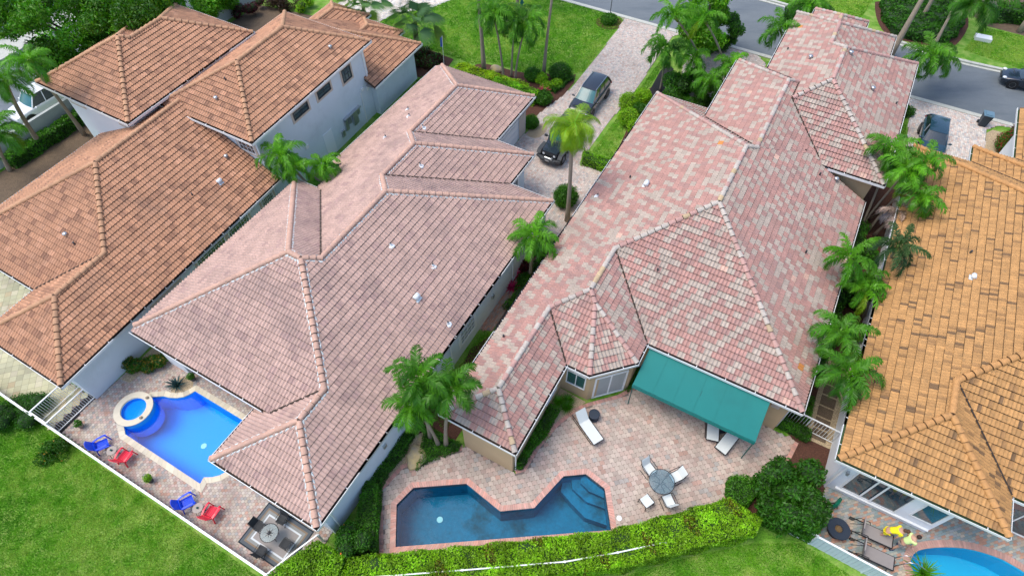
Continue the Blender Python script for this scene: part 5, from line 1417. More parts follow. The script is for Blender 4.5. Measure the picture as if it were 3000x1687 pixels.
# broad leaved trees
def E3(c, r_): return (c, r_ if hasattr(r_, '__len__') else (r_, r_, r_ * .8))
b0 = V2(21.5, -46.8)
rr = random.Random(4)
el = [E3((rr.uniform(-5.0, 5.5), rr.uniform(-3.0, 3.4), rr.uniform(2.8, 8.4)), rr.uniform(.8, 1.6)) for _ in range(60)]
tree(b0, 8, el, 60000, .13, M['leaf_bright'], 'large spreading dark green tree at the top left behind the orange roof', seed=21, tr=.28, limbs=16, tvar=.5)
b1 = at(640, 75)
el = [E3((rr.uniform(-1.9, 1.9), rr.uniform(-1.6, 1.6), rr.uniform(1.2, 4.6)), rr.uniform(.7, 1.2)) for _ in range(18)]
tree(b1, 4.5, el, 16000, .12, M['leaf_bright'], 'bright green bushy tree between the two upper orange roofs', seed=22, tr=.12, tvar=.3)
b2 = at(2040, 175)
el = [E3((rr.uniform(-1.9, 2.0), rr.uniform(-2.0, 2.0), rr.uniform(2.4, 6.6)), rr.uniform(.55, 1.0)) for _ in range(26)]
tree(b2, 6.3, el, 20000, .13, M['leaf_bright'], 'bright green tree at the street above the palm group', seed=23, tr=.15, tvar=.35)
b3 = V2(14.3, 7.0)
el = [E3((rr.uniform(-1.1, 1.1), rr.uniform(-1.1, 1.1), rr.uniform(.6, 2.5)), rr.uniform(.42, .7)) for _ in range(30)] + [E3((0, 0, 1.4), (1.1, 1.1, 1.2))]
bush(b3, el, 22000, .10, M['leaf'], 'large round dark green tree at the corner of the paved patio', 'tree', 'small_tree', seed=24, tvar=.25)
# street side bushes
bush(at(2025, 300), [E3((rr.uniform(-2.4, 2.4), rr.uniform(-1.8, 1.8), rr.uniform(.3, 1.5)), rr.uniform(.5, .9)) for _ in range(20)], 15000, .09, M['leaf'], 'mixed green shrubs under the slender palms by the driveway', seed=31, tvar=.5)
bush(at(2090, 150), [E3((rr.uniform(-1.4, 1.4), rr.uniform(-1.0, 1.0), rr.uniform(.4, 2.6)), rr.uniform(.5, .8)) for _ in range(14)], 9000, .09, M['leaf'], 'tall green shrub below the street tree', seed=32)
bush(at(2370, 75), [E3((rr.uniform(-2.2, 2.2), rr.uniform(-1.2, 1.2), rr.uniform(.3, 1.6)), rr.uniform(.5, .9)) for _ in range(14)], 9000, .1, M['leaf'], 'green shrubs behind the topmost pink roof corner', seed=33)
# hedges
hedge([(1.35, -9.95), (1.85, -11.3), (.2, -11.9), (-3, -11.5), (-2.2, -8.5), (1.5, -5.2), (4.45, -1.75), (7.5, 1.6), (9.75, 3.6), (12.2, 6.6), (13.3, 6.2), (12.95, 4.6), (11.4, 2.85), (8.95, .25), (5.3, -4.6), (2.75, -8.3)] if False else
      [(2.1, -9.6), (5.2, -5.05), (8.85, .15), (11.3, 2.75), (12.9, 4.4), (12.75, 6.1), (11.9, 5.9), (10.0, 3.7), (7.75, 1.3), (4.1, -3.95), (.4, -9.0)], 1.2, 900, .055, M['leaf_lime'], 'long lime green clipped hedge curving below the dark pool', seed=41, brown=.95)
hedge([(2.1, -9.7), (.4, -9.1), (-1.0, -10.6), (-.2, -12.15), (1.9, -11.25)], 1.45, 800, .06, M['leaf_lime'], 'lime hedge corner between the blue pool deck and the dark pool', seed=42, top_tint=(.95, .95, 1))
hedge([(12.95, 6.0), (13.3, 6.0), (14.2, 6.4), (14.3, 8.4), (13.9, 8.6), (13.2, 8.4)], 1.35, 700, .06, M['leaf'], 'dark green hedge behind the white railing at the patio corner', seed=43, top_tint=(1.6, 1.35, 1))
hedge([(13.4, 4.35), (14.3, 4.3), (14.7, 5.0), (14.3, 5.8), (12.95, 5.2), (12.9, 4.6)], .7, 700, .05, M['leaf'], 'low dark clipped shrub at the patio edge under the tree', seed=44)
hedge([(2.7, -10.0), (5.3, -11.2), (5.5, -10.55), (2.95, -8.85)], .9, 700, .05, M['leaf'], 'dark green hedge strip along the left brick edge of the patio', seed=45)
hedge([(5.2, -11.2), (8.6, -11.2), (8.6, -10.6), (5.4, -10.6)], .5, 700, .05, M['leaf'], 'low dark groundcover along the pale wall', seed=46)
hedge([(7.1, -9.55), (9.3, -10.5), (9.4, -8.3), (9.0, -8.2), (8.2, -8.95)], .25, 700, .045, M['leaf'], 'dark groundcover bed around the curved palm trunks', seed=47)
hedge([(9.6, -5.25), (9.75, -5.0), (11.0, -4.85), (12.7, -4.65), (13.4, -4.7), (13.4, -5.25)], .65, 800, .05, M['leaf'], 'clipped dark hedge along the tan wing wall', seed=48)
hedge([(16.3, -2.0), (16.9, -1.7), (17.9, -1.65), (17.9, -2.0)], .3, 600, .05, M['leaf'], 'dark low planting at the left end of the awning', seed=49)
hedge([(18.2, 5.7), (18.7, 5.7), (18.7, 7.2), (18.1, 7.2)], .6, 700, .05, M['leaf'], 'dark low hedge in front of the white gate', seed=50)
hedge([(19.2, 5.8), (20.6, 5.8), (20.6, 6.9), (19.2, 7.1)], .5, 600, .05, M['leaf'], 'dark shrubs behind the white gate by the tan wall', seed=51)
hedge([(11.5, -48.2), (19.5, -48.2), (19.5, -47.4), (11.5, -47.4)], 1.0, 260, .09, M['leaf'], 'green hedge along the grey boundary wall at the left', seed=52)
hedge([(35.6, -22.0), (36.0, -18.2), (36.9, -18.2), (36.8, -22.0)], 1.0, 350, .07, M['leaf_lime'], 'bright green clipped hedge in front of the mauve garage', seed=53, top_tint=(.8, .95, .8))
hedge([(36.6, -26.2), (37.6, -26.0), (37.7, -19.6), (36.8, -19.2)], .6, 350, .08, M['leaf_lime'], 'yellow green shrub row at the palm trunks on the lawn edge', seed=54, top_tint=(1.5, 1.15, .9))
hedge([(32.3, -12.0), (32.3, -9.6), (31.2, -9.6), (31.2, -12.0)] if False else [(31.6, -12.0), (32.5, -12.2), (32.5, -9.8), (31.6, -9.6)], .8, 350, .06, M['leaf_lime'], 'small box hedge at the driveway corner by the pink roof', seed=55, top_tint=(.75, .9, .7))
hedge([(66.2, 3.1), (63.8, 3.5), (61.6, 4.3), (60.4, 5.1), (60.3, 6.0), (61.0, 9.3), (63.1, 10.0), (65.9, 10.3), (68.0, 9.8), (69.0, 8.6)], .8, 110, .12, M['leaf'], 'dark green shrub mound across the street', seed=56, wob=.12)
hedge([(67.0, 12.5), (68.5, 12.0), (73, 26), (71.5, 26)], 1.2, 120, .12, M['leaf'], 'leafy hedge at the top right edge across the street', seed=57, wob=.1)
hedge([(21.6, 6.05), (34, 6.05), (34, 7.0), (21.6, 6.8)], 1.5, 260, .07, M['leaf'], 'dark green planting under the palms along the tan wall', seed=58, wob=.12)
hedge([(17.9, -10.6), (24.0, -10.4), (24.0, -9.5), (17.9, -9.5)], .45, 350, .06, M['leaf'], 'mixed low planting between the mauve and pink roofs', seed=59, wob=.12)
hedge([(22.5, -25.95), (22.5, -27.9), (19.0, -27.6), (19.0, -26.2)], .05, 300, .06, M['leaf'], 'grass strip between the orange and mauve houses', seed=60) if False else None
hedge([(29.0, -26.3), (29.0, -27.1), (34.2, -27.6), (34.2, -26.9)], .7, 300, .07, M['leaf'], 'low dark hedge along the pale garage wall', seed=61)
for i, (u, v, lab) in enumerate(((25.5, 7.2, 'dark shrub low in the strip between the pink and golden roofs'), (28.5, 7.3, 'dark shrub in the middle of the strip between the pink and golden roofs'), (32.2, 7.2, 'dark shrub high in the strip between the pink and golden roofs'))):
    bush(W(u, v), [((rr_.uniform(-.8, .8), rr_.uniform(-.5, .5), rr_.uniform(.3, 1.5)), (.55, .55, .5)) for _ in range(9)], 4500, .08, M['leaf'], lab, seed=140 + i)
# single shrubs
bush(at(1655, 598), [E3((0, 0, .75), (.85, .85, .8))], 6500, .055, M['leaf'], 'round clipped ball shrub beside the coconut palm trunk', seed=62, tvar=.1)
bush(at(1556, 372), [E3((0, 0, .45), (.6, .6, .5))], 3500, .055, M['leaf'], 'round dark shrub on gravel at the garage corner', seed=63, tvar=.1)
for i, (x, y, r_) in enumerate(((1840, 320, .85), (1870, 345, .75), (1838, 362, .8), (1862, 390, .7), (1880, 300, .7))):
    bush(at(x, y), [E3((0, 0, r_ * .75), (r_, r_, r_ * .85))], 4200, .06, M['leaf_lime'] if i != 1 else M['leaf'], ['large upper', 'small dark', 'middle', 'lowest', 'topmost right'][i] + ' rounded green shrub beside the driveway at the pink roof', seed=70 + i, tvar=.1, group='rounded shrubs by the driveway')
for i, (x, y, r_, lab) in enumerate(((1560, 232, .7, 'dark round shrub in the mulch right of the lawn palms'), (1640, 228, .95, 'large dark shrub in the mulch beside the driveway'), (1585, 240, .55, 'small yellow shrub in the mulch by the tall trunk'),
                                      (1600, 262, .5, 'yellow green shrub next to the pink flowers'), (1630, 255, .5, 'yellow green shrub right of the pink flowers'), (1590, 300, .75, 'dark shrub below the pink flowers at the hedge end'))):
    bush(at(x, y), [E3((0, 0, r_ * .6), (r_, r_, r_ * .7))], 3000, .07, M['leaf_lime'] if 'yellow' in lab else M['leaf'], lab, seed=80 + i, tvar=.15)
hedge([(38.2, -17.4), (40.8, -16.95), (40.8, -17.35), (38.4, -17.9)], .4, 350, .06, M['leaf'], 'narrow dark hedge between mulch and driveway', seed=88)
spiky(at(1593, 275), 40, .75, M['flower'], 'magenta ti plant in the mulch beside the hedge', 'plant', 'ti_plant', w_=.07, seed=3)
bush(at(1783, 66), [E3((0, 0, .3), (.75, .75, .45))], 3500, .07, M['leaf'], 'low green shrub ring around the lamp post', seed=90)
bush(at(1046, 1600), [E3((rr.uniform(-.45, .45), rr.uniform(-.45, .45), rr.uniform(.5, 1.5)), .5) for _ in range(9)], 7000, .06, M['leaf'], 'rounded dark shrub with orange blossoms left of the dark pool', seed=91, flowers=(leaf_mat('blossom', (.8, .22, .03)), 14, .07))
bush(at(165, 1330), [E3((rr.uniform(-.9, .9), rr.uniform(-.5, .5), rr.uniform(.1, .5)), .38) for _ in range(9)], 3500, .05, M['leaf'], 'loose shrub with orange flowers outside the white fence', seed=92, tvar=.4, flowers=(leaf_mat('blossom_b', (.55, .30, .02)), 60, .05), core=False)
bush(at(60, 1215), [E3((rr.uniform(-1.3, 1.3), rr.uniform(-.7, .7), rr.uniform(.1, .5)), .6) for _ in range(10)], 9000, .05, M['leaf'], 'dense dark hedge outside the fence at the left edge', seed=93, tvar=.1)
bush(V2(4.6, -26.15), [E3((rr.uniform(-.9, .9), rr.uniform(-.3, .3), rr.uniform(.15, .55)), .38) for _ in range(10)], 6500, .055, M['leaf'], 'yellow green shrubs on gravel against the pale wall', seed=94, tvar=.4, flowers=(leaf_mat('leaf_bronze', (.32, .22, .02)), 700, .05))
bush(V2(48.2, 15.0), [E3((0, 0, .7), (1.1, 1.1, .9))], 6000, .07, M['leaf'], 'round bush on white gravel at the right edge', seed=95, flowers=(leaf_mat('leaf_red', (.28, .05, .03)), 900, .07))
bush(V2(50.0, 15.6), [E3((0, 0, .6), (.9, .9, .8))], 4000, .07, leaf_mat('leaf_dark_red', (.14, .045, .03)), 'dark red shrub behind the round bush', seed=96)
bush(V2(47.2, -4.2), [E3((0, 0, .5), (1.5, .8, .6))], 6000, .07, M['leaf'], 'smooth dark oval hedge at the street side of the pink roof', seed=97, tvar=.05)
bush(V2(49.0, 7.2), [E3((rr.uniform(-3.0, 1.2), rr.uniform(-.3, .3), .3), .5) for _ in range(8)], 5000, .07, M['leaf'], 'green planting strip left of the parked hatchback', seed=98)
bush(V2(37.2, -29.5), [E3((rr.uniform(-1.5, 1.5), rr.uniform(-1.5, 1.3), .35), .55) for _ in range(12)], 6000, .08, leaf_mat('leaf_maroon', (.07, .035, .022)), 'dark maroon shrub bed at the pale garage corner', seed=99, flowers=(M['leaf'], 900, .08))
bush(at(900, 30), [E3((rr.uniform(-.6, .6), rr.uniform(-.6, .6), rr.uniform(.2, .9)), .45) for _ in range(8)], 3500, .07, M['leaf_lime'], 'yellow green shrub at the lawn by the pale driveway', seed=100)
bush(at(700, 40), [E3((rr.uniform(-2.2, 2.2), rr.uniform(-.9, .9), rr.uniform(.2, .9)), .5) for _ in range(12)], 3500, .08, leaf_mat('leaf_wine', (.10, .015, .03)), 'wine red shrubs on brown mulch above the orange roof', seed=101)
bush(at(835, 25), [E3((rr.uniform(-1.2, 1.2), rr.uniform(-.9, .9), rr.uniform(.2, .8)), .5) for _ in range(10)], 3500, .08, leaf_mat('leaf_brown', (.10, .06, .03)), 'brownish bare shrub above the orange roof', seed=102, core=False)
# plants in the bed between the mauve and pink houses
for i, (x, y, lab, mt) in enumerate(((1512, 810, 'magenta ti plant lower in the bed between the roofs', 'flower'), (1500, 845, 'smaller magenta ti plant at the pale wall end', 'flower'))):
    spiky(at(x, y), 34, .62, M[mt], lab, 'plant', 'ti_plant', w_=.06, seed=20 + i)
for i, (x, y) in enumerate(((1530, 785), (1555, 740), (1580, 700), (1540, 830))):
    bush(at(x, y), [E3((0, 0, .3), (.55, .55, .45))], 2200, .06, leaf_mat('leaf_crimson_%s' % 'abcd'[i], (.12, .02, .025)) if i % 2 == 0 else M['leaf'], ['crimson shrub beside the magenta plant', 'dark green shrub near the tall palm trunk', 'crimson shrub uppermost in the bed', 'green shrub lowest in the bed'][i] + ' between the roofs', seed=110 + i)
# spiky grasses by the bay, agave by the blue pool, cycad at the cyan pool
for i, (x, y) in enumerate(((1637, 1180), (1664, 1176), (1590, 1270), (1660, 1196))):
    spiky(at(x, y), 90, .55, M['frond'], ['left', 'right', 'lower', 'front'][i] + ' tuft of grassy blades in the bed below the bay window', 'plant', 'grass_tuft', w_=.018, tint=(1.4, 1.2, 1), seed=30 + i, group='grass tufts by the bay')
spiky(at(522, 1130), 26, .75, leaf_mat('agave', (.05, .11, .12)), 'grey green agave on gravel at the blue pool corner', 'plant', 'agave', w_=.055, droop=.5, seed=40, rise=(1.3, .35))
spiky(at(2700, 1680), 60, 1.0, M['frond'], 'spiky cycad at the bottom edge by the cyan pool', 'plant', 'cycad', w_=.035, tint=(1.6, 1.3, 1), seed=41)
# lawns
grass_patch('lawn_grass', [[(-.45, -34), (-.45, -12.3), (-3.2, -12.0), (-6.0, -17), (-7.0, -22), (-7.0, -34)]], 200000, .055, 61)
grass_patch('lawn_grass', [[(12.0, 6.3), (10.0, 3.9), (7.6, 1.4), (6.0, -1.0), (4.5, 1.5), (7, 7), (10, 13), (12.4, 13), (13.05, 8.2)]], 80000, .055, 62)
grass_patch('lawn_grass', [[(51.6, -31.0), (46.5, -32.6), (43.2, -34.6), (40.6, -36.2), (38.7, -36.2), (38.7, -30.6), (38.6, -25.4), (39.5, -24.2), (39.6, -21.2), (40.5, -20), (40.8, -18.4), (42, -16.7), (51.6, -16.9)],
                           [(61.3, -9), (61.3, 2), (66, 2.5), (75, 0), (75, -9)], [(61, 10.8), (60.0, 17), (66, 17), (65.8, 12)], [(33.4, -11.9), (50, -11.6), (46.8, -11.2), (40.0, -11.0), (33.4, -10.3)],
                           [(10, -10.9), (16, -10.9), (16, -9.4), (9.6, -9.4)], [(46.5, 6.6), (51.4, 6.6), (50.2, 7.8), (46.5, 8.1)]], 170000, .085, 63)
# ================================================================ fences, awning, furniture
def uvbox(mb, u0, u1, v0, v1, z0, z1):
    P = [W(u, v) for u, v in ((u0, v0), (u1, v0), (u1, v1), (u0, v1))]; mb.prism([(p.x, p.y) for p in P], z0, z1)
def thing(mb, name, mt, label, cat, group=None, smooth=False):
    """a thing that is one mesh, origin moved to its foot"""
    c = sum(mb.v, Vector()) / len(mb.v); c.z = min(p.z for p in mb.v)
    mb.v = [p - c for p in mb.v]; o = mb.build(name, mt, None, smooth=smooth); o.location = c
    return tag(o, label, cat, group)
def part(root, mb, name, mt, local=False, **k):
    o = mb.build(name, mt, root, **k)
    if not local: o.data.transform(Matrix.Translation(-parent_world(root)))
    return o
def rail_fence(a, b, h_, step, label, z0=0.0, pr=.018, post=.05, name='railing', cat='fence'):
    A = W(*a); B = W(*b); L = (B - A).length; d = (B - A) / L
    root = empty(name, (A + B) / 2, 0, label, cat)
    mb = MB(); mb.bar(A + Vector((0, 0, z0 + h_)), B + Vector((0, 0, z0 + h_)), .07, .045); part(root, mb, 'top_rail', M['white'])
    mb = MB(); mb.bar(A + Vector((0, 0, z0 + .12)), B + Vector((0, 0, z0 + .12)), .04, .04); part(root, mb, 'bottom_rail', M['white'])
    mb = MB(); n = int(L / step)
    for i in range(1, n):
        p = A + d * (L * i / n); mb.bar(p + Vector((0, 0, z0 + .12)), p + Vector((0, 0, z0 + h_ - .02)), pr)
    part(root, mb, 'balusters', M['white'])
    k = max(1, int(round(L / 1.8)))
    for i in range(k + 1):
        p = A + d * (L * i / k); mb = MB(); mb.bar(p + Vector((0, 0, z0)), p + Vector((0, 0, z0 + h_ + .04)), post); part(root, mb, 'post', M['white'])
    return root
# white fence along the blue pool deck: seen from above as its cap rail
def panel_fence(a, b, h_, label, mt, cap=.10, rib=.15, name='fence', z0=0):
    A = W(*a); B = W(*b); L = (B - A).length; d = (B - A) / L; n = Vector((-d.y, d.x, 0))
    root = empty(name, (A + B) / 2, 0, label, 'fence')
    mb = MB(); k = int(L / rib)
    for i in range(k):
        p = A + d * (L * (i + .04) / k); q = A + d * (L * (i + .96) / k); o = n * (.006 if i % 2 else 0)
        mb.bar(p + o + Vector((0, 0, z0 + h_ / 2)), q + o + Vector((0, 0, z0 + h_ / 2)), .03, h_ - .04)
    part(root, mb, 'panel', mt)
    mb = MB(); mb.bar(A + Vector((0, 0, z0 + h_)), B + Vector((0, 0, z0 + h_)), cap, .05); part(root, mb, 'top_rail', M['white'])
    for i in range(int(L / 2.4) + 1):
        p = A + d * min(L, i * 2.4); mb = MB(); mb.bar(p + Vector((0, 0, z0)), p + Vector((0, 0, z0 + h_ - .03)), .09); part(root, mb, 'post', mt)
    return root
M['fence_pink'] = mat('fence_weathered', (.62, .50, .48), .7, var=.2, scale=3)
M['panel_grey'] = mat('fence_panel_grey', (.52, .62, .68), .6, var=.1, scale=2)
panel_fence((-.36, -28.25), (-.22, -12.3), .75, 'white topped low fence between the blue pool deck and the lower lawn', M['fence_pink'], cap=.11)
panel_fence((-.42, -46), (-.38, -28.5), .75, 'white topped low fence along the cream terrace at the left edge', M['fence_pink'], cap=.11)
panel_fence((13.2, 8.5), (12.75, 20.0), 1.15, 'grey ribbed fence with white rail at the golden house terrace', M['panel_grey'], cap=.09, rib=.18)
rail_fence((-.3, -28.4), (2.1, -28.4), 1.15, .12, 'left white railing between the cream terrace and the blue pool deck')
rail_fence((-.3, -27.1), (2.0, -27.1), 1.15, .12, 'right white railing between the cream terrace and the blue pool deck')
rail_fence((13.12, 6.15), (13.2, 8.45), 1.25, .14, 'white picket rail in front of the dark hedge at the patio corner', name='fence')
rail_fence((-.3, -28.35), (-.3, -27.15), 1.15, .12, 'short white railing closing the gap at the fence corner')
g_ = rail_fence((18.9, 5.35), (18.75, 8.45), 1.3, .15, 'white picket gate between the tan house and the golden house', name='gate', cat='gate')
mb = MB(); mb.bar(W(2.8, -10.0, 0) + Vector((0, 0, .0)), W(2.8, -10.0, 0), .1)
# white rail buried in the lime hedge
R_ = [(.15, -10.85), (1.65, -8.7), (4.15, -4.88), (6.65, -1.1), (8.15, .8), (9.6, 2.5)]
root = empty('fence', W(6, -3), 0, 'white fence rail showing through the top of the long lime hedge', 'fence')
for i in range(len(R_) - 1):
    mb = MB(); mb.bar(W(*R_[i], 1.165), W(*R_[i + 1], 1.165), .055, .05); part(root, mb, 'top_rail', M['white'])
for p in R_: mb = MB(); mb.bar(W(*p, 0), W(*p, 1.2), .09); part(root, mb, 'post', M['white'])
R2 = [(-.3, -12.35), (.9, -11.95), (2.2, -11.45)]
root = empty('fence', W(1, -12), 0, 'white fence rail between the rug corner and the lime hedge', 'fence')
for i in range(2):
    mb = MB(); mb.bar(W(*R2[i], 1.15), W(*R2[i + 1], 1.15), .07, .05); part(root, mb, 'top_rail', M['white'])
for p in R2: mb = MB(); mb.bar(W(*p, 0), W(*p, 1.12), .09); part(root, mb, 'post', M['white'])
# grey boundary wall at the left
M['wall_grey'] = mat('wall_grey', (.42, .46, .44), .9, var=.15, scale=1.2, bmp=.3)
mb = MB(); uvbox(mb, 9, 24, -48.75, -48.5, 0, 1.75); thing(mb, 'boundary_wall', M['wall_grey'], 'grey boundary wall in front of the white pickup', 'wall')
mb = MB(); uvbox(mb, 24.2, 60, -49.0, -48.75, 0, 1.5); thing(mb, 'boundary_wall', M['wall_grey'], 'grey boundary wall beyond the top left tree along the road', 'wall')
# awning
M['canvas'] = mat('awning_canvas', (0.0, .175, .160), .65, var=.08, scale=.8, bmp=.2, bscale=50, dark=(.0, .13, .12), dscale=.7, dlo=.5, dhi=1)
root = empty('awning', W(18, 1.5), 0, 'teal fabric awning stretched out from the tan house over the patio', 'awning')
mb = MB(); nn = 14
for i in range(nn + 1):
    for j in range(7):
        t = i / nn; s_ = j / 6; v = -1.75 + 6.3 * t; u = 18.0 - 2.45 * s_; z = 2.80 - .42 * s_ - .05 * math.sin(math.pi * s_) * (1 + .3 * math.cos(t * 40))
        mb.v.append(W(u, v, z))
for i in range(nn):
    for j in range(6):
        mb.f.append([i * 7 + j, (i + 1) * 7 + j, (i + 1) * 7 + j + 1, i * 7 + j + 1]); mb.m.append(0); mb.t.append((1, 1, 1))
part(root, mb, 'canvas', M['canvas'], smooth=True, fix=False)
mb = MB()
mb.add([W(15.55, -1.75, 2.38), W(15.55, 4.55, 2.38), W(15.53, 4.55, 2.16), W(15.53, -1.75, 2.16)], [(0, 1, 2, 3)])
mb.add([W(15.55, 4.55, 2.38), W(18.0, 4.55, 2.80), W(18.0, 4.56, 2.62), W(15.53, 4.56, 2.16)], [(0, 1, 2, 3)])
mb.add([W(15.55, -1.75, 2.38), W(18.0, -1.75, 2.80), W(18.0, -1.76, 2.62), W(15.53, -1.76, 2.16)], [(0, 1, 2, 3)])
part(root, mb, 'valance', M['canvas'], fix=False)
M['teal_metal'] = mat('teal_metal', (.0, .10, .09), .4)
mb = MB(); mb.bar(W(15.58, -1.72, 2.36), W(15.58, 4.52, 2.36), .05); part(root, mb, 'front_bar', M['teal_metal'])
for v in (-1.7, 4.5): mb = MB(); mb.bar(W(15.7, v + .03, 0.05), W(15.58, v, 2.36), .045); part(root, mb, 'post', M['teal_metal'])
mb = MB()
for i_ in range(1, 6):
    v = -1.75 + 6.3 * i_ / 6; q_ = [W(18.0 - 2.45 * s_ / 6, v + e, 2.80 - .42 * s_ / 6 - .05 * math.sin(math.pi * s_ / 6) * 1.1 + .014) for e in (-.012, .012) for s_ in range(7)]
    mb.add(q_, [(s_, s_ + 1, 8 + s_, 7 + s_) for s_ in range(6)])
part(root, mb, 'seam', M['canvas'], fix=False)
for v in (-.1, 1.45, 3.0): mb = MB(); mb.bar(W(15.6, v, 2.33), W(17.98, v, 2.72), .03); part(root, mb, 'rafter', M['teal_metal'])
mb = MB(); uvbox(mb, 17.9, 18.03, 4.72, 5.1, 2.2, 2.5); part(rC, mb, 'wall_box', M['metal'])

# ---- chairs and tables (local: x = the way the sitter looks)
def chair_adirondack(mt, label, loc, rz, group):
    root = empty('garden_chair', loc, rz, label, 'chair', group)
    mb = MB()
    for i in range(6): mb.box((-.02, -.24 + i * .096, .33 - .0), (.50, .082, .022), rot=Matrix.Rotation(R(9), 3, 'Y'))
    part(root, mb, 'seat', mt, True)
    mb = MB()
    for i in range(7):
        a = (i - 3) / 3; hgt = .72 - .10 * a * a
        q = Matrix.Rotation(R(-24), 3, 'Y'); c = Vector((-.27, a * .245, .33)) + q @ Vector((0, 0, hgt / 2))
        mb.box(c, (.022, .076, hgt), rot=q)
    mb.box(Vector((-.33, 0, .55)), (.03, .5, .07), rot=Matrix.Rotation(R(-24), 3, 'Y')); part(root, mb, 'backrest', mt, True)
    for s_ in (-1, 1):
        mb = MB(); pts = [Vector((-.34, s_ * .27, .53)), Vector((-.1, s_ * .31, .56)), Vector((.2, s_ * .31, .55)), Vector((.30, s_ * .29, .50))]
        for i in range(3): mb.bar(pts[i], pts[i + 1], .09, .028)
        part(root, mb, 'armrest', mt, True)
        mb = MB(); mb.bar((.26, s_ * .29, .52), (.30, s_ * .29, 0), .06, .05); part(root, mb, 'leg', mt, True)
        mb = MB(); mb.bar((-.30, s_ * .27, .52), (-.42, s_ * .27, 0), .06, .05); part(root, mb, 'leg', mt, True)
    return root
M['blue_plastic'] = mat('blue_plastic', (.004, .07, .75), .35, var=.06)
M['red_plastic'] = mat('red_plastic', (.75, .02, .055), .35, var=.06)
chair_adirondack(M['blue_plastic'], 'blue plastic garden chair nearer the spa', W(.38, -24.25, .045), ang(25), 'garden chairs on the blue pool deck')
chair_adirondack(M['blue_plastic'], 'blue plastic garden chair nearer the patterned rug', W(.42, -18.2, .045), ang(25), 'garden chairs on the blue pool deck')
chair_adirondack(M['red_plastic'], 'red plastic garden chair nearer the spa', W(.52, -22.75, .045), ang(-12), 'garden chairs on the blue pool deck')
chair_adirondack(M['red_plastic'], 'red plastic garden chair nearer the patterned rug', W(.66, -16.85, .045), ang(-12), 'garden chairs on the blue pool deck')
def side_table(loc, label, r_=.25, h_=.45, mt=None):
    root = empty('side_table', loc, 0, label, 'side table', None)
    mb = MB(); mb.lathe((0, 0, 0), [(r_, h_ - .02), (r_, h_), (r_ * .98, h_ + .005)], 20); part(root, mb, 'tabletop', mt or M['table_stone'], True)
    for i in range(3):
        a = i * 2.094; mb = MB(); mb.bar((math.cos(a) * r_ * .75, math.sin(a) * r_ * .75, h_ - .02), (math.cos(a) * r_ * 1.05, math.sin(a) * r_ * 1.05, 0), .02); part(root, mb, 'leg', M['black'], True)
    return root
M['table_stone'] = mat('table_stone', (.36, .31, .27), .6, var=.2, scale=9)
for p, lab in (((.36, -23.5), 'small round table between the chairs nearer the spa'), ((.42, -17.52), 'small round table between the chairs nearer the rug')):
    side_table(W(*p, .045), lab)
    mb = MB(); mb.lathe(W(*p, .50), [(.045, 0), (.05, .08), (.02, .12)], 10); thing(mb, 'lantern', M['teal_metal'], 'little teal lantern on the ' + lab[6:], 'lantern')
def pot_plant(loc, label, r_=.16, h_=.28, mt=None, lm=None, seed=1):
    root = empty('potted_plant', loc, 0, label, 'potted plant')
    mb = MB(); mb.lathe((0, 0, 0), [(r_ * .7, 0), (r_, h_), (r_ * 1.08, h_), (r_ * 1.08, h_ + .03), (r_ * .9, h_ + .03), (r_ * .85, h_ - .03)], 14); part(root, mb, 'pot', mt or M['dark'], True, smooth=False)
    P, N, I = blob_points([((0, 0, h_ + .15), (r_ * 1.3, r_ * 1.3, .2))], 240, seed); leafcloud('foliage', P, .05, lm or M['leaf_lime'], root, N=N, seed=seed)
    return root
pot_plant(W(.25, -20.8, .045), 'potted yellow green succulent at the pool deck fence', seed=3)
pot_plant(W(.5, -26.3, .045), 'potted plant on a brown stand at the white railing', mt=M['bark'], lm=M['leaf'], seed=4)
pot_plant(W(5.35, -23.25, .045), 'potted plant at the pale column of the covered patio', lm=M['leaf'], seed=5)
pot_plant(at(1545, 722), 'terracotta potted plant on the narrow brick path', mt=mat('terracotta', (.45, .14, .06), .8), lm=M['leaf'], seed=6)
pot_plant(at(1537, 738), 'small dark pot on the narrow brick path', r_=.11, h_=.2, lm=M['leaf'], seed=7)
# rug with dining set
def rug():
    c = (1.27, -13.53); root = empty('rug', W(*c, .052), 0, 'square patterned outdoor rug in grey, tan and white bands under the black dining set', 'rug')
    bands = ((1.06, (.016, .028, .040)), (1.00, (.10, .115, .13)), (.86, (.24, .18, .125)), (.78, (.26, .27, .26)), (.65, (.62, .66, .68)), (.57, (.31, .285, .27)))
    for i, (s_, c3) in enumerate(bands):
        mb = MB(); hx, hy = 1.06 * s_ / 1.06, 1.42 * (1 - (1.06 - s_) / 1.42)
        P = [W(c[0] + a * s_, c[1] + b * (1.42 - (1.06 - s_)), .052 + .0025 * i) for a, b in ((-1, -1), (1, -1), (1, 1), (-1, 1))]
        mb.add(P, [(0, 1, 2, 3)]); part(root, mb, ('border', 'stripe', 'stripe', 'field', 'stripe', 'field')[i], mat('rug_%s' % 'abcdef'[i], c3, .95, var=.12, scale=25), fix=False)
rug()
M['glass_clear'] = None
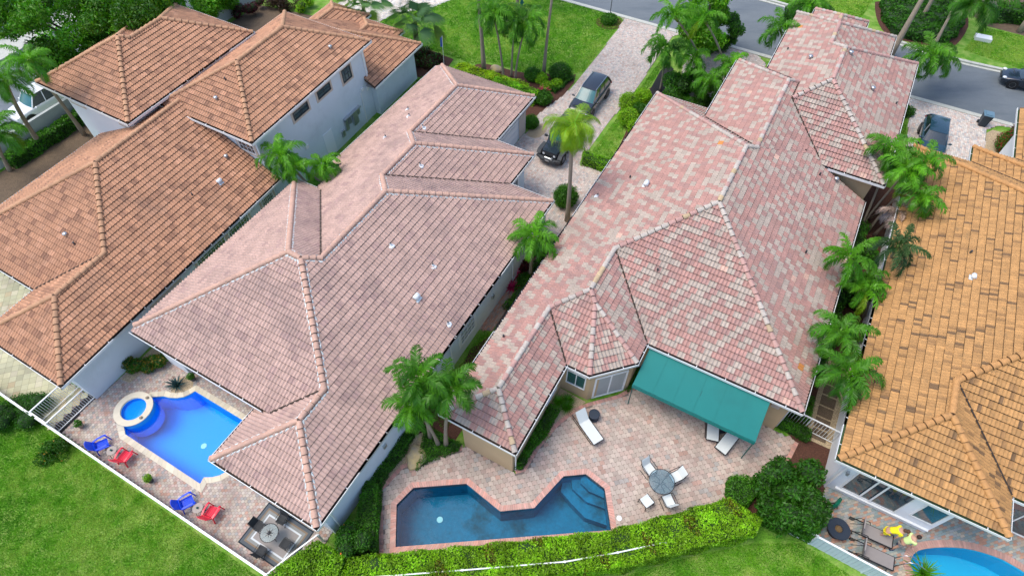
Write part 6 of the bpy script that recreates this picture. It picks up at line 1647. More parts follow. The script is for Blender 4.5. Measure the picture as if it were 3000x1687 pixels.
def clear_glass(name, tint, rough=.05):
    mt, nt, N, L, bs = nodes_of(name); N.remove(bs)
    tr = N.new('ShaderNodeBsdfTransparent'); tr.inputs[0].default_value = (*tint, 1)
    gl = N.new('ShaderNodeBsdfGlossy'); gl.inputs['Roughness'].default_value = rough
    df = N.new('ShaderNodeBsdfDiffuse'); df.inputs[0].default_value = (.35, .48, .52, 1)
    fr = N.new('ShaderNodeFresnel'); fr.inputs[0].default_value = 1.5
    m1 = N.new('ShaderNodeMixShader'); m1.inputs[0].default_value = .16; L.new(tr.outputs[0], m1.inputs[1]); L.new(df.outputs[0], m1.inputs[2])
    ms = N.new('ShaderNodeMixShader'); L.new(fr.outputs[0], ms.inputs[0]); L.new(m1.outputs[0], ms.inputs[1]); L.new(gl.outputs[0], ms.inputs[2])
    L.new(ms.outputs[0], N['Material Output'].inputs['Surface']); return mt
M['glass_clear'] = clear_glass('table_glass', (.75, .85, .9)); M['glass_frost'] = clear_glass('table_glass_frosted', (.45, .55, .6), .15)
def round_table(loc, r_, h_, label, gl, cross=True):
    root = empty('dining_table', loc, 0, label, 'table')
    mb = MB(); mb.lathe((0, 0, 0), [(r_ - .02, h_ - .008), (r_ - .02, h_)], 40); part(root, mb, 'tabletop', gl, True)
    mb = MB(); n = 40
    pts = [(r_ * math.cos(2 * math.pi * i / n), r_ * math.sin(2 * math.pi * i / n), h_) for i in range(n + 1)]; mb.tube(pts, .016, 6, False); part(root, mb, 'rim', M['black'], True)
    for i in range(4):
        a = i * math.pi / 2 + .7; mb = MB(); mb.tube([(math.cos(a) * r_ * .95, math.sin(a) * r_ * .95, h_ - .03), (math.cos(a) * r_ * .2, math.sin(a) * r_ * .2, h_ - .05), (math.cos(a) * r_ * .12, math.sin(a) * r_ * .12, .3), (math.cos(a) * r_ * .6, math.sin(a) * r_ * .6, 0)], .016, 6); part(root, mb, 'leg', M['black'], True)
    if not cross:
        mb = MB(); mb.lathe((0, 0, h_), [(.09, 0), (.07, .03), (.02, .05)], 12); part(root, mb, 'umbrella_hub', M['black'], True)
        for i in range(8):
            a = i * math.pi / 4; q = MB(); q.add([(math.cos(a - .35) * .07, math.sin(a - .35) * .07, h_ + .012), (math.cos(a) * .24, math.sin(a) * .24, h_ + .006), (math.cos(a + .35) * .07, math.sin(a + .35) * .07, h_ + .012)], [(0, 1, 2)]); part(root, q, 'hub_leaf', M['black'], True, fix=False)
    return root
def sling_chair(loc, rz, fabric, label, group, arms=True, back=True, folding=False):
    root = empty('patio_chair' if back else 'footstool', loc, rz, label, 'chair' if back else 'footstool', group); bk = M['black']; root.scale = (.80,) * 3 if folding else (1, 1, 1)
    mb = MB(); w_ = .24
    sp = [(.26, .44), (.10, .405), (-.10, .40), (-.24, .43)]
    for i in range(3): mb.add([(sp[i][0], -w_, sp[i][1]), (sp[i + 1][0], -w_, sp[i + 1][1]), (sp[i + 1][0], w_, sp[i + 1][1]), (sp[i][0], w_, sp[i][1])], [(0, 1, 2, 3)])
    part(root, mb, 'seat', fabric, True, fix=False)
    if back:
        mb = MB(); bp = [(-.24, .43), (-.32, .62), (-.40, .82), (-.45, .90)]
        for i in range(3): mb.add([(bp[i][0], -w_, bp[i][1]), (bp[i + 1][0], -w_, bp[i + 1][1]), (bp[i + 1][0], w_, bp[i + 1][1]), (bp[i][0], w_, bp[i][1])], [(0, 1, 2, 3)])
        part(root, mb, 'backrest', fabric, True, fix=False)
    for s_ in (-1, 1):
        y = s_ * (w_ + .02); mb = MB()
        if back: mb.tube([(.27, y, .44), (-.1, y, .395), (-.25, y, .43), (-.46, y, .92)], .016, 6)
        else: mb.tube([(.27, y, .44), (.1, y, .40), (-.1, y, .395), (-.27, y, .44)], .016, 6)
        part(root, mb, 'side_rail', bk, True)
        if back and not folding:
            mb = MB(); mb.tube([(-.36, y * 1.12, .66), (-.1, y * 1.15, .66), (.22, y * 1.15, .62), (.30, y * 1.12, .03), (-.30, y * 1.12, .02)], .018, 6); part(root, mb, 'armrest', bk, True)
        elif folding:
            mb = MB(); mb.tube([(-.30, y, .60), (.0, y * 1.1, .62), (.18, y * 1.1, .60)], .014, 6); part(root, mb, 'armrest', bk, True)
            for a, b in (((.22, y, .44), (-.34, y * 1.05, 0)), ((-.22, y, .42), (.30, y * 1.05, 0))):
                mb = MB(); mb.bar(a, b, .022); part(root, mb, 'leg', bk, True)
            mb = MB(); mb.bar((-.34, y * 1.05, .012), (-.34, 0, .012), .02); part(root, mb, 'stretcher', bk, True)
        else:
            for x in (-.24, .24): mb = MB(); mb.bar((x, y, .42), (x * 1.1, y, 0), .035); part(root, mb, 'leg', bk, True)
    mb = MB(); mb.bar((.27, -w_, .44), (.27, w_, .44), .025); 
    part(root, mb, 'front_rail', bk, True)
    return root
M['sling_white'] = mat('sling_white', (.66, .70, .68), .7, var=.05, scale=8); M['sling_black'] = mat('sling_black', (.018, .022, .026), .7, var=.2, scale=8)
M['sling_grey'] = mat('sling_grey', (.27, .245, .235), .8, var=.08, scale=8)
round_table(W(1.21, -13.6, .068), .42, .72, 'round frosted glass table on the patterned rug', M['glass_frost'], False)
def face(p, c): d = (c[0] - p[0], c[1] - p[1]); w_ = W(*d); return math.atan2(w_.y, w_.x)
cB = (1.21, -13.6)
for p, lab in (((1.22, -14.42), 'leftmost black sling chair at the frosted glass table'), ((1.98, -13.68), 'upper black sling chair beside the roof edge'), ((1.22, -12.78), 'right black sling chair at the frosted glass table'), ((.44, -13.55), 'lowest black sling chair at the frosted glass table')):
    sling_chair(W(*p, .068), face(p, cB), M['sling_black'], lab, 'black chairs on the rug', folding=True)
cC = (12.30, 1.40)
round_table(W(*cC, .045), .62, .72, 'round clear glass table on the paved patio', M['glass_clear'])
for p, lab in (((12.72, .66), 'white sling chair left of the clear glass table'), ((12.98, 1.92), 'white sling chair above right of the clear glass table'), ((11.72, 2.02), 'white sling chair below the clear glass table')):
    sling_chair(W(*p, .045), face(p, cC), M['sling_white'], lab, 'white chairs at the glass table')
sling_chair(W(11.2, 1.12, .045), ang(118), M['sling_white'], 'white sling footstool standing apart near the hedge', None, back=False)
def lounger(loc, rz, fabric, label, group=None, wheels=False, back=52):
    root = empty('sun_lounger', loc, rz, label, 'sun lounger', group); bk = M['black']; w_ = .30
    q = R(back) if not wheels else R(back); hx = -.25
    mb = MB(); mb.add([(hx, -w_, .34), (1.05, -w_, .34), (1.05, w_, .34), (hx, w_, .34), (hx, -w_, .37 if wheels else .345), (1.05, -w_, .37 if wheels else .345), (1.05, w_, .37 if wheels else .345), (hx, w_, .37 if wheels else .345)], [(3, 2, 1, 0), (4, 5, 6, 7), (0, 1, 5, 4), (1, 2, 6, 5), (2, 3, 7, 6), (3, 0, 4, 7)]); part(root, mb, 'seat', fabric, True)
    mb = MB(); L = .72; mb.box(Vector((hx - math.cos(q) * L / 2, 0, .35 + math.sin(q) * L / 2)), (L, 2 * w_, .02 if not wheels else .05), rot=Matrix.Rotation(q, 3, 'Y')); part(root, mb, 'backrest', fabric, True)
    for s_ in (-1, 1):
        y = s_ * (w_ + .02); mb = MB(); mb.bar((-.85, y, .30), (1.08, y, .33), .035, .05); part(root, mb, 'side_rail', bk, True)
        mb = MB(); mb.tube([(-.80, y, .30), (-.80, y, .05), (.85, y, .05), (.95, y, .32)] if not wheels else [(.85, y, .32), (.9, y, 0)], .018, 6); part(root, mb, 'leg', bk, True)
        if wheels:
            mb = MB(); c = Vector((-.70, y * 1.1, .12)); pts = [c + Vector((math.cos(a) * .115, 0, math.sin(a) * .115)) for a in np.linspace(0, 2 * math.pi, 17)]; mb.tube(pts, .018, 6, False); mb.bar(c - Vector((.1, 0, 0)), c + Vector((.1, 0, 0)), .02); mb.bar(c - Vector((0, 0, .1)), c + Vector((0, 0, .1)), .02); part(root, mb, 'wheel', bk, True)
            mb = MB(); mb.tube([(-.62, y, .3), (-.45, y * 1.08, .56), (-.05, y * 1.08, .56), (.05, y, .34)], .018, 6); part(root, mb, 'armrest', bk, True)
    mb = MB(); mb.bar((1.08, -w_ - .02, .33), (1.08, w_ + .02, .33), .035, .05); part(root, mb, 'end_rail', bk, True)
    mb = MB(); mb.bar((hx - math.cos(q) * .5, 0, .35 + math.sin(q) * .5), (-.78, 0, .30), .02); part(root, mb, 'prop', bk, True)
    return root
lounger(W(13.35, -3.05, .045), ang(120), M['sling_white'], 'white sun lounger with black frame below the bay window')
lounger(W(16.75, 2.65, .045), ang(165), M['sling_white'], 'white sun lounger almost hidden under the awning', None)
lounger(W(16.40, 3.72, .045), ang(195), M['sling_white'], 'white sun lounger at the awning corner beside the post', None, back=35)
M['wicker'] = mat('wicker_dark', (.018, .03, .05), .6, var=.3, scale=20)
for p, lab in (((14.05, -2.95), 'dark round drum table beside the lounger at the bay'), ((16.75, 3.15), 'dark round drum table between the loungers under the awning')):
    mb = MB(); mb.lathe(W(*p, .045), [(.27, 0), (.27, .06), (.23, .08), (.23, .40), (.29, .42), (.29, .50), (.27, .505), (.27, .49)], 26); thing(mb, 'drum_table', M['wicker'], lab, 'side table', smooth=False)
lounger(W(14.95, 10.7, .045), ang(88), M['sling_grey'], 'grey cushioned lounger with wheels nearer the house wall', 'grey wheeled loungers', True, 75)
lounger(W(13.98, 10.9, .045), ang(88), M['sling_grey'], 'grey cushioned lounger with wheels nearer the ribbed fence', 'grey wheeled loungers', True, 75)
root = empty('fire_pit', W(14.35, 9.45, .045), 0, 'round dark fire pit table beside the wheeled loungers', 'fire pit')
mb = MB(); mb.lathe((0, 0, 0), [(.36, 0), (.40, .34), (.50, .40), (.52, .44), (.50, .46), (.20, .46), (.17, .42)], 30); part(root, mb, 'body', M['wicker'], True)
mb = MB(); mb.lathe((0, 0, .42), [(.17, 0), (.12, .05), (.03, .08)], 12); part(root, mb, 'lava_rock', mat('lava_rock', (.16, .10, .04), .9, var=.5, scale=18), True)
root = empty('hose_reel', W(15.55, 9.15, .045), ang(20), 'green garden hose coiled on its holder at the house corner', 'hose reel'); M['hose'] = mat('hose_green', (.0, .16, .09), .45)
mb = MB(); pts = [Vector((math.cos(t) * (.20 + .004 * t), .05 * math.sin(t * .7), .32 + math.sin(t) * (.20 + .004 * t))) for t in np.linspace(0, 40, 160)]; mb.tube(pts, .018, 5); part(root, mb, 'hose', M['hose'], True)
mb = MB(); mb.bar((0, -.18, 0), (0, -.02, .35), .04); mb.bar((0, .18, 0), (0, .02, .35), .04); mb.bar((-.1, 0, .34), (.1, 0, .34), .1); part(root, mb, 'stand', M['dark'], True)
# downpipes and small wall fittings
for hs, u, v, zt in ((rB, 3.1, -11.06, 2.85), (rB, 13.0, -11.06, 2.85), (rB, 24.0, -11.06, 2.85), (rC, 9.6, -5.22, 2.85), (rC, 18.3, 5.63, 2.85), (rD, 16.28, 8.55, 3.3)):
    mb = MB(); mb.bar(W(u, v, .05), W(u, v, zt), .08, .06); part(hs, mb, 'downspout', M['white'])
for hs, u, v, z in ((rB, 7.0, -11.09, 1.6), (rB, 17.5, -11.09, 1.4), (rC, 12.4, -5.25, 1.9), (rD, 16.30, 8.75, 2.2)):
    mb = MB(); mb.box(W(u, v, z), (.22, .10, .26), YAW); part(hs, mb, 'wall_box', M['metal'])
# pool handrail and cover plate
root = empty('pool_handrail', W(14.4, 12.2, .05), 0, 'curved steel handrails at the cyan pool', 'handrail'); M['steel'] = mat('steel', (.6, .6, .6), .2, metal=1)
for dv in (0, .22):
    mb = MB(); mb.tube([W(14.25 - dv, 11.85 + dv, .05), W(14.45 - dv, 12.2 + dv, .8), W(14.55 - dv, 12.5 + dv, .82), W(14.62 - dv, 13.2 + dv, .45), W(14.62 - dv, 13.5 + dv, -.3)], .022, 8); part(root, mb, 'rail', M['steel'], smooth=True)
mb = MB(); mb.lathe(W(9.93, .28, .05), [(.13, 0), (.13, .012)], 20); thing(mb, 'skimmer_lid', M['white'], 'round white skimmer lid at the right end of the dark pool', 'lid')
# boulder and stepping stones
M['stone'] = mat('sandstone', (.46, .36, .18), .9, var=.25, scale=3, bmp=.8, bscale=8, dark=(.32, .28, .22), dscale=2)
def rock(c, r3, label, name, seed, group=None):
    mb = MB(); mb.ell((0, 0, 0), r3, 14, 8, Matrix.Rotation(seed, 3, 'Z')); r_ = random.Random(seed)
    for p in mb.v: f_ = 1 + .10 * math.sin(p.x * 9 + seed) + .08 * math.cos(p.y * 11 + seed * 2); p.x *= f_; p.y *= f_
    o = mb.build(name, M['stone'], None); o.location = c; return tag(o, label, 'stone', group)
rock(W(7.65, -9.95, .12), (.52, .62, .26), 'large flat tan boulder on the gravel by the patio', 'boulder', 3)
for i, (p, lab) in enumerate((((8.75, -10.25), 'stepping stone farthest from the patio'), ((8.35, -9.9), 'middle stepping stone of three'), ((8.02, -9.55), 'stepping stone nearest the patio'))):
    rock(W(*p, .04), (.28, .28, .06), lab, 'stepping_stone', 5 + i, 'stepping stones')
rock(at(1453, 207) + Vector((0, 0, .15)), (.55, .4, .3), 'pale boulder at the foot of the lawn palms', 'boulder', 9)
# lamp post, flag, bin, utility box
root = empty('street_lamp', at(1785.4, 58), 0, 'black lamp post with lantern at the end of the driveway', 'lamp')
mb = MB(); mb.tube([(0, 0, 0), (0, 0, .3), (0, 0, 2.2)], [.05, .035, .03], 10); part(root, mb, 'post', M['black'], True)
mb = MB(); mb.lathe((0, 0, 2.2), [(.05, 0), (.09, .05), (.12, .28), (.14, .30), (.03, .42), (.01, .46)], 8); part(root, mb, 'lantern', M['dark'], True)
mb = MB(); mb.lathe((0, 0, 2.25), [(.085, .03), (.113, .22)], 8); part(root, mb, 'lantern_glass', M['glass_teal'], True)
root = empty('wheeled_bin', at(2874, 367), ang(175), 'dark blue wheeled bin with lighter lid at the kerb', 'bin')
M['bin'] = mat('bin_plastic', (.018, .035, .055), .5); M['binlid'] = mat('bin_lid', (.12, .22, .30), .45)
mb = MB(); mb.add([(-.24, -.25, .03), (.24, -.25, .03), (.24, .25, .03), (-.24, .25, .03), (-.33, -.32, 1.0), (.33, -.32, 1.0), (.33, .32, 1.0), (-.33, .32, 1.0)], [(3, 2, 1, 0), (4, 5, 6, 7), (0, 1, 5, 4), (1, 2, 6, 5), (2, 3, 7, 6), (3, 0, 4, 7)]); part(root, mb, 'body', M['bin'], True)
mb = MB(); mb.box((0, 0, 1.03), (.74, .70, .05)); mb.box((0, 0, 1.07), (.5, .46, .05)); mb.bar((-.42, -.25, .98), (-.42, .25, .98), .04); part(root, mb, 'lid', M['binlid'], True)
for s_ in (-1, 1): mb = MB(); mb.tube([(-.28, s_ * .27, .12), (-.28, s_ * .33, .12)], .12, 14); part(root, mb, 'wheel', M['black'], True)
mb = MB(); mb.box((0, 0, .15), (1.3, .75, .3)); o = mb.build('utility_cover', M['white'], None); o.location = at(2877, 117); o.rotation_euler.z = ang(85); tag(o, 'white utility cover on the grass across the street', 'cover')
root = empty('flag', at(1302, 210), 0, 'small blue and white flag on a pole behind the mauve roof tip', 'flag')
mb = MB(); mb.bar((0, 0, 0), (.1, 0, 3.2), .03); part(root, mb, 'pole', M['white'], True)
mb = MB(); mb.add([(.1, 0, 3.15), (.085, 0, 2.3), (-.12, .05, 2.2), (-.08, .04, 3.0)], [(0, 1, 2, 3)]); part(root, mb, 'cloth', mat('flag_blue', (.03, .08, .30), .7), True, fix=False)
# air conditioners in the gap beside the pale garage
for i, (u, v) in enumerate(((25.9, -26.7), (27.4, -26.9))):
    root = empty('air_conditioner', W(u, v), -0.2, ['dark round topped air conditioner by the electric meters', 'second dark air conditioner nearer the street'][i], 'air conditioner', 'air conditioners by the pale wall')
    mb = MB(); mb.box((0, 0, .4), (.75, .75, .8), ang(0)); part(root, mb, 'casing', M['dark'], True)
    mb = MB(); mb.lathe((0, 0, .8), [(.33, 0), (.33, .03), (.05, .05)], 18); part(root, mb, 'fan_guard', M['teal_metal'], True)
# mailbox-like uplight at the lawn's top edge and ornaments
mb = MB(); mb.lathe(at(1529, 26), [(.12, 0), (.12, .5), (.2, .55), (.05, .9)], 10); thing(mb, 'garden_ornament', M['teal_metal'], 'small teal garden ornament at the top of the front lawn', 'ornament')
mb = MB(); mb.tube([W(25, -26.8, .0) , W(25, -26.8, .7)], .06, 8); 
# neighbour houses at the far left and far right corner
rN = empty('house', W(25, -67), 0, 'white house corner across the left road', 'house')
mb = MB(); uvbox(mb, 21.5, 33, -74, -65.2, 0, 3.0); part(rN, mb, 'wall', M['white'])
mb = MB(); uvbox(mb, 23.0, 26.5, -65.3, -65.12, .1, 2.3); part(rN, mb, 'garage_door', M['stucco_blue'])
mb = MB(); uvbox(mb, 21.0, 33.5, -74.5, -64.8, 3.0, 3.25); part(rN, mb, 'roof', M['concrete'])

# ================================================================ vehicles (local x = forwards)
def paint(name, c, rough=.25): return mat(name, c, rough, var=.03, coat=1.0, spec=.5)
M['tyre'] = mat('tyre', (.012, .012, .013), .8); M['rim'] = mat('alloy', (.45, .46, .48), .3, metal=.9)
M['carglass'] = glass_mat('car_glass', (.02, .035, .045)); M['carglass_l'] = mat('car_glass_light', (.015, .13, .15), .12, var=.3, scale=2)
M['chrome'] = mat('chrome', (.75, .76, .78), .15, metal=1); M['lamp_clear'] = mat('headlamp', (.75, .78, .8), .15, coat=1); M['lamp_red'] = mat('tail_lamp', (.35, .01, .01), .2, coat=1)
def loft(mb, rings, closed=True, caps=True):
    n = len(rings[0]); b = []
    V = [p for r_ in rings for p in r_]; F = []
    for i in range(len(rings) - 1):
        for k in range(n if closed else n - 1): F.append((i * n + k, i * n + (k + 1) % n, (i + 1) * n + (k + 1) % n, (i + 1) * n + k))
    if caps: F.append(tuple(range(n))[::-1]); F.append(tuple((len(rings) - 1) * n + k for k in range(n)))
    mb.add(V, F)
def wheel(root, x, y, r_, w_, s_, spokes=8):
    mb = MB(); mb.T = None
    prof = [(r_ * .62, -w_ / 2), (r_ * .95, -w_ / 2), (r_, -w_ / 2 + .03), (r_, w_ / 2 - .03), (r_ * .95, w_ / 2), (r_ * .62, w_ / 2)]
    V = []; n = 22; F = []
    for a, b in prof:
        for k in range(n): t = 2 * math.pi * k / n; V.append((x + a * math.cos(t), y + b, r_ + a * math.sin(t)))
    for i in range(len(prof) - 1):
        for k in range(n): F.append((i * n + k, i * n + (k + 1) % n, (i + 1) * n + (k + 1) % n, (i + 1) * n + k))
    mb.add(V, F); W_ = mb.build('wheel', M['tyre'], root)
    mb = MB(); yo = y + s_ * w_ * .40
    pts = [(x + r_ * .62 * math.cos(t), yo, r_ + r_ * .62 * math.sin(t)) for t in np.linspace(0, 2 * math.pi, 23)]; mb.tube(pts, .022, 5, False)
    for k in range(spokes): t = 2 * math.pi * k / spokes; mb.bar((x, yo, r_), (x + r_ * .6 * math.cos(t), yo, r_ + r_ * .6 * math.sin(t)), .045, .03, up=(0, 1, 0))
    mb.build('rim', M['rim'], W_)
    mb = MB(); mb.tube([(x, y - s_ * .02, r_), (x, y + s_ * w_ * .30, r_)], r_ * .60, 18); mb.build('hub', M['black'], W_)
def car(loc, rz, pt, label, L=4.7, Wd=1.86, H=1.65, kind='suv', glass=None, rails=False, bed=False, rw=.36):
    root = empty('parked_car' if kind != 'pickup' else 'pickup_truck', loc, rz, label, 'car' if kind != 'pickup' else 'pickup')
    hw = Wd / 2; hl = L / 2
    # stations: x, half width, underside, shoulder height
    if kind == 'suv': st = [(-hl, .80, .50, .95), (-hl + .10, .93, .30, 1.02), (-hl + .6, .99, .24, 1.05), (-.6, 1.0, .22, 1.03), (.7, 1.0, .22, 1.02), (hl - .95, .99, .24, 1.0), (hl - .35, .93, .25, .90), (hl - .08, .82, .30, .76), (hl, .66, .42, .62)]
    elif kind == 'sedan': st = [(-hl, .78, .42, .82), (-hl + .12, .92, .26, .92), (-hl + .7, .99, .20, .95), (-.5, 1.0, .18, .92), (.7, 1.0, .18, .90), (hl - 1.0, .98, .20, .86), (hl - .35, .91, .22, .74), (hl - .08, .78, .26, .62), (hl, .60, .36, .50)]
    else: st = [(-hl, .90, .50, 1.02), (-hl + .1, .96, .40, 1.05), (-.9, 1.0, .32, 1.06), (.5, 1.0, .30, 1.08), (hl - 1.4, .99, .32, 1.08), (hl - .5, .96, .34, 1.02), (hl - .08, .88, .36, .92), (hl, .78, .42, .80)]
    def ring(x, w_, zb, zt):
        w_ *= hw; m_ = zb + (zt - zb) * .55
        h_ = [(w_ * .80, zb), (w_ * .97, zb + .10), (w_, m_), (w_ * .985, zt - .10), (w_ * .93, zt - .02), (w_ * .80, zt + .01), (w_ * .35, zt + .035)]
        return [Vector((x, -y, z)) for y, z in h_][::1] + [Vector((x, y, z)) for y, z in h_[::-1]]
    mb = MB(); loft(mb, [ring(*s_) for s_ in st])
    body = mb.build('body', pt, root, smooth=True)
    md = body.modifiers.new('sub', 'SUBSURF'); md.levels = 1; md.render_levels = 2
    zt = 1.0 if kind == 'suv' else (.90 if kind == 'sedan' else 1.06)
    x0, x1, x2, x3 = dict(suv=(-hl + .12, -hl + .55, .35, 1.12), sedan=(-hl + .55, -hl + 1.35, .15, 1.05), pickup=(-.75, -.55, .75, 1.35))[kind]
    wb, wr = hw * .90, hw * .68
    def quad(mb_, a, b, c, d): mb_.add([a, b, c, d], [(0, 1, 2, 3)])
    BL = [Vector((x0, -wb * .93, zt)), Vector((x3, -wb * .93, zt)), Vector((x3, wb * .93, zt)), Vector((x0, wb * .93, zt))]
    RF = [Vector((x1, -wr, H - .05)), Vector((x2, -wr, H - .05)), Vector((x2, wr, H - .05)), Vector((x1, wr, H - .05))]
    xm0, xm1 = (x0 + x1) / 2, (x2 + x3) / 2
    mb = MB(); bow = .10
    # windscreen and rear glass bow outwards
    def curved(mb_, xa, za, wa, xb, zb_, wb_, sgn):
        n = 8; ra = [Vector((xa + sgn * bow * (1 - (2 * i / n - 1) ** 2), wa * (2 * i / n - 1), za)) for i in range(n + 1)]; rb = [Vector((xb + sgn * bow * .6 * (1 - (2 * i / n - 1) ** 2), wb_ * (2 * i / n - 1), zb_)) for i in range(n + 1)]
        for i in range(n): quad(mb_, ra[i], ra[i + 1], rb[i + 1], rb[i])
    curved(mb, x3, zt, wb * .88, x2, H - .05, wr * .95, 1); part(root, mb, 'windscreen', glass or M['carglass'], True, smooth=True)
    mb = MB(); curved(mb, x0, zt, wb * .86, x1, H - .05, wr * .93, -1); part(root, mb, 'rear_window', M['carglass'], True, smooth=True)
    for s_ in (-1, 1):
        mb = MB(); a, b, c, d = (Vector((x0, s_ * wb * .95, zt)), Vector((x3, s_ * wb * .95, zt)), Vector((x2, s_ * wr * 1.0, H - .06)), Vector((x1, s_ * wr * 1.0, H - .06)))
        quad(mb, a, b, c, d); part(root, mb, 'side_window', M['carglass'], True, fix=False)
        mb = MB()
        mb.bar(b, c, .07, .05); mb.bar(a, d, .10 if kind != 'suv' else .16, .06); mid = (.48, .52)
        for t in ((.46,) if kind != 'suv' else (.36, .66)): mb.bar(a.lerp(b, t) + Vector((0, s_ * .006, 0)), d.lerp(c, t) + Vector((0, s_ * .006, 0)), .07, .03)
        part(root, mb, 'pillar', pt, True)
        mb = MB(); mb.bar(a + Vector((0, s_ * .012, .0)), b + Vector((0, s_ * .012, 0)), .02, .02); part(root, mb, 'window_trim', M['chrome'], True)
        mb = MB(); mb.ell((x3 - .22, s_ * (hw + .10), zt + .06), (.08, .12, .08), 10, 6); mb.bar((x3 - .22, s_ * wb * .92, zt), (x3 - .22, s_ * (hw + .05), zt + .04), .05); part(root, mb, 'mirror', pt, True, smooth=True)
        mb = MB(); mb.ell((hl - .20, s_ * hw * .70, .70 if kind != 'pickup' else .86), (.16, .18, .08), 10, 6, Matrix.Rotation(-s_ * .5, 3, 'Z')); part(root, mb, 'headlight', M['lamp_clear'], True, smooth=True)
        mb = MB(); mb.ell((-hl + .08, s_ * hw * .80, .88), (.08, .16, .08), 10, 6); part(root, mb, 'tail_light', M['lamp_red'], True, smooth=True)
        for x in (.25, -.75): mb = MB(); mb.bar((x - .09, s_ * (hw * 1.0), .80), (x + .09, s_ * hw * 1.0, .80), .02, .03); part(root, mb, 'door_handle', M['chrome'] if kind == 'suv' else pt, True)
        if rails: mb = MB(); mb.tube([(x1 + .0, s_ * wr * .93, H - .02), (x1 + .15, s_ * wr * .95, H + .04), (x2 - .15, s_ * wr * .95, H + .04), (x2 + .02, s_ * wr * .93, H - .02)], .022, 6); part(root, mb, 'roof_rail', M['chrome'], True)
        for x in (hl - .95, -hl + .90):
            mb = MB(); mb.tube([(x, s_ * (hw - .06), rw), (x, s_ * (hw + .012), rw)], rw + .07, 22); part(root, mb, 'wheel_arch', M['black'], True)
            wheel(root, x, s_ * (hw - .10), rw, .24, s_, 10)
    n = 8; mb = MB(); rings = []
    for i in range(n + 1):
        y = wr * (2 * i / n - 1) * 1.02; cz = .055 * (1 - (2 * i / n - 1) ** 2)
        rings.append([Vector((x1 - .03 - .05 * (1 - (2 * i / n - 1) ** 2), y, H - .055 + cz * .3)), Vector((x1 + .25, y, H - .02 + cz)), Vector(((x1 + x2) / 2, y, H - .01 + cz)), Vector((x2 - .2, y, H - .02 + cz)), Vector((x2 + .04 + .05 * (1 - (2 * i / n - 1) ** 2), y, H - .055 + cz * .3))])
    loft(mb, rings, closed=False, caps=False); part(root, mb, 'roof', pt, True, smooth=True)
    mb = MB(); mb.bar((hl - .0, -.42, .55), (hl - .0, .42, .55), .06, .16); part(root, mb, 'grille', M['black'], True)
    if kind == 'pickup':
        mb = MB(); mb.box((-hl + 1.05, 0, 1.07), (1.75, Wd * .78, .06)); part(root, mb, 'bed_cover', M['dark'], True)
    return root
car(W(38.35, -14.45, .026), ang(180), paint('paint_black', (.012, .018, .03)), 'black SUV with chrome roof rails on the paver driveway', L=4.75, H=1.70, kind='suv', rails=True, glass=M['carglass_l'])
car(W(57.75, 15.95, .01), ang(-92), paint('paint_navy', (.006, .014, .03)), 'dark blue coupe on the street at the right edge', L=4.6, H=1.38, kind='sedan')
pu = (46.2, 9.75)
car(W(pu[0], pu[1], .026), ang(178), paint('paint_petrol', (.012, .045, .075)), 'dark blue hatchback parked behind the golden roof', L=4.3, Wd=1.8, H=1.5, kind='suv')
car(W(17.3, -51.75, .01), ang(182), paint('paint_white', (.78, .80, .84)), 'white pickup on the left road behind the grey wall', L=5.6, Wd=1.98, H=1.85, kind='pickup', glass=M['carglass_l'], rw=.38)
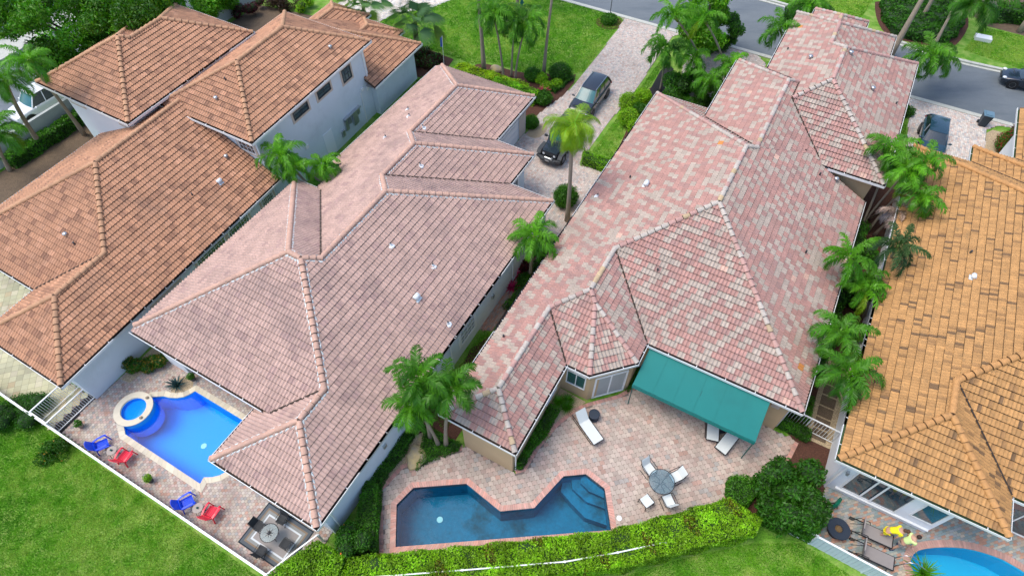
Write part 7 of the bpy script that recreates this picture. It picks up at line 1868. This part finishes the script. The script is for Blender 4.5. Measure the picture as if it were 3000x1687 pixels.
# black off-roader
def offroader(loc, rz):
    root = empty('parked_off_roader', loc, rz, 'black boxy off-roader with winch bumper under the coconut palm', 'off-roader'); pt = paint('paint_gloss_black', (.010, .016, .026)); bk = M['dark']
    def pr(name, mt, f_, **k): mb = MB(); f_(mb); return part(root, mb, name, mt, True, **k)
    pr('body', pt, lambda m_: (loft(m_, [[Vector((x, -w_, z0)), Vector((x, -w_ * 1.02, z1 - .08)), Vector((x, -w_ * .97, z1)), Vector((x, w_ * .97, z1)), Vector((x, w_ * 1.02, z1 - .08)), Vector((x, w_, z0))] for x, w_, z0, z1 in ((-2.0, .76, .62, 1.15), (.55, .78, .60, 1.17), (.60, .72, .60, 1.17), (1.95, .58, .62, 1.10))])))
    pr('bonnet', pt, lambda m_: loft(m_, [[Vector((x, -w_, z1)), Vector((x, -w_ * .93, z1 + .05)), Vector((x, 0, z1 + .075)), Vector((x, w_ * .93, z1 + .05)), Vector((x, w_, z1))] for x, w_, z1 in ((.62, .74, 1.16), (1.2, .67, 1.14), (1.93, .57, 1.09))]), smooth=False)
    pr('hard_top', bk, lambda m_: loft(m_, [[Vector((x, -w_, 1.16)), Vector((x, -w_ * .93, z1 - .04)), Vector((x, -w_ * .85, z1)), Vector((x, w_ * .85, z1)), Vector((x, w_ * .93, z1 - .04)), Vector((x, w_, 1.16))] for x, w_, z1 in ((-1.98, .76, 1.86), (-1.0, .76, 1.90), (.28, .76, 1.86))]))
    pr('windscreen', M['carglass_l'], lambda m_: m_.add([(.60, -.68, 1.20), (.60, .68, 1.20), (.31, .64, 1.82), (.31, -.64, 1.82)], [(0, 1, 2, 3)]), fix=False)
    pr('windscreen_frame', bk, lambda m_: (m_.bar((.61, -.72, 1.18), (.31, -.68, 1.86), .07), m_.bar((.61, .72, 1.18), (.31, .68, 1.86), .07), m_.bar((.61, -.72, 1.18), (.61, .72, 1.18), .06), m_.bar((.30, -.68, 1.86), (.30, .68, 1.86), .06)))
    for s_ in (-1, 1):
        pr('side_window', M['carglass'], lambda m_: m_.add([(-1.85, s_ * .775, 1.22), (.45, s_ * .775, 1.22), (.22, s_ * .735, 1.76), (-1.85, s_ * .735, 1.76)], [(0, 1, 2, 3)]), fix=False)
        pr('pillar', bk, lambda m_: [m_.bar((x, s_ * .79, 1.2), (x, s_ * .74, 1.8), .08, .03) for x in (-.35, -1.15)])
        pr('mirror', bk, lambda m_: (m_.box((.50, s_ * .98, 1.26), (.10, .22, .18)), m_.bar((.5, s_ * .76, 1.22), (.5, s_ * .9, 1.24), .04)))
        pr('headlight', M['lamp_clear'], lambda m_: m_.tube([(1.93, s_ * .42, .93), (1.985, s_ * .42, .93)], .095, 16))
        for x in (1.38, -1.32):
            def fend(m_):
                pts = [(x - .62, .60), (x - .48, .98), (x + .40, 1.02), (x + .62, .80)] if x > 0 else [(x - .60, .70), (x - .42, .98), (x + .42, .98), (x + .62, .62)]
                for i in range(3): m_.bar((pts[i][0], s_ * .83, pts[i][1]), (pts[i + 1][0], s_ * .83, pts[i + 1][1]), .30, .05)
            pr('fender', bk, fend)
            wheel(root, x, s_ * .78, .43, .29, s_, 6)
        pr('side_step', bk, lambda m_: m_.tube([(-.75, s_ * .80, .50), (.75, s_ * .80, .50)], .04, 8))
    pr('grille', M['black'], lambda m_: (m_.box((1.96, 0, .86), (.04, 1.02, .46)),))
    pr('grille_slot', M['dark'], lambda m_: [m_.box((1.99, -.24 + i * .08, .88), (.02, .035, .30)) for i in range(7)])
    pr('bumper', bk, lambda m_: (m_.box((2.12, 0, .58), (.26, 1.10, .22)), m_.bar((2.10, .5, .58), (1.95, .92, .62), .2, .18), m_.bar((2.10, -.5, .58), (1.95, -.92, .62), .2, .18)))
    pr('winch', M['metal'], lambda m_: (m_.tube([(2.14, -.24, .75), (2.14, .24, .75)], .07, 10), m_.box((2.14, .30, .76), (.16, .12, .16)), m_.box((2.27, 0, .62), (.03, .3, .08))))
    pr('spare_wheel', M['tyre'], lambda m_: m_.tube([(-2.02, 0, 1.05), (-2.26, 0, 1.05)], .42, 20))
    return root
offroader(W(32.45, -14.05, .026), ang(180))

# ================================================================ people on the golden house terrace
skin = mat('skin', (.50, .29, .20), .6, var=.05); hair_b = mat('hair_brown', (.10, .05, .025), .7); hair_d = mat('hair_dark', (.03, .015, .01), .7)
def skin_mesh(root, name, mt, joints, edges, radii, sub=2):
    me = bpy.data.meshes.new(name); me.from_pydata([tuple(j) for j in joints], edges, []); me.materials.append(mt)
    o = bpy.data.objects.new(name, me); col.objects.link(o); o.parent = root
    sk = o.modifiers.new('skin', 'SKIN'); sk.use_smooth_shade = True
    for i, r_ in enumerate(radii): me.skin_vertices[0].data[i].radius = r_ if hasattr(r_, '__len__') else (r_, r_)
    me.skin_vertices[0].data[0].use_root = True
    s_ = o.modifiers.new('sub', 'SUBSURF'); s_.levels = sub; s_.render_levels = sub
    return o
def person(loc, rz, label, shirt, bottom, hair, bend=0.0, sc=1.0, long_hair=False, stride=.15, arms=((.30, .2, .80), (.28, -.22, .85)), shoes=None):
    root = empty('person', loc, rz, label, 'person'); root.scale = (sc,) * 3
    q = Matrix.Rotation(bend, 3, 'Y'); hip = Vector((0, 0, .92))
    def up(p): return hip + q @ Vector(p)
    J = [hip, up((0, 0, .18)), up((0, 0, .38)), up((.0, 0, .52)), up((.02, 0, .60)), up((.04, 0, .68)), up((.04, 0, .80))]; E = [(0, 1), (1, 2), (2, 3), (3, 4), (4, 5), (5, 6)]
    Rr = [(.15, .12), (.13, .10), (.16, .11), (.12, .09), (.052, .052), (.085, .09), (.07, .075)]
    for s_, arm, fx in ((1, arms[0], stride), (-1, arms[1], -stride)):
        b = len(J); J += [up((0, s_ * .17, .50)), up((0, s_ * .17, .50)).lerp(Vector(arm), .5) + Vector((-.05, s_ * .05, -.03)), Vector(arm)]; E += [(3, b), (b, b + 1), (b + 1, b + 2)]; Rr += [.062, .045, .032]
        h_ = Vector(arm); d = (h_ - J[b + 1]).normalized(); J += [h_ + d * .07]; E += [(b + 2, b + 3)]; Rr += [(.038, .02)]
        for f_ in range(4): J.append(h_ + d * (.16 - .012 * abs(f_ - 1.5)) + Vector((0, (f_ - 1.5) * .020, -.012))); E.append((b + 3, len(J) - 1)); Rr.append(.009)
        J.append(h_ + d * .09 + Vector((0, -s_ * .045, 0))); E.append((b + 2, len(J) - 1)); Rr.append(.010)
        b = len(J); J += [Vector((0, s_ * .09, .86)), Vector((fx * .7 + .04, s_ * .10, .48)), Vector((fx, s_ * .11, .09)), Vector((fx + .05, s_ * .11, .035)), Vector((fx + .18, s_ * .12, .028))]
        E += [(0, b), (b, b + 1), (b + 1, b + 2), (b + 2, b + 3), (b + 3, b + 4)]; Rr += [.095, .062, .042, .04, .035]
    skin_mesh(root, 'body', skin, J, E, Rr)
    J2 = [up((0, 0, .02)), up((0, 0, .2)), up((0, 0, .38)), up((0, 0, .50)), up((0, .19, .49)), up((0, -.19, .49)), up((0, .19, .49)).lerp(Vector(arms[0]), .36), up((0, -.19, .49)).lerp(Vector(arms[1]), .36)]
    skin_mesh(root, 'shirt', shirt, J2, [(0, 1), (1, 2), (2, 3), (3, 4), (3, 5), (4, 6), (5, 7)], [(.18, .15), (.17, .14), (.19, .14), (.13, .11), .085, .085, .075, .075])
    J3 = [Vector((0, 0, .94)), Vector((stride * .3, .10, .78)), Vector((stride * .6 + .03, .11, .58)), Vector((-stride * .3, -.10, .78)), Vector((-stride * .6 + .03, -.11, .58))]
    skin_mesh(root, 'shorts', bottom, J3, [(0, 1), (1, 2), (0, 3), (3, 4)], [(.17, .15), .12, .10, .12, .10])
    mb = MB(); c = up((.015, 0, .77)); mb.ell(c, (.105, .095, .115), 14, 10)
    if long_hair: mb.ell(up((-.06, 0, .66)), (.07, .09, .13), 10, 8)
    mb.build('hair', hair, root, smooth=True)
    mb = MB(); f_ = up((.14, 0, .73)); mb.ell(f_, (.02, .014, .022), 8, 6); mb.build('nose', skin, root, smooth=True)
    for s_ in (1, -1):
        mb = MB(); mb.ell(up((.125, s_ * .032, .755)), (.010, .012, .008), 8, 6); mb.build('eye', M['black'], root)
        mb = MB(); mb.ell(Vector(((stride if s_ > 0 else -stride) + .06, s_ * .115, .035)), (.14, .055, .035), 10, 6); mb.build('shoe', shoes or M['dark'], root, smooth=True)
    return root
pY = uv_of(at(2614, 1555, .7)); pG = uv_of(at(2634, 1578, .7))
M['yellow'] = mat('yellow_cloth', (.80, .72, .01), .8); M['lime_cloth'] = mat('pale_green_cloth', (.62, .78, .30), .8); M['navy_cloth'] = mat('navy_cloth', (.01, .03, .12), .7)
person(W(pY[0] - .15, pY[1] - .25, .045), ang(75), 'person in yellow top and yellow shorts bending forward beside the grey lounger', M['yellow'], M['yellow'], hair_b, bend=R(60), sc=.98, long_hair=True, arms=((.45, .2, .55), (.40, -.2, .62)))
person(W(pG[0] - .15, pG[1] + .1, .045), ang(60), 'person in pale green shirt walking by the house wall', M['lime_cloth'], M['sling_grey'], hair_d, bend=R(22), sc=1.02, stride=.22, shoes=M['navy_cloth'])
